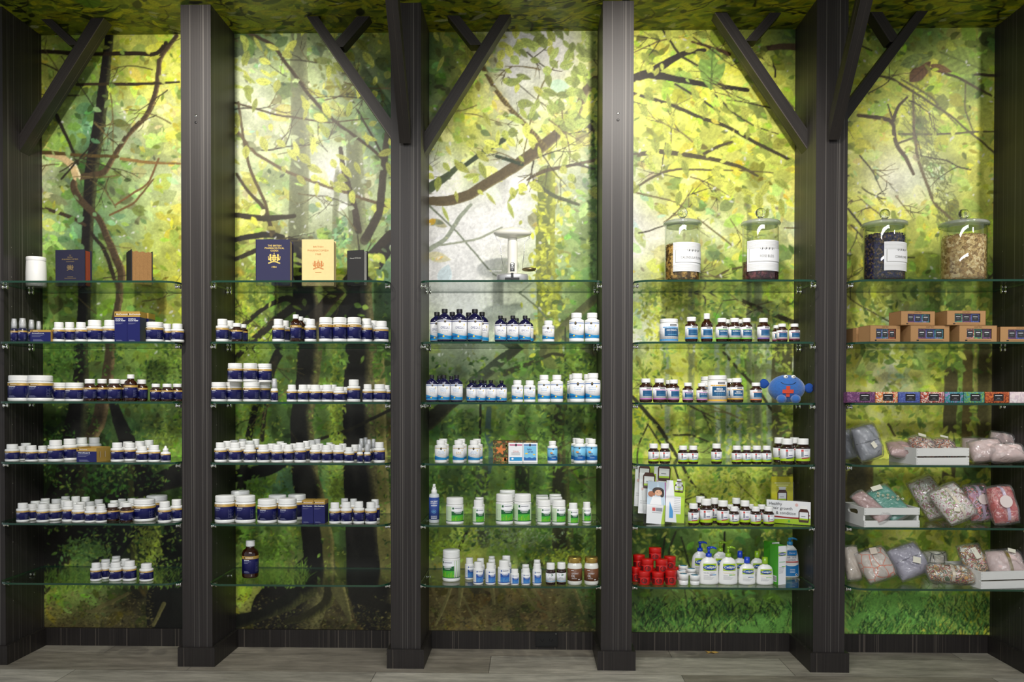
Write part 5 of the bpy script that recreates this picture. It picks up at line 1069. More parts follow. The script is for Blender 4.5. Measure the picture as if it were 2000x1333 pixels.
s.ell(0, z0+(z1-z0)*.27, 5*sc_, 4*sc_*.8, STL, 1, 16); m.build('dial_window', t)
m = MB(); s = Sheet(m, lambda u, v, k: (u, -r_*.78-.0006*k, v)); s.rect(-4.2*sc_, 4.2*sc_, z0+.012, z0+.012+13*sc_, BLK, 1); s.rect(-3*sc_, 3*sc_, z0+.012+8*sc_, z0+.012+8.7*sc_, PRW, 2); s.rect(-3*sc_, 3*sc_, z0+.012+6*sc_, z0+.012+6.8*sc_, PRW, 2); s.ell(0, z0+.012+11*sc_, 2*sc_, 1.2*sc_, PRW, 2, 10); s.rect(-1.5*sc_, 1.5*sc_, z0+.012+2*sc_, z0+.012+4.5*sc_, GRY, 2); m.build('maker_plate', t)
m = MB(); zc_ = Z_(457)
m.lathe([(0, zc_-9*sc_), (14*sc_, zc_-9*sc_), (26*sc_, zc_-6*sc_), (35*sc_, zc_-3*sc_), (37.5*sc_, zc_+1*sc_), (36*sc_, zc_+4*sc_), (24*sc_, zc_+9*sc_), (8*sc_, zc_+13*sc_), (0, zc_+13.5*sc_)], ENM, 44, sy=.6); m.build('top_pan', t)
for q in (-1, 1):
    m = MB(); P = [(q*32.5*sc_, -4*sc_, Z_(462)), (q*32*sc_, -4*sc_, Z_(467)), (q*23.5*sc_, -4*sc_, Z_(474)), (q*22*sc_, -4*sc_, Z_(500)), (q*(16.5 if q < 0 else 19)*sc_, -4*sc_, Z_(528))]
    m.tube(P, .0011, STL, 8); m.build('side_wire', t)
m = MB(); m.lathe([(0, Z_(532)), (12*sc_, Z_(531.5)), (17*sc_, Z_(527)), (16.6*sc_, Z_(526.6)), (12*sc_, Z_(531)), (0, Z_(531.4))], CLEAR, 24, c=(-34*sc_, 0, 0), sy=.6); m.build('glass_dish', t)
m = MB(); m.ball((32*sc_, -2*sc_, Z_(527)), (14*sc_, 9*sc_, 4.2*sc_), mat('tarnished brass', (120, 108, 78), .3, .8), 20, 10); m.tube([(44*sc_, -3*sc_, Z_(524)), (48*sc_, -3*sc_, Z_(527)), (46*sc_, -3*sc_, Z_(532)), (42*sc_, -3*sc_, Z_(529))], .0016, STL, 6); m.build('metal_dish', t)

# ------------------------------------------------------------------ big glass jars of herbs
JG = thin_glass('jar glass', (.965, .985, .97), .02, .055); JL = thin_glass('green tinted lid glass', (.66, .76, .64), .06, .16, haze=.3)
KG = bpy.data.materials.new('solid glass knob'); KG.use_nodes = True; KG.node_tree.nodes['Principled BSDF'].inputs['Transmission Weight'].default_value = 1; KG.node_tree.nodes['Principled BSDF'].inputs['Roughness'].default_value = .02; KG.node_tree.nodes['Principled BSDF'].inputs['Base Color'].default_value = (.93, .97, .93, 1)
def fill_mat(name, cols, scale):
    m = bpy.data.materials.new(name); m.use_nodes = True; nt = m.node_tree; b = nt.nodes['Principled BSDF']; N = nt.nodes.new; L = nt.links.new
    tc = N('ShaderNodeTexCoord'); v = N('ShaderNodeTexVoronoi'); v.inputs['Scale'].default_value = scale; r = N('ShaderNodeValToRGB'); r.color_ramp.interpolation = 'CONSTANT'
    L(tc.outputs['Object'], v.inputs['Vector']); sp = N('ShaderNodeSeparateColor'); L(v.outputs['Color'], sp.inputs[0]); L(sp.outputs[0], r.inputs[0])
    e = r.color_ramp.elements; e[0].color = (*lin(cols[0]), 1); e[1].position = 1/len(cols); e[1].color = (*lin(cols[1]), 1)
    for i, c in enumerate(cols[2:]): x = e.new((i+2)/len(cols)); x.color = (*lin(c), 1)
    L(r.outputs[0], b.inputs['Base Color']); b.inputs['Roughness'].default_value = .7; return m
def herb_jar(xl, xr, y_lid, y_fill, lab, title, cols, fname, flabel, flake, label, lblw=None, extra=None):
    d = .015+.10; Y = GF+d+.02; X, w, hh = px_size(xl, xr, y_lid, Y, Z0); R = w/2; h = hh
    t = thing('glass_jar', (X, Y, Z0), label, 'jar', 'lidded glass herb jars on the top shelf')
    m = MB(); m.lathe([(R*.90, 0), (R*.97, .004), (R*.985, .012), (R*.985, h-.012), (R*.93, h-.004), (R*.93, h)], JG, 48); m.f = m.f[:-1]; m.m = m.m[:-1]; m.sm = m.sm[:-1]
    m.lathe([(R*.6, .006), (R*.93, .012), (R*.945, .02), (R*.945, h-.02), (R*.93, h)], JG, 48); m.f = m.f[:-1]; m.m = m.m[:-1]; m.sm = m.sm[:-1]
    m.build('jar_body', t)
    m = MB(); m.lathe([(R*.88, h-.006), (R*.90, h+.001), (R*1.055, h+.002), (R*1.075, h+.009), (R*1.04, h+.015), (R*.8, h+.021), (R*.45, h+.026), (0, h+.028)], JL, 48); m.build('lid', t)
    m = MB(); m.lathe([(.010, h+.026), (.009, h+.032), (.016, h+.040), (.0205, h+.050), (.020, h+.060), (.0145, h+.069), (.006, h+.0735), (0, h+.074)], KG, 28); m.build('lid_knob', t)
    if title:
        a, b_ = [math.asin(max(-.97, min(.97, (at(x_, 500, Y-R*.5).x-X)/R))) for x_ in lab[:2]]
        v0, v1 = at(X, lab[3], Y-R).z-Z0, at(X, lab[2], Y-R).z-Z0
        m = MB(); Rl = R*.99; s = Sheet(m, wrap(Rl, .0006)); a -= 0; u0, u1 = a*Rl, b_*Rl
        if lblw: u1 = u0+lblw
        s.rect(u0, u1, v0, v1, PAP, 1, 14); H_ = v1-v0; W2 = u1-u0
        gl = mat('fine grey lattice print', (176, 176, 166), .6)
        for i in range(5):
            for j in range(26):
                uu = u0+W2*(j+.3)/26
                for vb in (v0+H_*(.03+.045*i), v1-H_*(.06+.045*i)): s.rect(uu, uu+W2*.022, vb, vb+H_*.012, gl, 2)
        s.rect(u0+.07*W2, u0+.99*W2, v0+.30*H_, v0+.74*H_, gl, 3, 12); s.rect(u0+.085*W2, u0+.985*W2, v0+.31*H_, v0+.73*H_, PAP, 4, 12)
        s.text(title, u0+W2*.55, v0+.47*H_, .085*H_, mat('thin grey title', (120, 120, 116), .6), 5, w=min(W2*.8, .0062*len(title)))
        for i in range(9):
            uu = u0+W2*(.36+.045*i); q = (-1)**i; s.poly([(uu, v0+H_*(.70+.03*q)), (uu+.02*W2, v0+H_*(.74-.02*q)), (uu+.035*W2, v0+H_*(.70-.01*q)), (uu+.02*W2, v0+H_*(.69+.01*q))], INK, 5)
        m.build('label', t)
    # the contents
    zf = at(X, y_fill, Y).z-Z0; fm_ = fill_mat(fname, cols, 150 if flake < .004 else 90)
    m = MB(); rr = R*.925; n = 40
    m.lathe([(rr*.9, .013), (rr, .022), (rr, zf-.006), (rr*.8, zf+.003), (0, zf+.006)], fm_, n)
    rn = random.Random(int(xl))
    for i in range(int(1700*(zf/.2))):
        a = rn.uniform(-1.9, 1.9); z = rn.uniform(.016, zf+.002); r0 = rr-flake*.1
        if rn.random() < .2: r0 = rr*math.sqrt(rn.random()); z = zf+.004*(1-r0/rr)+rn.uniform(0, .004)
        c = Vector((r0*math.sin(a), -r0*math.cos(a), z)); u_ = Vector((rn.gauss(0, 1), rn.gauss(0, 1), rn.gauss(0, .6))).normalized(); t1 = u_.cross(Vector((.3, .2, 1))).normalized(); t2 = u_.cross(t1)
        A, B_, C_ = u_*flake, t1*flake*.5, t2*flake*.3
        m.add([c+A, c-A, c+B_, c-B_, c+C_, c-C_], [(0, 2, 4), (0, 4, 3), (0, 3, 5), (0, 5, 2), (1, 4, 2), (1, 3, 4), (1, 5, 3), (1, 2, 5)], fm_)
    o = m.build(fname.replace(' ', '_')); o.location = (X, Y, Z0); tag(o, flabel, 'herbs', None, 'stuff')
herb_jar(1298, 1368, 442, 484, (1313, 1368, 476, 532), 'CALENDULA FLOWERS', [(150, 112, 56), (96, 68, 34), (196, 150, 70), (120, 96, 44), (210, 170, 100)], 'dried calendula flowers', 'loose brown and yellow dried flowers in the first jar', .0042, 'glass jar labelled CALENDULA FLOWERS, left jar of the fourth bay', .155)
herb_jar(1450, 1521, 442, 517, (1459, 1521, 472, 531), 'ROSE BUDS', [(92, 36, 50), (60, 20, 34), (120, 60, 64), (84, 44, 40)], 'dried rose buds', 'low layer of dark red dried buds in the second jar', .0045, 'glass jar labelled ROSE BUDS, right jar of the fourth bay')
herb_jar(1688, 1768, 444, 466, (1720, 1768, 476, 531), 'CORNFLOWER', [(36, 34, 66), (60, 48, 44), (28, 26, 44), (110, 90, 70), (44, 40, 90)], 'dried cornflowers', 'dark blue and brown dried petals filling the third jar', .0038, 'glass jar of dark blue petals labelled CORNFLOWER, in the rightmost bay', .13)
herb_jar(1839, 1925, 444, 469, (0, 0, 0, 0), None, [(206, 176, 122), (226, 202, 156), (176, 140, 88), (196, 164, 110), (150, 118, 72)], 'beige dried seeds', 'pale beige seeds filling the fourth jar', .0042, 'unlabelled glass jar of beige seeds at the right of the rightmost bay')

# ------------------------------------------------------------------ navy and gold cartons
def carton(xl, xr, yt, d, dep, shelf, title, label, group=None, rz=0, open_=False, zb=None, gold_side=True, name='carton'):
    zb = zb if zb is not None else SZ[shelf]+.0004
    Y = GF+d; X, w, h = px_size(xl, xr, yt, Y, zb)
    t = thing(name, (X, Y, zb), label, 'box', group, math.radians(rz))
    m = MB(); g = h*.82
    if not open_:
        m.box(-w/2, w/2, 0, dep, 0, g, NAVY); m.box(-w/2, w/2, 0, dep, g, h, GOLD)
        if gold_side == 2: m.box(w/2-.0002, w/2+.0003, .0, dep, 0, h, GOLD)
    else:
        th = .0015; m.box(-w/2, w/2, 0, th, 0, h*.74, NAVY); m.box(-w/2, w/2, 0, th, h*.74, h*.97, GOLD); m.box(-w/2, w/2, dep-th, dep, 0, h, GOLD); m.box(-w/2, -w/2+th, th, dep-th, 0, h, GOLD); m.box(w/2-th, w/2, th, dep-th, 0, h, GOLD); m.box(-w/2+th, w/2-th, th, dep-th, 0, .0015, GOLD)
    s = Sheet(m, flat_xz(-.0003, 0, 0, .0003)); gg = h*.74 if open_ else g
    s.rect(-.44*w, -.38*w, gg+(h-gg)*.3, gg+(h-gg)*.7, INK, 1); s.text('BioCeuticals', -.33*w, (gg+h)/2, (h-gg)*.3, PRW, 1, left=True, bold=.01)
    for i, tx in enumerate(title): s.text(tx, -.42*w, gg-min(.1*h, .14*w)*(1+i*1.1), min(.075*h, .105*w), PRW, 1, left=True, bold=.03, w=min(.85*w, .066*w*len(tx)))
    k0 = gg-min(.1*h, .14*w)*(1.1+len(title)*1.1)
    for i in range(3): s.rect(-.42*w, (.2-.1*i)*w, k0-.045*w*i-.012*w, k0-.045*w*i, PRG, 1)
    for i in range(3): s.rect(-.36*w, (.15-.05*i)*w, h*.03+.035*w*i, h*.03+.035*w*i+.014*w, PRG, 1)
    if open_:
        for yy in (.25, .6): s2 = Sheet(m, lambda u, v, k: (w/2+.0004*k, dep*yy+u, v)); s2.rect(-.0022, -.0006, h*.3, h*.72, INK, 1); s2.rect(.0006, .0022, h*.3, h*.72, PRW, 1)
    m.build('box_body', t)
    if not open_:
        m = MB(); m.box(-w/2+.001, w/2-.001, .001, dep-.001, h, h+.0006, GOLD); m.build('top_flap', t)
    return t
carton(223.5, 248, 609, .03, .062, 1, ['ArmaForce', 'Cough Relief'], 'tall navy and gold cough relief carton, left of the front two', 'tall navy cartons on the second shelf')
carton(248.5, 273, 609, .03, .062, 1, ['ArmaForce', 'Cough Relief'], 'tall navy and gold cough relief carton, right of the front two', 'tall navy cartons on the second shelf')
carton(256.5, 290, 612, .098, .062, 1, ['ArmaForce', 'Cough Relief'], 'tall navy carton standing behind the two front cough relief cartons', 'tall navy cartons on the second shelf')
carton(59, 99, 645, .008, .045, 1, ['ArmaForce'], 'low navy carton with gold top band and side, before the pump bottles', None, 0, False, None, 2)
carton(148.5, 189, 875, .008, .10, 3, ['ViraGuard'], 'open navy and gold display carton with cut hand slots, fourth shelf', None, -4, True, name='display_carton')
carton(589.5, 611, 978, .03, .058, 4, ['Ultra Muscleze'], 'navy and gold carton, left of the pair on the fifth shelf', 'navy cartons on the fifth shelf'); carton(612, 634.5, 978, .03, .058, 4, ['Ultra Muscleze'], 'navy and gold carton, right of the pair on the fifth shelf', 'navy cartons on the fifth shelf')

# ------------------------------------------------------------------ decorated box with a leaning leaflet (middle bay)
zb = SZ[3]+.0004; Y = GF+.085; X, w, h = px_size(963, 1050, 862, Y, zb)
t = thing('decorated_box', (X, Y, zb), 'small box covered in orange leaf patterned paper on the fourth shelf', 'box')
m = MB(); OLV = fill_mat('olive leaf patterned paper', [(66, 58, 30), (92, 84, 40), (120, 62, 34), (58, 70, 34), (140, 120, 60)], 140); m.box(-w/2, w/2, 0, .08, 0, h*.9, OLV)
s = Sheet(m, flat_xz(-.0003, 0, 0, .0003)); OLF = mat('orange maple leaf print', (206, 120, 60), .6); OLG = mat('green scroll print', (110, 120, 56), .6)
for u, v, r in ((-.33*w, h*.58, .105*w), (-.24*w, h*.14, .06*w), (.2*w, h*.5, .1*w)):
    s.poly([(u+r*(1+.38*math.cos(5*a_ - .6))*math.cos(a_)*.85, v+r*(1+.38*math.cos(5*a_-.6))*math.sin(a_)*.8) for a_ in [2*PI*i/30 for i in range(30)]], OLF, 1)
rn = random.Random(3)
for i in range(26):
    u, v = rn.uniform(-.46, -.1)*w, rn.uniform(.05, .85)*h
    if abs(u+.33*w) > .11*w or abs(v-h*.58) > .11*w: s.ell(u, v, .018*w, .03*w, OLG, 1, 8)
m.build('box_body', t)
m = MB(); m.box(-w/2-.001, w/2+.001, -.001, .081, h*.9, h, OLV); s = Sheet(m, flat_xz(-.0013, 0, 0, .0003)); s.ell(-.36*w, h*.955, .06*w, h*.03, OLF, 1, 10); m.build('lid', t)
Y2 = GF+.072; X2, w2, h2 = px_size(993, 1050, 865.5, Y2, zb)
t = thing('leaflet', (X2, Y2, zb), 'white folded leaflet leaning on the leaf patterned box', 'leaflet'); t.rotation_euler = (math.radians(-3), 0, 0)
m = MB(); m.box(-w2/2, w2/2, 0, .0012, 0, h2, PAP); s = Sheet(m, flat_xz(-.0002, 0, 0, .0003)); MGT = mat('magenta print', (190, 70, 120), .5)
s.rect(-.46*w2, -.03*w2, h2*.86, h2*.92, MGT, 1); s.rect(.03*w2, .46*w2, h2*.86, h2*.92, WAVE2, 1); s.ell(-.24*w2, h2*.89, .035*w2, .07*h2, INK, 2); s.ell(.24*w2, h2*.89, .035*w2, .07*h2, INK, 2)
s.text('DHA', -.24*w2, h2*.55, h2*.1, mat('rose lettering', (204, 130, 130), .5), 1); [s.rect(-.4*w2, -.1*w2, h2*(.38+.05*i), h2*(.395+.05*i), GRY, 1) for i in range(3)]; s.rect(-.46*w2, -.03*w2, h2*.08, h2*.27, WAVE, 1); s.ell(-.36*w2, h2*.18, .04*w2, .05*h2, PRW, 2)
s.rect(.03*w2, .46*w2, h2*.10, h2*.84, SKYB, 1); s.text('baby', .22*w2, h2*.66, h2*.09, NVT, 2, bold=.02); s.text('DHA', .26*w2, h2*.54, h2*.09, NVT, 2, bold=.02); s.band(.03*w2, .46*w2, lambda u: h2*.10, lambda u: h2*(.24+.03*math.sin(u*300)), WAVE2, 2, 10); s.ell(.12*w2, h2*.45, .05*w2, .04*h2, YEL, 2); s.ell(.38*w2, h2*.40, .04*w2, .03*h2, YEL, 2)
m.box(-.001, .001, -.0006, 0, 0, h2, GRY); m.build('paper', t)

# ------------------------------------------------------------------ lotion bottles
def ell_wrap(R, q, lift=.0006): return lambda u, v, k: (u, -q*math.sqrt(max(1e-6, R*R-min(abs(u), R*.97)**2))-lift*k, v)
CBL = mat('royal blue cap', (18, 64, 196), .3, coat=.3); CGR = mat('lime cap', (140, 184, 30), .3, coat=.3); CB2 = mat('sky blue cap', (52, 140, 196), .3, coat=.3)
def lotion(xl, xr, y_sh, y_cap, y_top, ybase, shelf, cap, pump, label, group, lines, d=None, style='C', q=.58):
    zb = SZ[shelf]+.0004
    Y = at_z((xl+xr)/2, ybase, zb).y; Y = max(GF+.04, min(-.05, Y+.02)) if d is None else GF+d
    a, b_ = at(xl, y_sh, Y), at(xr, y_sh, Y); X = (a.x+b_.x)/2; w = b_.x-a.x; R = w/2; z = lambda y: at(X, y, Y).z-zb
    h = z(y_sh); t = thing('lotion_bottle', (X, Y, zb), label, 'bottle', group, math.radians(4))
    m = MB()
    if style == 'C': m.lathe([(R*.90, 0), (R*.985, .003), (R, .010), (R*.965, h*.45), (R*.90, h*.72), (R*.80, h*.86), (R*.58, h*.955), (R*.34, h), (R*.30, h+.003), (R*.30, h+.008)], WP, 36, sy=q)
    else: m.lathe([(R*.90, 0), (R*.985, .003), (R, .010), (R*.97, h*.3), (R*.86, h*.68), (R*.70, h*.88), (R*.45, h*.97), (R*.32, h), (R*.30, h+.008)], WP, 36, sy=q)
    m.build('body', t)
    zc0, zc1 = h+.004, z(y_cap)
    m = MB(); rc = R*.30 if pump else R*.33
    m.lathe([(rc, zc0), (rc*1.02, zc0+.002), (rc*.94, zc1), (rc*.7, zc1+.001), (0, zc1+.001)], cap, 24)
    if pump:
        zt = z(y_top); m.lathe([(rc*.42, zc1), (rc*.42, zt-.006), (0, zt-.006)], cap, 14); m.lathe([(rc*.62, zt-.009), (rc*.66, zt-.003), (rc*.5, zt), (0, zt)], cap, 18)
        m.tube([(0, 0, zt-.004), (rc*1.3, 0, zt-.003), (rc*2.2, 0, zt-.006), (rc*2.5, 0, zt-.010)], .004, cap, 8, rs=[.005, .0045, .0035, .003])
    m.build('pump' if pump else 'cap', t)
    m = MB()
    if style == 'C':
        v0, v1 = h*.53, h*.80; s = Sheet(m, ell_wrap(R*.965, q)); Rw = R*.66
        s2 = Sheet(m, ell_wrap(R*.99, q))
        s.rect(-Rw, Rw, v0, v1, mat('lime label corner', (176, 208, 50), .4), 1.5, 10); DBL = mat('dark royal label', (10, 52, 140), .35); s.ell(0, (v0+v1)/2-.01*h, Rw*1.02, (v1-v0)*.36, DBL, 3.4, 26); s.ell(0, (v0+v1)/2+.01*h, Rw*.8, (v1-v0)*.26, mat('mid royal label', (24, 100, 190), .35), 4, 20)
        s.text('Cetaphil', 0, (v0+v1)/2-.01*h, (v1-v0)*.32, PRW, 5.5, w=Rw*1.75, bold=.025)
        lc = lines; s2.text('Oily Skin Cleanser' if lc is NVT else ('Gentle Skin Cleanser' if lc is PBT else 'Moisturising Lotion'), -Rw*.95, h*.445, h*.03, lc if lc is not LIM else YEL, 1, left=True, w=Rw*1.7)
        s2.rect(-Rw*.1, Rw*.35, h*.36, h*.385, NVT if lc is not LIM else GRN, 1, 3); s2.rect(Rw*.35, Rw*.95, h*.36, h*.385, BLB if lc is not LIM else LIM, 1, 3); s2.rect(-Rw*.95, -Rw*.3, h*.355, h*.36, NVT, 1, 3)
        for i in range(4): s2.rect(-Rw*.95, Rw*(.1+.17*((i*3) % 4)), h*(.30-.035*i), h*(.307-.035*i), GRY, 1, 3)
    else:
        DBL = mat('lotion blue label', (34, 120, 186), .35); s = Sheet(m, ell_wrap(R*.99, q)); f = lambda v: R*(.93-.22*max(0, v/h-.25))
        s.rect(-R*.5, R*.5, h*.72, h*.88, DBL, 8, 8); s.text('Dermal', 0, h*.80, h*.045, PRW, 10); s.text('DRY SKIN', 0, h*.655, h*.05, NVT, 4, w=R*.95); s.text('LOTION', 0, h*.575, h*.05, NVT, 4, w=R*.8); s.rect(-R*.72, R*.72, h*.49, h*.52, RED, 3, 8)
        s.band(-R*.8, R*.8, lambda u: h*.05, lambda u: h*(.37+.08*(u/R)**2), DBL, 2, 14); s.ell(R*.5, h*.10, R*.13, h*.035, PRW, 4, 14); s.ell(R*.5, h*.10, R*.07, h*.018, INK, 5, 10)
        for i in range(3): s.rect(-R*.2, R*.35, h*(.16+.05*i), h*(.172+.05*i), PRW, 4, 4)
    m.build('label', t)
g_ = 'white skin care bottles on the bottom shelf'
lotion(1364.5, 1404, 1081, 1073, 1060.5, 1136, 5, CBL, True, 'large white lotion bottle with blue pump, front row', g_, NVT, .07)
lotion(1403.5, 1441, 1081, 1073, 1060, 1135.5, 5, CGR, True, 'large white lotion bottle with lime green pump, front row', g_, LIM, .07)
lotion(1442, 1476, 1093, 1080, 1079, 1135.5, 5, CBL, False, 'small white lotion bottle with blue flip cap, front row', g_, PBT, .07)
lotion(1477, 1511, 1094, 1080, 1079, 1136, 5, CGR, False, 'small white lotion bottle with lime green flip cap, front row', g_, LIM, .07)
lotion(1349.5, 1385, 1070.5, 1063, 1050.5, 1126, 5, CBL, True, 'large white blue-pump bottle in the shade behind the front one', g_, NVT, .155)
lotion(1390, 1424, 1071, 1063, 1050.5, 1125, 5, CGR, True, 'large white green-pump bottle in the shade behind the front one', g_, LIM, .155)
lotion(1430.5, 1460, 1082.5, 1068.5, 1068, 1125, 5, CBL, False, 'small blue-capped bottle partly hidden in the back row', g_, PBT, .155)
lotion(1464, 1493, 1082.5, 1068.5, 1068, 1126, 5, CGR, False, 'small green-capped bottle partly hidden in the back row', g_, LIM, .155)
lotion(1524, 1561.5, 1057.5, 1050, 1042.5, 1126, 5, CB2, True, 'tall lotion bottle with sky blue pump and blue label at the right end', g_, NVT, .215, 'D')
GB_ = mat('carton green', (70, 160, 40), .4)
def ceta_box(xl, xs, xr, yt, d, label):
    zb = SZ[5]+.0004; Y = GF+d; X, w, h = px_size(xs, xr, yt, Y, zb); dep = .05
    t = thing('skin_cream_carton', (X, Y, zb), label, 'box', 'green and white cream cartons', math.radians(24)); m = MB(); m.box(-w/2, w/2, 0, dep, 0, h, PAP); m.box(-w/2-.0005, -w/2, 0, dep, 0, h, GB_); m.box(-w/2, w/2, 0, dep, h-.0002, h+.0006, GB_)
    s = Sheet(m, flat_xz(-.0003, 0, 0, .0003)); s.rect(-w*.48, w*.48, h*.74, h*.84, mat('lime label corner', (176, 208, 50), .4), 1); s.ell(0, h*.79, w*.48, h*.042, mat('dark royal label', (10, 52, 140), .35), 2, 22); s.text('Cetaphil', 0, h*.79, h*.036, PRW, 3, w=w*.8, bold=.025)
    s.rect(-w*.4, w*.4, h*.58, h*.59, GRN, 1); s.rect(-w*.05, w*.2, h*.455, h*.475, GRN, 1); s.rect(w*.2, w*.45, h*.455, h*.475, LIM, 1)
    for i in range(5): s.rect(-w*.4, w*(.1+.05*i), h*(.3+.035*i), h*(.307+.035*i), GRY, 1)
    s3 = Sheet(m, lambda u, v, k: (-w/2-.0006-.0003*k, dep/2-u, v)); s3.rect(-.3*dep, .3*dep, h*.06, h*.22, PAP, 1); [s3.rect(-.25*dep+i*.06*dep, -.25*dep+i*.06*dep+.03*dep, h*.08, h*.20, INK, 2) for i in range(9)]
    m.build('box_body', t)
ceta_box(1511, 1518.5, 1537, 1067, .06, 'green-sided white cream carton standing in front, at right of bottom shelf'); ceta_box(1499, 1506, 1524, 1060, .14, 'green-sided white carton standing behind the first carton')

# ------------------------------------------------------------------ blue plush with a red cross
zb = SZ[2]+.0004; Y = GF+.105; X, w, h = px_size(1501, 1571, 732.5, Y, zb); R = w/2
PL_ = mat('blue plush fabric', (40, 98, 172), .95, noise=.22, nscale=120, bump=.6); PL_.node_tree.nodes['Principled BSDF'].inputs['Sheen Weight'].default_value = .6
PLD = mat('darker blue plush', (22, 70, 150), .95, noise=.2, nscale=120, bump=.6)
t = thing('plush_toy', (X, Y, zb), 'round blue plush toy with red cross, smile and paddle arms on the third shelf', 'toy', None, math.radians(-6))
m = MB(); m.ball((0, 0, h*.5), (R, R*.72, h*.5), PL_, 40, 26, fn=lambda d: 1+.025*math.cos(5*d[0])*(1-abs(d[2]))); m.build('body', t)
for q in (-1, 1):
    m = MB(); m.ball((q*R*.38, -R*.66, h*.13), (R*.27, R*.30, h*.155), PL_, 20, 12); m.build('foot', t)
    m = MB(); vs = [(q*R*.93, 0, h*(.60 if q > 0 else .66)), (q*R*1.35, -.004, h*(.52 if q > 0 else .50)), (q*R*1.40, -.006, h*(.62 if q > 0 else .68)), (q*R*1.20, -.004, h*(.80 if q > 0 else .83))]
    m.ball((q*R*1.17, 0, h*(.52 if q > 0 else .68)), (R*.26, R*.11, h*.17), PLD, 18, 12, fn=lambda d, q=q: 1+.28*(q*d[0])*(abs(d[2])**.5)); m.build('arm', t)
m = MB(); s = Sheet(m, lambda u, v, k: (u, -R*.72*math.sqrt(max(.02, 1-(u/R)**2-((v-h*.5)/(h*.5))**2))-.0012*k-.003, v)); RC = mat('orange red felt', (206, 74, 50), .9)
c_ = h*.40; a1, a2 = h*.19, h*.065
for (u0, u1, v0, v1) in ((-a1, a1, -a2, a2), (-a2, a2, -a1, a1)):
    n = 8
    for i in range(n): s.rect(u0+(u1-u0)*i/n-.003, u0+(u1-u0)*(i+1)/n-.003, c_+v0, c_+v1, RC, 1.6 if u1 == a1 else 1.9, 1)
m.build('felt_cross', t)
def surf(u, v): return (u, -R*.72*math.sqrt(max(.02, 1-(u/R)**2-((v-h*.5)/(h*.5))**2))-.0006, v)
m = MB(); m.tube([surf(R*.45*math.sin(a_), h*(.80-.16*math.cos(a_))) for a_ in [-1.1+2.2*i/12 for i in range(13)]], .0011, BLK, 6); m.build('stitched_smile', t)
for q in (-.12, .30):
    m = MB(); c = surf(q*R*1.0, h*.90); m.ball((c[0], c[1]-.002, h*.92), (R*.125, R*.09, h*.062), WP, 16, 10); m.ball((c[0]+.001, c[1]-.0095, h*.93), (R*.035, R*.02, h*.02), BLK, 10, 6); m.build('eye', t)
# ------------------------------------------------------------------ leaflets, signs
def frame_thing(name, label, cat, P0, rot, group=None):
    t = link(name, None); t.location = P0; t.rotation_euler = rot; return tag(t, label, cat, group)
zb = SZ[4]+.0004
SKIN = mat('printed skin tone', (222, 170, 138), .5); HAIR = mat('printed dark hair', (52, 38, 32), .5); SKYW = mat('printed pale blue', (190, 210, 226), .5)
def leaflet_bottle(s, u, v, k, cap=True):
    s.poly([(u-.011*k, v), (u+.011*k, v), (u+.0125*k, v+.006*k), (u+.0125*k, v+.026*k), (u+.008*k, v+.033*k), (u-.008*k, v+.033*k), (u-.0125*k, v+.026*k), (u-.0125*k, v+.006*k)], mat('printed brown bottle', (70, 34, 22), .5), 2)
    s.rect(u-.010*k, u+.010*k, v+.006*k, v+.025*k, PAP, 3); s.rect(u-.010*k, u+.010*k, v+.006*k, v+.010*k, LIM, 4); s.rect(u-.006*k, u+.004*k, v+.014*k, v+.0155*k, GRY, 4)
    if cap: s.rect(u-.0085*k, u+.0085*k, v+.033*k, v+.041*k, WP, 3)
def leaflet(xl, xr, yt, yb, d, rot, art, label, zoff=0, group='printed leaflets in the clear holders'):
    Y = GF+d; b0, b1 = at(xl, yb, Y), at(xr, yb, Y); w = b1.x-b0.x; z0 = max(zb+.002, b0.z); h = (at(xl, yt, Y).z-z0)
    t = frame_thing('leaflet', label, 'leaflet', ((b0.x+b1.x)/2, Y, z0), (math.radians(rot[0]), math.radians(rot[1]), math.radians(rot[2])), group)
    m = MB(); m.box(-w/2, w/2, 0, .0016, 0, h, PAP); s = Sheet(m, flat_xz(-.0002, 0, 0, .0003)); art(s, w, h); m.build('paper', t); return t
def art_bot(s, w, h):
    s.poly([(.0*w, h), (.5*w, h), (.5*w, .0), (.32*w, 0), (.30*w, h*.45)], LIM, 1); leaflet_bottle(s, .08*w, h*.62, w/.034, False); s.ell(-.3*w, h*.60, .07*w, .04*h, mat('pale red ring', (220, 180, 176), .5), 1)
    s.rect(-.4*w, .1*w, h*.3, h*.31, GRY, 1); s.rect(-.4*w, .05*w, h*.25, h*.26, GRY, 1)
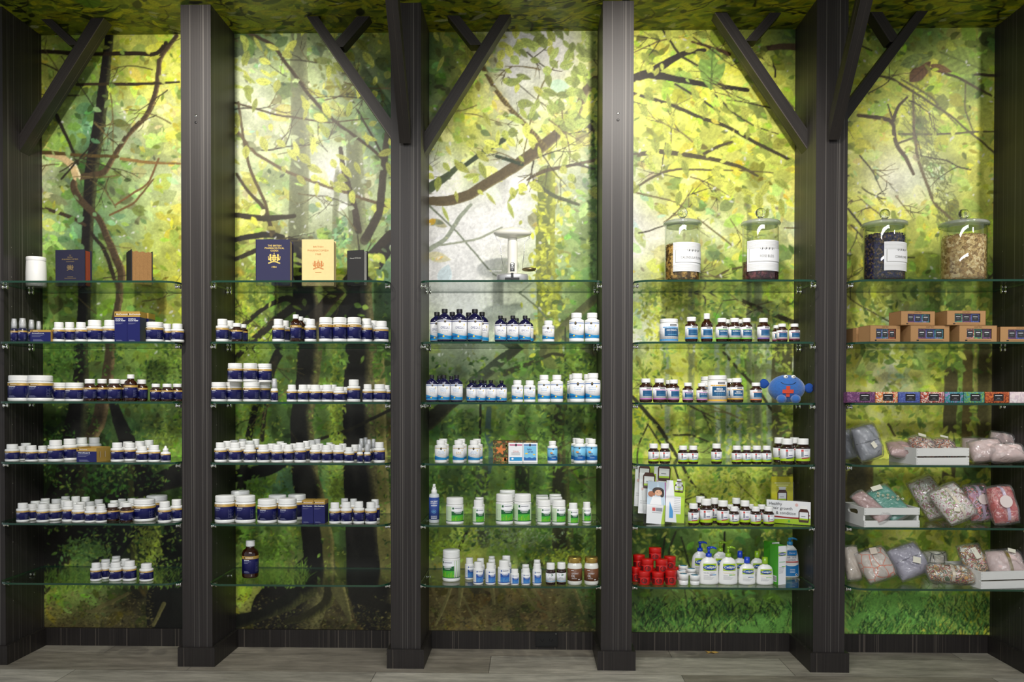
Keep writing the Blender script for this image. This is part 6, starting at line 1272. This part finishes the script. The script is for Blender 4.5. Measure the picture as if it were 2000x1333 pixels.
def art_face(s, w, h):
    s.rect(-.5*w, .5*w, h*.45, h, SKYW, 1); s.poly([(.42*w, h), (.5*w, h), (.5*w, h*.5)], mat('mauve stripe print', (180, 110, 170), .5), 2)
    s.ell(.08*w, h*.785, .32*w, .085*h, HAIR, 2, 18); s.ell(.30*w, h*.72, .12*w, .09*h, HAIR, 2, 14); s.ell(.10*w, h*.735, .20*w, .07*h, SKIN, 3, 20); s.ell(-.27*w, h*.70, .2*w, .07*h, mat('printed auburn hair', (168, 104, 70), .5), 2, 14); s.poly([(-.35*w, h*.45), (.3*w, h*.45), (.24*w, h*.64), (-.2*w, h*.66)], PAP, 3)
    s.ell(.03*w, h*.75, .03*w, .008*h, HAIR, 4, 8); s.ell(.2*w, h*.76, .03*w, .008*h, HAIR, 4, 8); s.rect(.07*w, .17*w, h*.697, h*.702, PAP, 4, 2); s.ell(.12*w, h*.725, .012*w, .012*h, mat('printed nose shade', (204, 150, 120), .5), 4, 6)
    s.rect(-.2*w, -.03*w, h*.30, h*.38, RED, 2); s.rect(0, .35*w, h*.30, h*.38, GRY, 2); s.rect(-.2*w, .3*w, h*.26, h*.27, GRY, 2); s.poly([(.3*w, 0), (.5*w, 0), (.5*w, h*.45), (.42*w, h*.45)], LIM, 1)
def art_lime(s, w, h):
    s.poly([(-.15*w, h), (.5*w, h), (.5*w, 0), (.1*w, 0)], LIM, 1); [leaflet_bottle(s, x*w, y*h, w/.075) for x, y in ((.1, .72), (.24, .72), (.17, .80))]
    s.rect(-.1*w, .3*w, h*.2, h*.62, PAP, 2); [s.rect(-.06*w, .26*w, h*(.26+.045*i), h*(.268+.045*i), GRY, 3) for i in range(8)]; s.band(-.3*w, -.1*w, lambda u: h*.1, lambda u: h*.5-((u/w+.3)*h*1.2), BLB, 2, 6)
g_ = 'printed leaflets in the clear holders'
leaflet(1238, 1269, 905, 990, .16, (-14, 4, 0), art_bot, 'leaflet with a bottle picture, leftmost of the back pair in the clear holders')
leaflet(1275, 1309, 905, 996, .15, (-14, 4, 0), art_bot, 'leaflet with a bottle picture, right one of the back pair')
leaflet(1246, 1279, 924, 1004, .12, (-14, 4, 0), art_bot, 'leaflet with a bottle picture, in the middle tier just behind the portrait leaflet')
leaflet(1262, 1298, 941, 1024, .055, (-13, 4, 0), art_face, 'leaflet with a smiling dark haired woman, front left of the clear holder')
leaflet(1299, 1336, 939, 1021, .058, (-13, 4, 0), art_lime, 'lime green leaflet with three small bottles, front right of the clear holder')
def holder(xl, xr, yt, d, dep, label, hh):
    Y = GF+d; a, b_ = at(xl, 1000, Y), at(xr, 1000, Y); w = b_.x-a.x; t = thing('leaflet_holder', ((a.x+b_.x)/2, Y, zb), label, 'holder', 'clear leaflet holders'); th = .0018
    lean = .27
    m = MB()
    def slab(x0, x1, y0, z1, sh=0): m.hexa([(x0, y0, 0.0), (x1, y0, 0.0), (x1, y0+th, 0.0), (x0, y0+th, 0.0), (x0, y0+z1*lean, z1), (x1, y0+z1*lean, z1), (x1, y0+th+z1*lean, z1), (x0, y0+th+z1*lean, z1)], CLEAR)
    slab(-w/2, w/2, -.004, hh*.45); slab(-w/2, w/2, dep, hh); m.box(-w/2, w/2, -.004, dep, 0, th, CLEAR)
    for x in (-w/2, -th/2, w/2-th): m.hexa([(x, -.004, 0), (x+th, -.004, 0), (x+th, dep, 0), (x, dep, 0), (x, -.004+hh*.45*lean, hh*.45), (x+th, -.004+hh*.45*lean, hh*.45), (x+th, dep+hh*lean, hh), (x, dep+hh*lean, hh)], CLEAR)
    m.build('acrylic_pocket', t)
holder(1257, 1339, 940, .045, .028, 'clear acrylic leaflet holder, front tier by the left pillar', .165)
holder(1236, 1312, 930, .135, .028, 'clear acrylic leaflet holder, back tier by the left pillar', .155)
# standing yellow booklet and the long sign
Y = GF+.20; X, w, h = px_size(1507, 1549, 931.5, Y, zb)
t = thing('booklet_stand', (X, Y, zb), 'yellow-green booklet with a bottle picture in a clear stand behind the sign', 'booklet'); YG = mat('yellow green card', (206, 200, 40), .5)
m = MB(); m.box(-w/2, w/2, 0, .012, 0, h, YG); s = Sheet(m, flat_xz(-.0002, 0, 0, .0003)); PY = mat('pale yellow lettering', (236, 236, 150), .5)
for i, q in enumerate((.36, .28, .2)): s.rect(-q*w, q*w, h*(.84-.05*i), h*(.865-.05*i), PY, 1)
leaflet_bottle(s, 0, h*.40, w/.055); m.build('booklet', t)
m = MB(); m.box(-w/2-.002, w/2+.004, -.0015, 0, 0, h*.88, CLEAR); m.box(-w/2-.002, w/2+.004, .0125, .014, 0, h*.88, CLEAR); m.box(-w/2-.002, w/2+.004, -.0015, .05, -.0000, .0015, CLEAR); m.build('clear_stand', t)
Y = GF+.055; a = at(1497, 1020, GF+.12); b_ = at(1583, 1026, GF+.03); w = math.hypot(b_.x-a.x, b_.y-a.y); ang = math.atan2(b_.y-a.y, b_.x-a.x); h = at(1497, 976, GF+.12).z-zb
t = frame_thing('shelf_sign', 'white and lime sign reading Healthy hair growth and condition', 'sign', ((a.x+b_.x)/2, (a.y+b_.y)/2, zb), (0, 0, ang))
m = MB(); m.box(-w/2, w/2, 0, .0015, .002, h, PAP); s = Sheet(m, flat_xz(-.0002, 0, 0, .0003)); DT = mat('dark grey lettering', (52, 50, 52), .5); DRD = mat('deep red swoosh', (150, 30, 34), .5)
s.band(-w/2, w/2, lambda u: .002, lambda u: h*(.15+.16*(u/w+.5)), LIM, 1, 16); s.band(-w/2, w*.3, lambda u: h*(.30-.05*math.sin((u/w+.5)*3)), lambda u: h*(.34-.03*math.sin((u/w+.5)*3)), DRD, 2, 16); s.rect(w*.42, w*.49, h*.40, h*.44, DRD, 2)
s.text('Healthy', -.44*w, h*.83, h*.13, DT, 3, left=True); s.text('hair growth', -.36*w, h*.65, h*.13, DT, 3, left=True); s.text('& condition', -.28*w, h*.47, h*.13, DT, 3, left=True)
leaflet_bottle(s, .35*w, h*.12, h/.058, True); s.ell(.19*w, h*.84, .035*w, .07*h, mat('pale red ring', (220, 180, 176), .5), 2); s.ell(.02*w, h*.13, .025*w, .05*h, GRN, 3)
m.build('sign_card', t)
m = MB(); m.box(-w/2-.006, w/2-.01, .002, .0035, 0, h*1.06, CLEAR); m.box(-w/2, w/2, -.0016, -.0012, 0, h*.25, CLEAR); m.box(-w/2, w/2, -.0016, .03, 0, .0014, CLEAR); m.build('clear_holder', t)

# ------------------------------------------------------------------ kraft soap cartons and wrapped soap bars
KRF = mat('kraft card', (176, 134, 88), .8, noise=.08, nscale=200); KRD = mat('kraft card ink', (96, 66, 40), .8)
def pat(name, cols, scale=60, dist=2.0):
    m = bpy.data.materials.new(name); m.use_nodes = True; nt = m.node_tree; b = nt.nodes['Principled BSDF']; N = nt.nodes.new; L = nt.links.new
    tc = N('ShaderNodeTexCoord'); n = N('ShaderNodeTexNoise'); n.inputs['Scale'].default_value = scale; n.inputs['Detail'].default_value = 1.5; n.inputs['Distortion'].default_value = dist
    r = N('ShaderNodeValToRGB'); r.color_ramp.interpolation = 'CONSTANT'; L(tc.outputs['Object'], n.inputs['Vector']); L(n.outputs['Fac'], r.inputs[0])
    e = r.color_ramp.elements; k = len(cols); e[0].color = (*lin(cols[0]), 1); e[0].position = 0; e[1].position = .34; e[1].color = (*lin(cols[1]), 1)
    for i in range(2, k): x = e.new(.34+.34*(i-1)/(k-1)); x.color = (*lin(cols[i]), 1)
    L(r.outputs[0], b.inputs['Base Color']); b.inputs['Roughness'].default_value = .45; return m
SOAPP = [pat('plum and mauve wrapper', [(84, 36, 74), (120, 66, 110), (96, 50, 96), (150, 100, 140), (70, 40, 90)], 40), pat('orange and cream swirl wrapper', [(226, 98, 50), (240, 220, 190), (232, 150, 70), (190, 70, 60), (250, 236, 214), (200, 160, 60)], 45),
         pat('indigo speckled wrapper', [(56, 66, 140), (80, 96, 170), (60, 70, 150), (110, 130, 190), (50, 60, 130)], 90), pat('magenta and brown circle wrapper', [(150, 40, 110), (240, 226, 214), (196, 90, 50), (130, 40, 70), (236, 200, 190), (110, 50, 50)], 42),
         pat('teal and lilac wrapper', [(30, 110, 120), (48, 140, 140), (150, 140, 190), (36, 120, 130), (70, 150, 160)], 36), pat('green leaf wrapper', [(60, 120, 70), (120, 170, 70), (80, 150, 140), (50, 110, 110), (150, 190, 90)], 48),
         pat('rust orange wrapper', [(180, 80, 34), (130, 50, 26), (206, 110, 50), (160, 70, 40), (110, 44, 24)], 48), pat('pale pink wrapper', [(226, 206, 208), (236, 220, 220), (216, 196, 204), (240, 230, 230)], 30)]
BLAB = mat('black soap label', (30, 28, 30), .5)
zb3 = SZ[2]+.0004
SC = ['plum and mauve', 'orange and cream swirled', 'indigo speckled', 'magenta and brown circled', 'teal and lilac', 'green leafy', 'rust orange', 'pale pink']
for i, (xl, xr) in enumerate(((1655, 1709), (1710, 1753.5), (1754.5, 1797), (1798, 1844.5), (1845.5, 1881.5), (1882.5, 1923), (1924, 1971), (1972, 2016))):
    Y = GF+.03; X, w, h = px_size(xl, xr, 766, Y, zb3); w = min(w, .0985) if i else w
    t = thing('wrapped_soap', (X, Y, zb3), f'soap bar in {SC[i]} paper with black label' if i < 7 else 'soap bar in pale pink paper at the right edge', 'soap', 'patterned soap bars on the third shelf')
    m = MB(); e = .004; d_ = .055
    for (x0, x1, y0, y1, z0, z1) in ((-w/2+.0004, w/2-.0004, 0, d_, e, h-e), (-w/2+e, w/2-e, .001, d_-.001, 0, h)): pass
    pr = []
    for a_ in (0, 1, 2, 3):
        for k in range(4):
            an = PI/2*a_+PI/2*k/3-PI; cx_, cz_ = [(e, e), (h and d_-e, e), (d_-e, h-e), (e, h-e)][a_]; pr.append((cx_+e*math.cos(an), cz_+e*math.sin(an)))
    n = len(pr); v = [(-w/2+.0005, y, z) for y, z in pr]+[(w/2-.0005, y, z) for y, z in pr]; m.add(v, [(k, (k+1) % n, (k+1) % n+n, k+n) for k in range(n)], SOAPP[i], True); m.add(v, [tuple(range(n))[::-1], tuple(range(n, 2*n))], SOAPP[i])
    m.build('patterned_wrapper', t)
    if i < 7:
        m = MB(); s = Sheet(m, flat_xz(-.0003, 0, 0, .0003)); o_ = w*.06 if i else .13*w; s.rect(o_-.0195, o_+.0195, h*.2, h*.82, BLAB, 1); s.rect(o_-.014, o_+.014, h*.64, h*.70, PRW, 2); s.rect(o_-.006, o_+.006, h*.42, h*.46, GRY, 2); s.rect(o_-.012, o_+.012, h*.27, h*.29, GRY, 2); m.build('label', t)
def soap_box(xl, xr, yt, yb, d, dep, rz, label, vis=(0, 1, 2), zb=None, full=True, pi=0):
    zb = SZ[1]+.0004 if zb is None else zb
    Y = GF+d; X, w, h = px_size(xl, xr, yt, Y, zb)
    t = thing('soap_carton', (X, Y, zb), label, 'box', 'kraft soap cartons on the second shelf', math.radians(rz)); m = MB(); th = .0015
    wx0, wx1, wz0, wz1 = -w*.30, w*.36, h*.20, h*.80
    m.box(-w/2, w/2, dep-th, dep, 0, h, KRF); m.box(-w/2, -w/2+th, 0, dep, 0, h, KRF); m.box(w/2-th, w/2, 0, dep, 0, h, KRF); m.box(-w/2, w/2, 0, dep, 0, th, KRF); m.box(-w/2, w/2, 0, dep, h-th, h, KRF)
    m.box(-w/2, wx0, 0, th, 0, h, KRF); m.box(wx1, w/2, 0, th, 0, h, KRF); m.box(wx0, wx1, 0, th, 0, wz0, KRF); m.box(wx0, wx1, 0, th, wz1, h, KRF)
    s = Sheet(m, flat_xz(-.0002, 0, 0, .0003)); s.text('SOAP TRIO', .0, h*.90, h*.075, KRD, 1, w=w*.2); s.rect(-w*.34, -w*.28, h*.06, h*.13, INK, 1); s.rect(-w*.26, w*.34, h*.085, h*.10, KRD, 1)
    m.build('carton_shell', t)
    m = MB(); m.box(wx0-.001, wx1+.001, th, th+.0004, wz0-.001, wz1+.001, CLEAR); m.build('window_film', t)
    for i in range(3):
        x0 = wx0+(wx1-wx0)*(i-.02)/3+.001; x1 = wx0+(wx1-wx0)*(i+1.02)/3-.001; m = MB(); m.box(x0, x1, .006+.002*(i % 2), .045, th, h*.86, SOAPP[(pi+i*2) % 7])
        s = Sheet(m, flat_xz(.006+.002*(i % 2)-.0002, 0, 0, .0003)); u = (x0+x1)/2; ww = (x1-x0)*.38; s.rect(u-ww, u+ww, h*.30, h*.70, BLAB, 1); s.rect(u-ww*.7, u+ww*.7, h*.56, h*.60, PRW, 2); s.rect(u-ww*.4, u+ww*.4, h*.44, h*.46, GRY, 2); m.build('wrapped_soap', t)
    return t
zlo = None
soap_box(1697, 1761, 636, 667, .02, .085, 9, 'kraft soap carton, lower row, nearest the left pillar', pi=2)
soap_box(1776, 1857, 636, 667, .02, .085, 6, 'kraft soap carton, middle of the lower row', pi=0)
soap_box(1872, 1949, 636, 667, .02, .085, 4, 'kraft soap carton with pink soap, second from right of the lower row', pi=3)
soap_box(1953, 2034, 638, 667, .03, .085, 0, 'kraft soap carton cut off by the right edge', pi=0)
for j, (xl, xr, lab) in enumerate(((1682, 1746, 'kraft soap carton end showing just left of the nearest lower carton'), (1667, 1731, 'kraft soap carton, dark end beside the left pillar, rearmost'))):
    pass
hb = at(1800, 636, GF+.02).z-SZ[1]
for j, (xx, dd_) in enumerate(((1672, .125), (1657.5, .232))):
    Y = GF+dd_; X = at(xx, 650, Y).x
    t = thing('soap_carton', (X+.02, Y, SZ[1]+.0004), ['kraft soap carton behind the nearest lower one, showing its end', 'rearmost kraft soap carton, tucked beside the left pillar'][j], 'box', 'kraft soap cartons on the second shelf', math.radians(8)); m = MB(); m.box(-.02, .12, 0, .085, 0, hb*.98, KRF); m.build('carton_shell', t)
zu = SZ[1]+.0004+hb+.0008
soap_box(1757, 1829, 608, 635, .025, .085, 8, 'kraft soap carton, left one stacked on top', zb=zu, pi=0); soap_box(1848, 1927, 607, 635, .025, .085, 4, 'kraft soap carton, right one stacked on top', zb=zu, pi=5)

# ------------------------------------------------------------------ white crates and soft pouches
CRW = mat('white painted wood', (226, 226, 222), .5, noise=.04, nscale=50)
def crate(X, Y, zb, w, d, h, rz, label, gap=(.43, .52)):
    t = thing('wooden_crate', (X, Y, zb), label, 'crate', 'white wooden crates', math.radians(rz)); th = .008
    for q in (-1, 1):
        m = MB(); x0, x1 = (-w/2, -w/2+th) if q < 0 else (w/2-th, w/2); n = 24; hz, hw2, hr = h*.70, d*.17, h*.13
        prev = None
        cols = []
        for i in range(n+1):
            y = th+(d-2*th)*i/n; dy = abs(y-d/2)
            hh_ = 0 if dy > hw2+hr else (hr if dy < hw2 else math.sqrt(max(0, hr*hr-(dy-hw2)**2)))
            cols.append((y, hh_))
        for (ya, ha), (yb_, hb_) in zip(cols[:-1], cols[1:]):
            for side, (lo, hi) in enumerate(((lambda k: 0, lambda k: hz-k), (lambda k: hz+k, lambda k: h))):
                m.hexa([(x0, ya, lo(ha)), (x1, ya, lo(ha)), (x1, yb_, lo(hb_)), (x0, yb_, lo(hb_)), (x0, ya, hi(ha)), (x1, ya, hi(ha)), (x1, yb_, hi(hb_)), (x0, yb_, hi(hb_))], CRW)
        m.build('end_panel', t)
    for y0 in (0, d-th):
        for z0, z1 in ((0, h*gap[0]), (h*gap[1], h)):
            m = MB(); m.box(-w/2, w/2, y0, y0+th, z0, z1, CRW)
            if y0 == 0:
                s = Sheet(m, flat_xz(-.0002, 0, 0, .0003))
                for xx in (-w/2+th*.5, w/2-th*.5):
                    for zz in (z0+(z1-z0)*.3, z0+(z1-z0)*.7): s.ell(xx, zz, .0013, .0013, GRY, 1, 8)
            m.build('slat', t)
    m = MB(); m.box(-w/2+th, w/2-th, th, d-th, .001, .005, CRW); m.build('base_board', t)
    return t
FILM = thin_glass('crinkled clear film', (.96, .96, .96), .13, .13, bump=1.0, haze=.10)
def net(name, base, line, scale=16, wd=.05):
    m = bpy.data.materials.new(name); m.use_nodes = True; nt = m.node_tree; b = nt.nodes['Principled BSDF']; N = nt.nodes.new; L = nt.links.new
    tc = N('ShaderNodeTexCoord'); v = N('ShaderNodeTexVoronoi'); v.feature = 'DISTANCE_TO_EDGE'; v.inputs['Scale'].default_value = scale; g = N('ShaderNodeMath'); g.operation = 'LESS_THAN'; g.inputs[1].default_value = wd
    mx = N('ShaderNodeMix'); mx.data_type = 'RGBA'; mx.inputs[6].default_value = (*lin(base), 1); mx.inputs[7].default_value = (*lin(line), 1)
    L(tc.outputs['Object'], v.inputs['Vector']); L(v.outputs['Distance'], g.inputs[0]); L(g.outputs[0], mx.inputs[0]); L(mx.outputs[2], b.inputs['Base Color']); b.inputs['Roughness'].default_value = .9; return m
FB = {'silver': mat('silver grey fabric', (158, 162, 172), .6, noise=.15, nscale=20, bump=.4), 'slate': mat('slate grey fabric', (92, 96, 112), .8, noise=.15, nscale=30), 'pink': mat('pale pink fabric', (226, 200, 196), .9, noise=.07, nscale=24, bump=.3),
      'lilac': mat('lilac grey fabric', (176, 172, 190), .9, noise=.1, nscale=24, bump=.4), 'oat': mat('oatmeal fabric', (214, 200, 184), .95, noise=.1, nscale=40), 'orange': net('beige fabric with orange lines', (220, 208, 196), (232, 132, 96), 22, .035),
      'black': net('oatmeal fabric with black lines', (206, 198, 184), (30, 30, 32), 18, .03), 'garden': pat('bright garden floral fabric', [(70, 100, 50), (236, 230, 210), (190, 60, 60), (40, 60, 40), (230, 170, 70), (90, 120, 110), (240, 236, 220)], 52, 1),
      'sprig': pat('white floral sprig fabric', [(120, 150, 80), (238, 232, 224), (236, 230, 222), (240, 234, 228), (190, 90, 130), (150, 180, 90)], 55, 1.5), 'rose': pat('pink fabric with red flowers', [(200, 70, 76), (216, 160, 190), (210, 150, 186), (60, 90, 60), (222, 120, 110), (190, 50, 60)], 34, 1),
      'red': pat('red floral fabric', [(190, 56, 60), (216, 90, 84), (200, 66, 70), (226, 150, 140), (180, 50, 60)], 40, 1), 'teal': mat('teal blossom fabric', (44, 160, 138), .55), 'mixed': pat('orange and white floral fabric', [(206, 96, 60), (240, 226, 206), (60, 60, 80), (214, 120, 70), (240, 232, 220), (120, 60, 90)], 48, 1),
      'dusk': mat('dusty pink folded fabric', (196, 160, 156), .9, noise=.1, nscale=30)}
TAGM = mat('cream card tag', (226, 222, 204), .7)
def pillow_mb(w, h, t_, m, seed=0, grow=0., n=22, edge=3.):
    rn = random.Random(seed); ph = [rn.uniform(0, 6) for _ in range(6)]; b = MB(); vs = []; fs = []
    def top(u, v, s): 
        base = max(0, 1-abs(u)**edge)**.5*max(0, 1-abs(v)**edge)**.5
        lump = 1+.13*math.sin(u*4+ph[0])*math.cos(v*5+ph[1])+.07*math.sin(u*9+v*7+ph[2])
        cx_ = 1-.06*v*v; cz_ = 1-.06*u*u
        return (u*w/2*cx_*(1+grow), s*(t_/2*base*lump*(1+grow)+.0015), v*h/2*cz_*(1+grow))
    for s in (-1, 1):
        o = len(vs)
        for j in range(n+1):
            for i in range(n+1): vs.append(top(-1+2*i/n, -1+2*j/n, s))
        for j in range(n):
            for i in range(n):
                f = (o+j*(n+1)+i, o+j*(n+1)+i+1, o+(j+1)*(n+1)+i+1, o+(j+1)*(n+1)+i); fs.append(f if s < 0 else f[::-1])
    N1 = (n+1)*(n+1)
    rim = [i for i in range(n+1)]+[j*(n+1)+n for j in range(1, n+1)]+[n*(n+1)+i for i in range(n-1, -1, -1)]+[j*(n+1) for j in range(n-1, 0, -1)]
    for a_, b_ in zip(rim, rim[1:]+rim[:1]): fs.append((b_, a_, a_+N1, b_+N1))
    b.add(vs, fs, m, True); return b
def pouch(cx_, cy_, wpx, hpx, d, th, mats, label, shelf, rot=(0, 0, 0), tag_=None, film=True, ribbon=None, split=None, group='fabric pouches wrapped in clear film', name='fabric_pouch', zmin=None):
    '''a soft pouch centred on a photo position at depth d; rot = lean back, roll, turn in degrees'''
    zbs = SZ[shelf]+.0004 if zmin is None else zmin; Y = GF+d
    a = at(cx_-wpx/2, cy_, Y); b_ = at(cx_+wpx/2, cy_, Y); w = b_.x-a.x; h = at(cx_, cy_-hpx/2, Y).z-at(cx_, cy_+hpx/2, Y).z
    P = at(cx_, cy_, Y)
    rx, ry, rz = [math.radians(v) for v in rot]
    from mathutils import Euler
    E_ = Euler((rx, ry, rz)); Rm = E_.to_matrix(); hh = h
    # keep the lowest point on the shelf
    fmb = pillow_mb(w*1.07, hh*1.12, th*1.12+.004, FILM, int(cx_)+5, .0, 26, 4); kmb = pillow_mb(w, hh, th, mats[0], int(cx_))
    low = min((Rm @ Vector(v_)).z for v_ in fmb.v+kmb.v)-.0005
    z = zbs-low if zmin is None or zmin < 9 else P.z
    t = link(name, None); t.location = (P.x, P.y, z); t.rotation_euler = E_; tag(t, label, 'pouch', group)
    kmb.build('fabric', t)
    if film: fmb.build('clear_film', t)
    if split:
        m = MB(); 
        for q in (-1, 1):
            m.tube([(u*w/2*.98, -th/2*max(.0, 1-abs(u)**3)**.5*1.03-.002, hh*.02) for u in [-1+i/8 for i in range(17)]], .0018, split, 6)
        m.build('tie_band', t)
    if ribbon:
        m = MB(); f_ = lambda u: (1-abs(u)**3)**.5 if abs(u) < 1 else 0
        for i in range(16):
            u0, u1 = -1+i/8, -1+(i+1)/8
            m.hexa([(-.006, -th/2*f_(u0)*1.1-.003, u0*hh/2), (.006, -th/2*f_(u0)*1.1-.003, u0*hh/2), (.006, -th/2*f_(u0)*1.1-.001, u0*hh/2), (-.006, -th/2*f_(u0)*1.1-.001, u0*hh/2), (-.006, -th/2*f_(u1)*1.1-.003, u1*hh/2), (.006, -th/2*f_(u1)*1.1-.003, u1*hh/2), (.006, -th/2*f_(u1)*1.1-.001, u1*hh/2), (-.006, -th/2*f_(u1)*1.1-.001, u1*hh/2)], ribbon)
        m.build('ribbon', t)
    if tag_:
        u, v, tw, thh, rr, mt = tag_; m = MB(); y = -th/2*1.22-.004
        if mt == 'round': m.lathe([(tw/2, 0), (tw/2, .0008), (0, .0008)], mat('pale round sticker', (226, 212, 208), .5), 24, smooth=False); m.v = [(x+u*w/2, y-z, yy+v*hh/2) for x, yy, z in m.v]
        else:
            c, s_ = math.cos(math.radians(rr)), math.sin(math.radians(rr))
            pts = [(-tw/2, -thh/2), (tw/2, -thh/2), (tw/2, thh/2), (-tw/2, thh/2)]; pts = [(u*w/2+x*c-z*s_, v*hh/2+x*s_+z*c) for x, z in pts]
            m.hexa([(x, y, z) for x, z in pts]+[(x, y+.001, z) for x, z in pts], mt)
        m.build('card_tag', t)
    return t
RBW = mat('cream ribbon', (226, 214, 190), .7); RBL = mat('lilac ribbon', (206, 186, 214), .7); RBO = mat('olive gold ribbon', (132, 112, 46), .6)
def crate_px(xl, xm, xr, yt, d, dep, shelf, rz, label, gap=(.43, .52)):
    zb = SZ[shelf]+.0004; Y = GF+d; a, b_ = at(xm, yt, Y), at(xr, yt, Y); w = (b_.x-a.x)/math.cos(math.radians(rz)); h = a.z-zb
    return crate((a.x+b_.x)/2, Y+abs(w/2*math.sin(math.radians(rz))), zb, w, dep, h, rz, label, gap), ((a.x+b_.x)/2, Y, zb, w, h)
# fourth shelf
c1, i1 = crate_px(1722, 1790, 1900, 876, .004, .20, 3, 7, 'white slatted crate holding floral pouches on the fourth shelf')
pouch(1693, 870, 48, 66, .13, .075, [FB['silver']], 'large silver grey bagged pouch with dark band left of the crate', 3, (-10, -14, 12), (-.05, -.22, .018, .026, 20, TAGM), split=FB['slate'])
pouch(1657, 872, 34, 56, .23, .06, [FB['silver']], 'silver grey bagged pouch half hidden behind the left pillar', 3, (-10, -12, 10))
zi = SZ[3]+.012
pouch(1803, 876, 46, 52, .09, .05, [FB['mixed']], 'orange and white floral pouch at the front of the crate', 3, (-52, 6, 4), (-.1, .7, .03, .018, -16, TAGM), zmin=zi)
pouch(1845, 878, 40, 50, .09, .05, [FB['mixed']], 'second orange floral pouch with card tag in the crate', 3, (-56, 4, 0), (.0, .7, .03, .014, -16, TAGM), zmin=zi)
pouch(1765, 872, 60, 46, .12, .04, [FB['dusk']], 'dusty pink pouch lying at the left of the crate', 3, (-62, 4, -6), zmin=zi)
for j, (cx_, cy_, wp, hp, d, rx, lab) in enumerate(((1925, 890, 60, 42, .09, -30, 'pale pink bagged pouch touching the right end of the crate'), (1965, 893, 64, 34, .06, -34, 'pale pink bagged pouch at the right edge, front'), (1905, 868, 50, 42, .21, -20, 'pale pink bagged pouch standing behind the crate corner'), (1962, 870, 60, 50, .20, -14, 'pale pink bagged pouch standing at the back right'))):
    pouch(cx_, cy_, wp, hp, d, .06, [FB['pink']], lab, 3, (rx, -8+6*j, -8+5*j))
# fifth shelf
c2, i2 = crate_px(1654, 1688, 1800, 993, .0, .20, 4, 4, 'white slatted crate with teal pouch on the fifth shelf', (.34, .64))
zi = SZ[4]+.012
pouch(1735, 986, 48, 78, .085, .032, [FB['teal']], 'teal pouch with white blossoms and cream tag in the crate', 4, (-46, -24, 10), (-.1, .86, .042, .022, -10, TAGM), zmin=zi)
t = [o for o in C.objects if o.name.startswith('fabric_pouch') and o.get('label', '').startswith('teal')][0]
m = MB(); BL_ = mat('cream blossom print', (226, 232, 200), .6)
for i in range(9):
    u, v = (-.6+.22*i)*.04, (.5-.12*i+.14*((i*5) % 3))*.07
    for k in range(5): m.lathe([(.0028, 0), (0, .0004)], BL_, 8, c=(u+.0036*math.cos(k*1.256), v+.0036*math.sin(k*1.256), 0))
m.v = [(x, -.0225-z, y) for x, y, z in m.v]; m.build('blossom_print', t)
pouch(1700, 990, 30, 78, .06, .03, [FB['dusk']], 'dusty pink pouch leaning in the left end of the crate', 4, (-50, -30, 10), zmin=zi)
pouch(1815, 992, 52, 80, .20, .055, [FB['sprig']], 'white pouch with purple flower sprigs beside the crate', 4, (-26, -22, 6), (-.2, -.15, .04, .022, -12, TAGM))
pouch(1860, 1000, 62, 74, .08, .06, [FB['sprig']], 'white sprigged pouch tied with cream ribbon, front middle', 4, (-34, -22, 10), (-.4, -.5, .022, .016, -30, TAGM), ribbon=RBW)
pouch(1893, 992, 36, 58, .25, .05, [FB['sprig']], 'white sprigged pouch wedged behind the ribboned one', 4, (-24, -16, 6))
pouch(1910, 986, 46, 70, .15, .055, [FB['rose']], 'pink pouch with red flowers and round sticker, left of two', 4, (-16, -6, 4), (.1, .1, .042, .02, 0, 'round'), ribbon=RBL)
pouch(1958, 985, 50, 72, .08, .06, [FB['red']], 'red flowered pouch with round sticker and lilac ribbon, far right', 4, (-16, -6, 2), (-.1, .1, .050, .02, 0, 'round'), ribbon=RBL)
pouch(1830, 962, 50, 30, .24, .04, [FB['rose']], 'flowered pouch at the very back of the fifth shelf', 4, (-20, 4, 0))
# bottom shelf
c3, i3 = crate_px(1850, 1916, 2034, 1118, .0, .22, 5, 9, 'white slatted crate with dark bag cut by the right edge')
zi = SZ[5]+.012
pouch(1710, 1112, 60, 62, .09, .07, [FB['orange']], 'beige bagged pouch with orange crackle lines', 5, (-30, -16, 10), (-.05, .72, .028, .026, -10, FB['oat']))
pouch(1773, 1114, 66, 64, .15, .075, [FB['lilac']], 'lilac grey bagged pouch with small white tag', 5, (-32, -18, 10), (.15, -.25, .03, .026, -35, TAGM), split=FB['lilac'])
pouch(1664, 1106, 30, 64, .13, .05, [FB['oat']], 'oatmeal bagged pouch beside the left pillar', 5, (-12, -6, 0))
pouch(1824, 1094, 52, 44, .27, .06, [FB['black']], 'oatmeal pouch with black crackle lines standing at the back', 5, (-14, 0, 0))
pouch(1856, 1127, 88, 36, .065, .055, [FB['garden']], 'bright garden floral pouch tied with cream ribbon', 5, (-52, 4, -4), ribbon=RBW)
pouch(1902, 1092, 46, 66, .14, .045, [FB['garden']], 'garden floral pouch with dark film and cream tag in the crate', 5, (-30, -8, 4), (.1, .35, .022, .048, 10, TAGM), zmin=zi)
pouch(1965, 1094, 70, 58, .11, .06, [FB['pink']], 'pale pink pouch with olive gold bow in the crate', 5, (-34, 0, 0), (.25, .75, .03, .016, -16, TAGM), ribbon=RBO, zmin=zi)
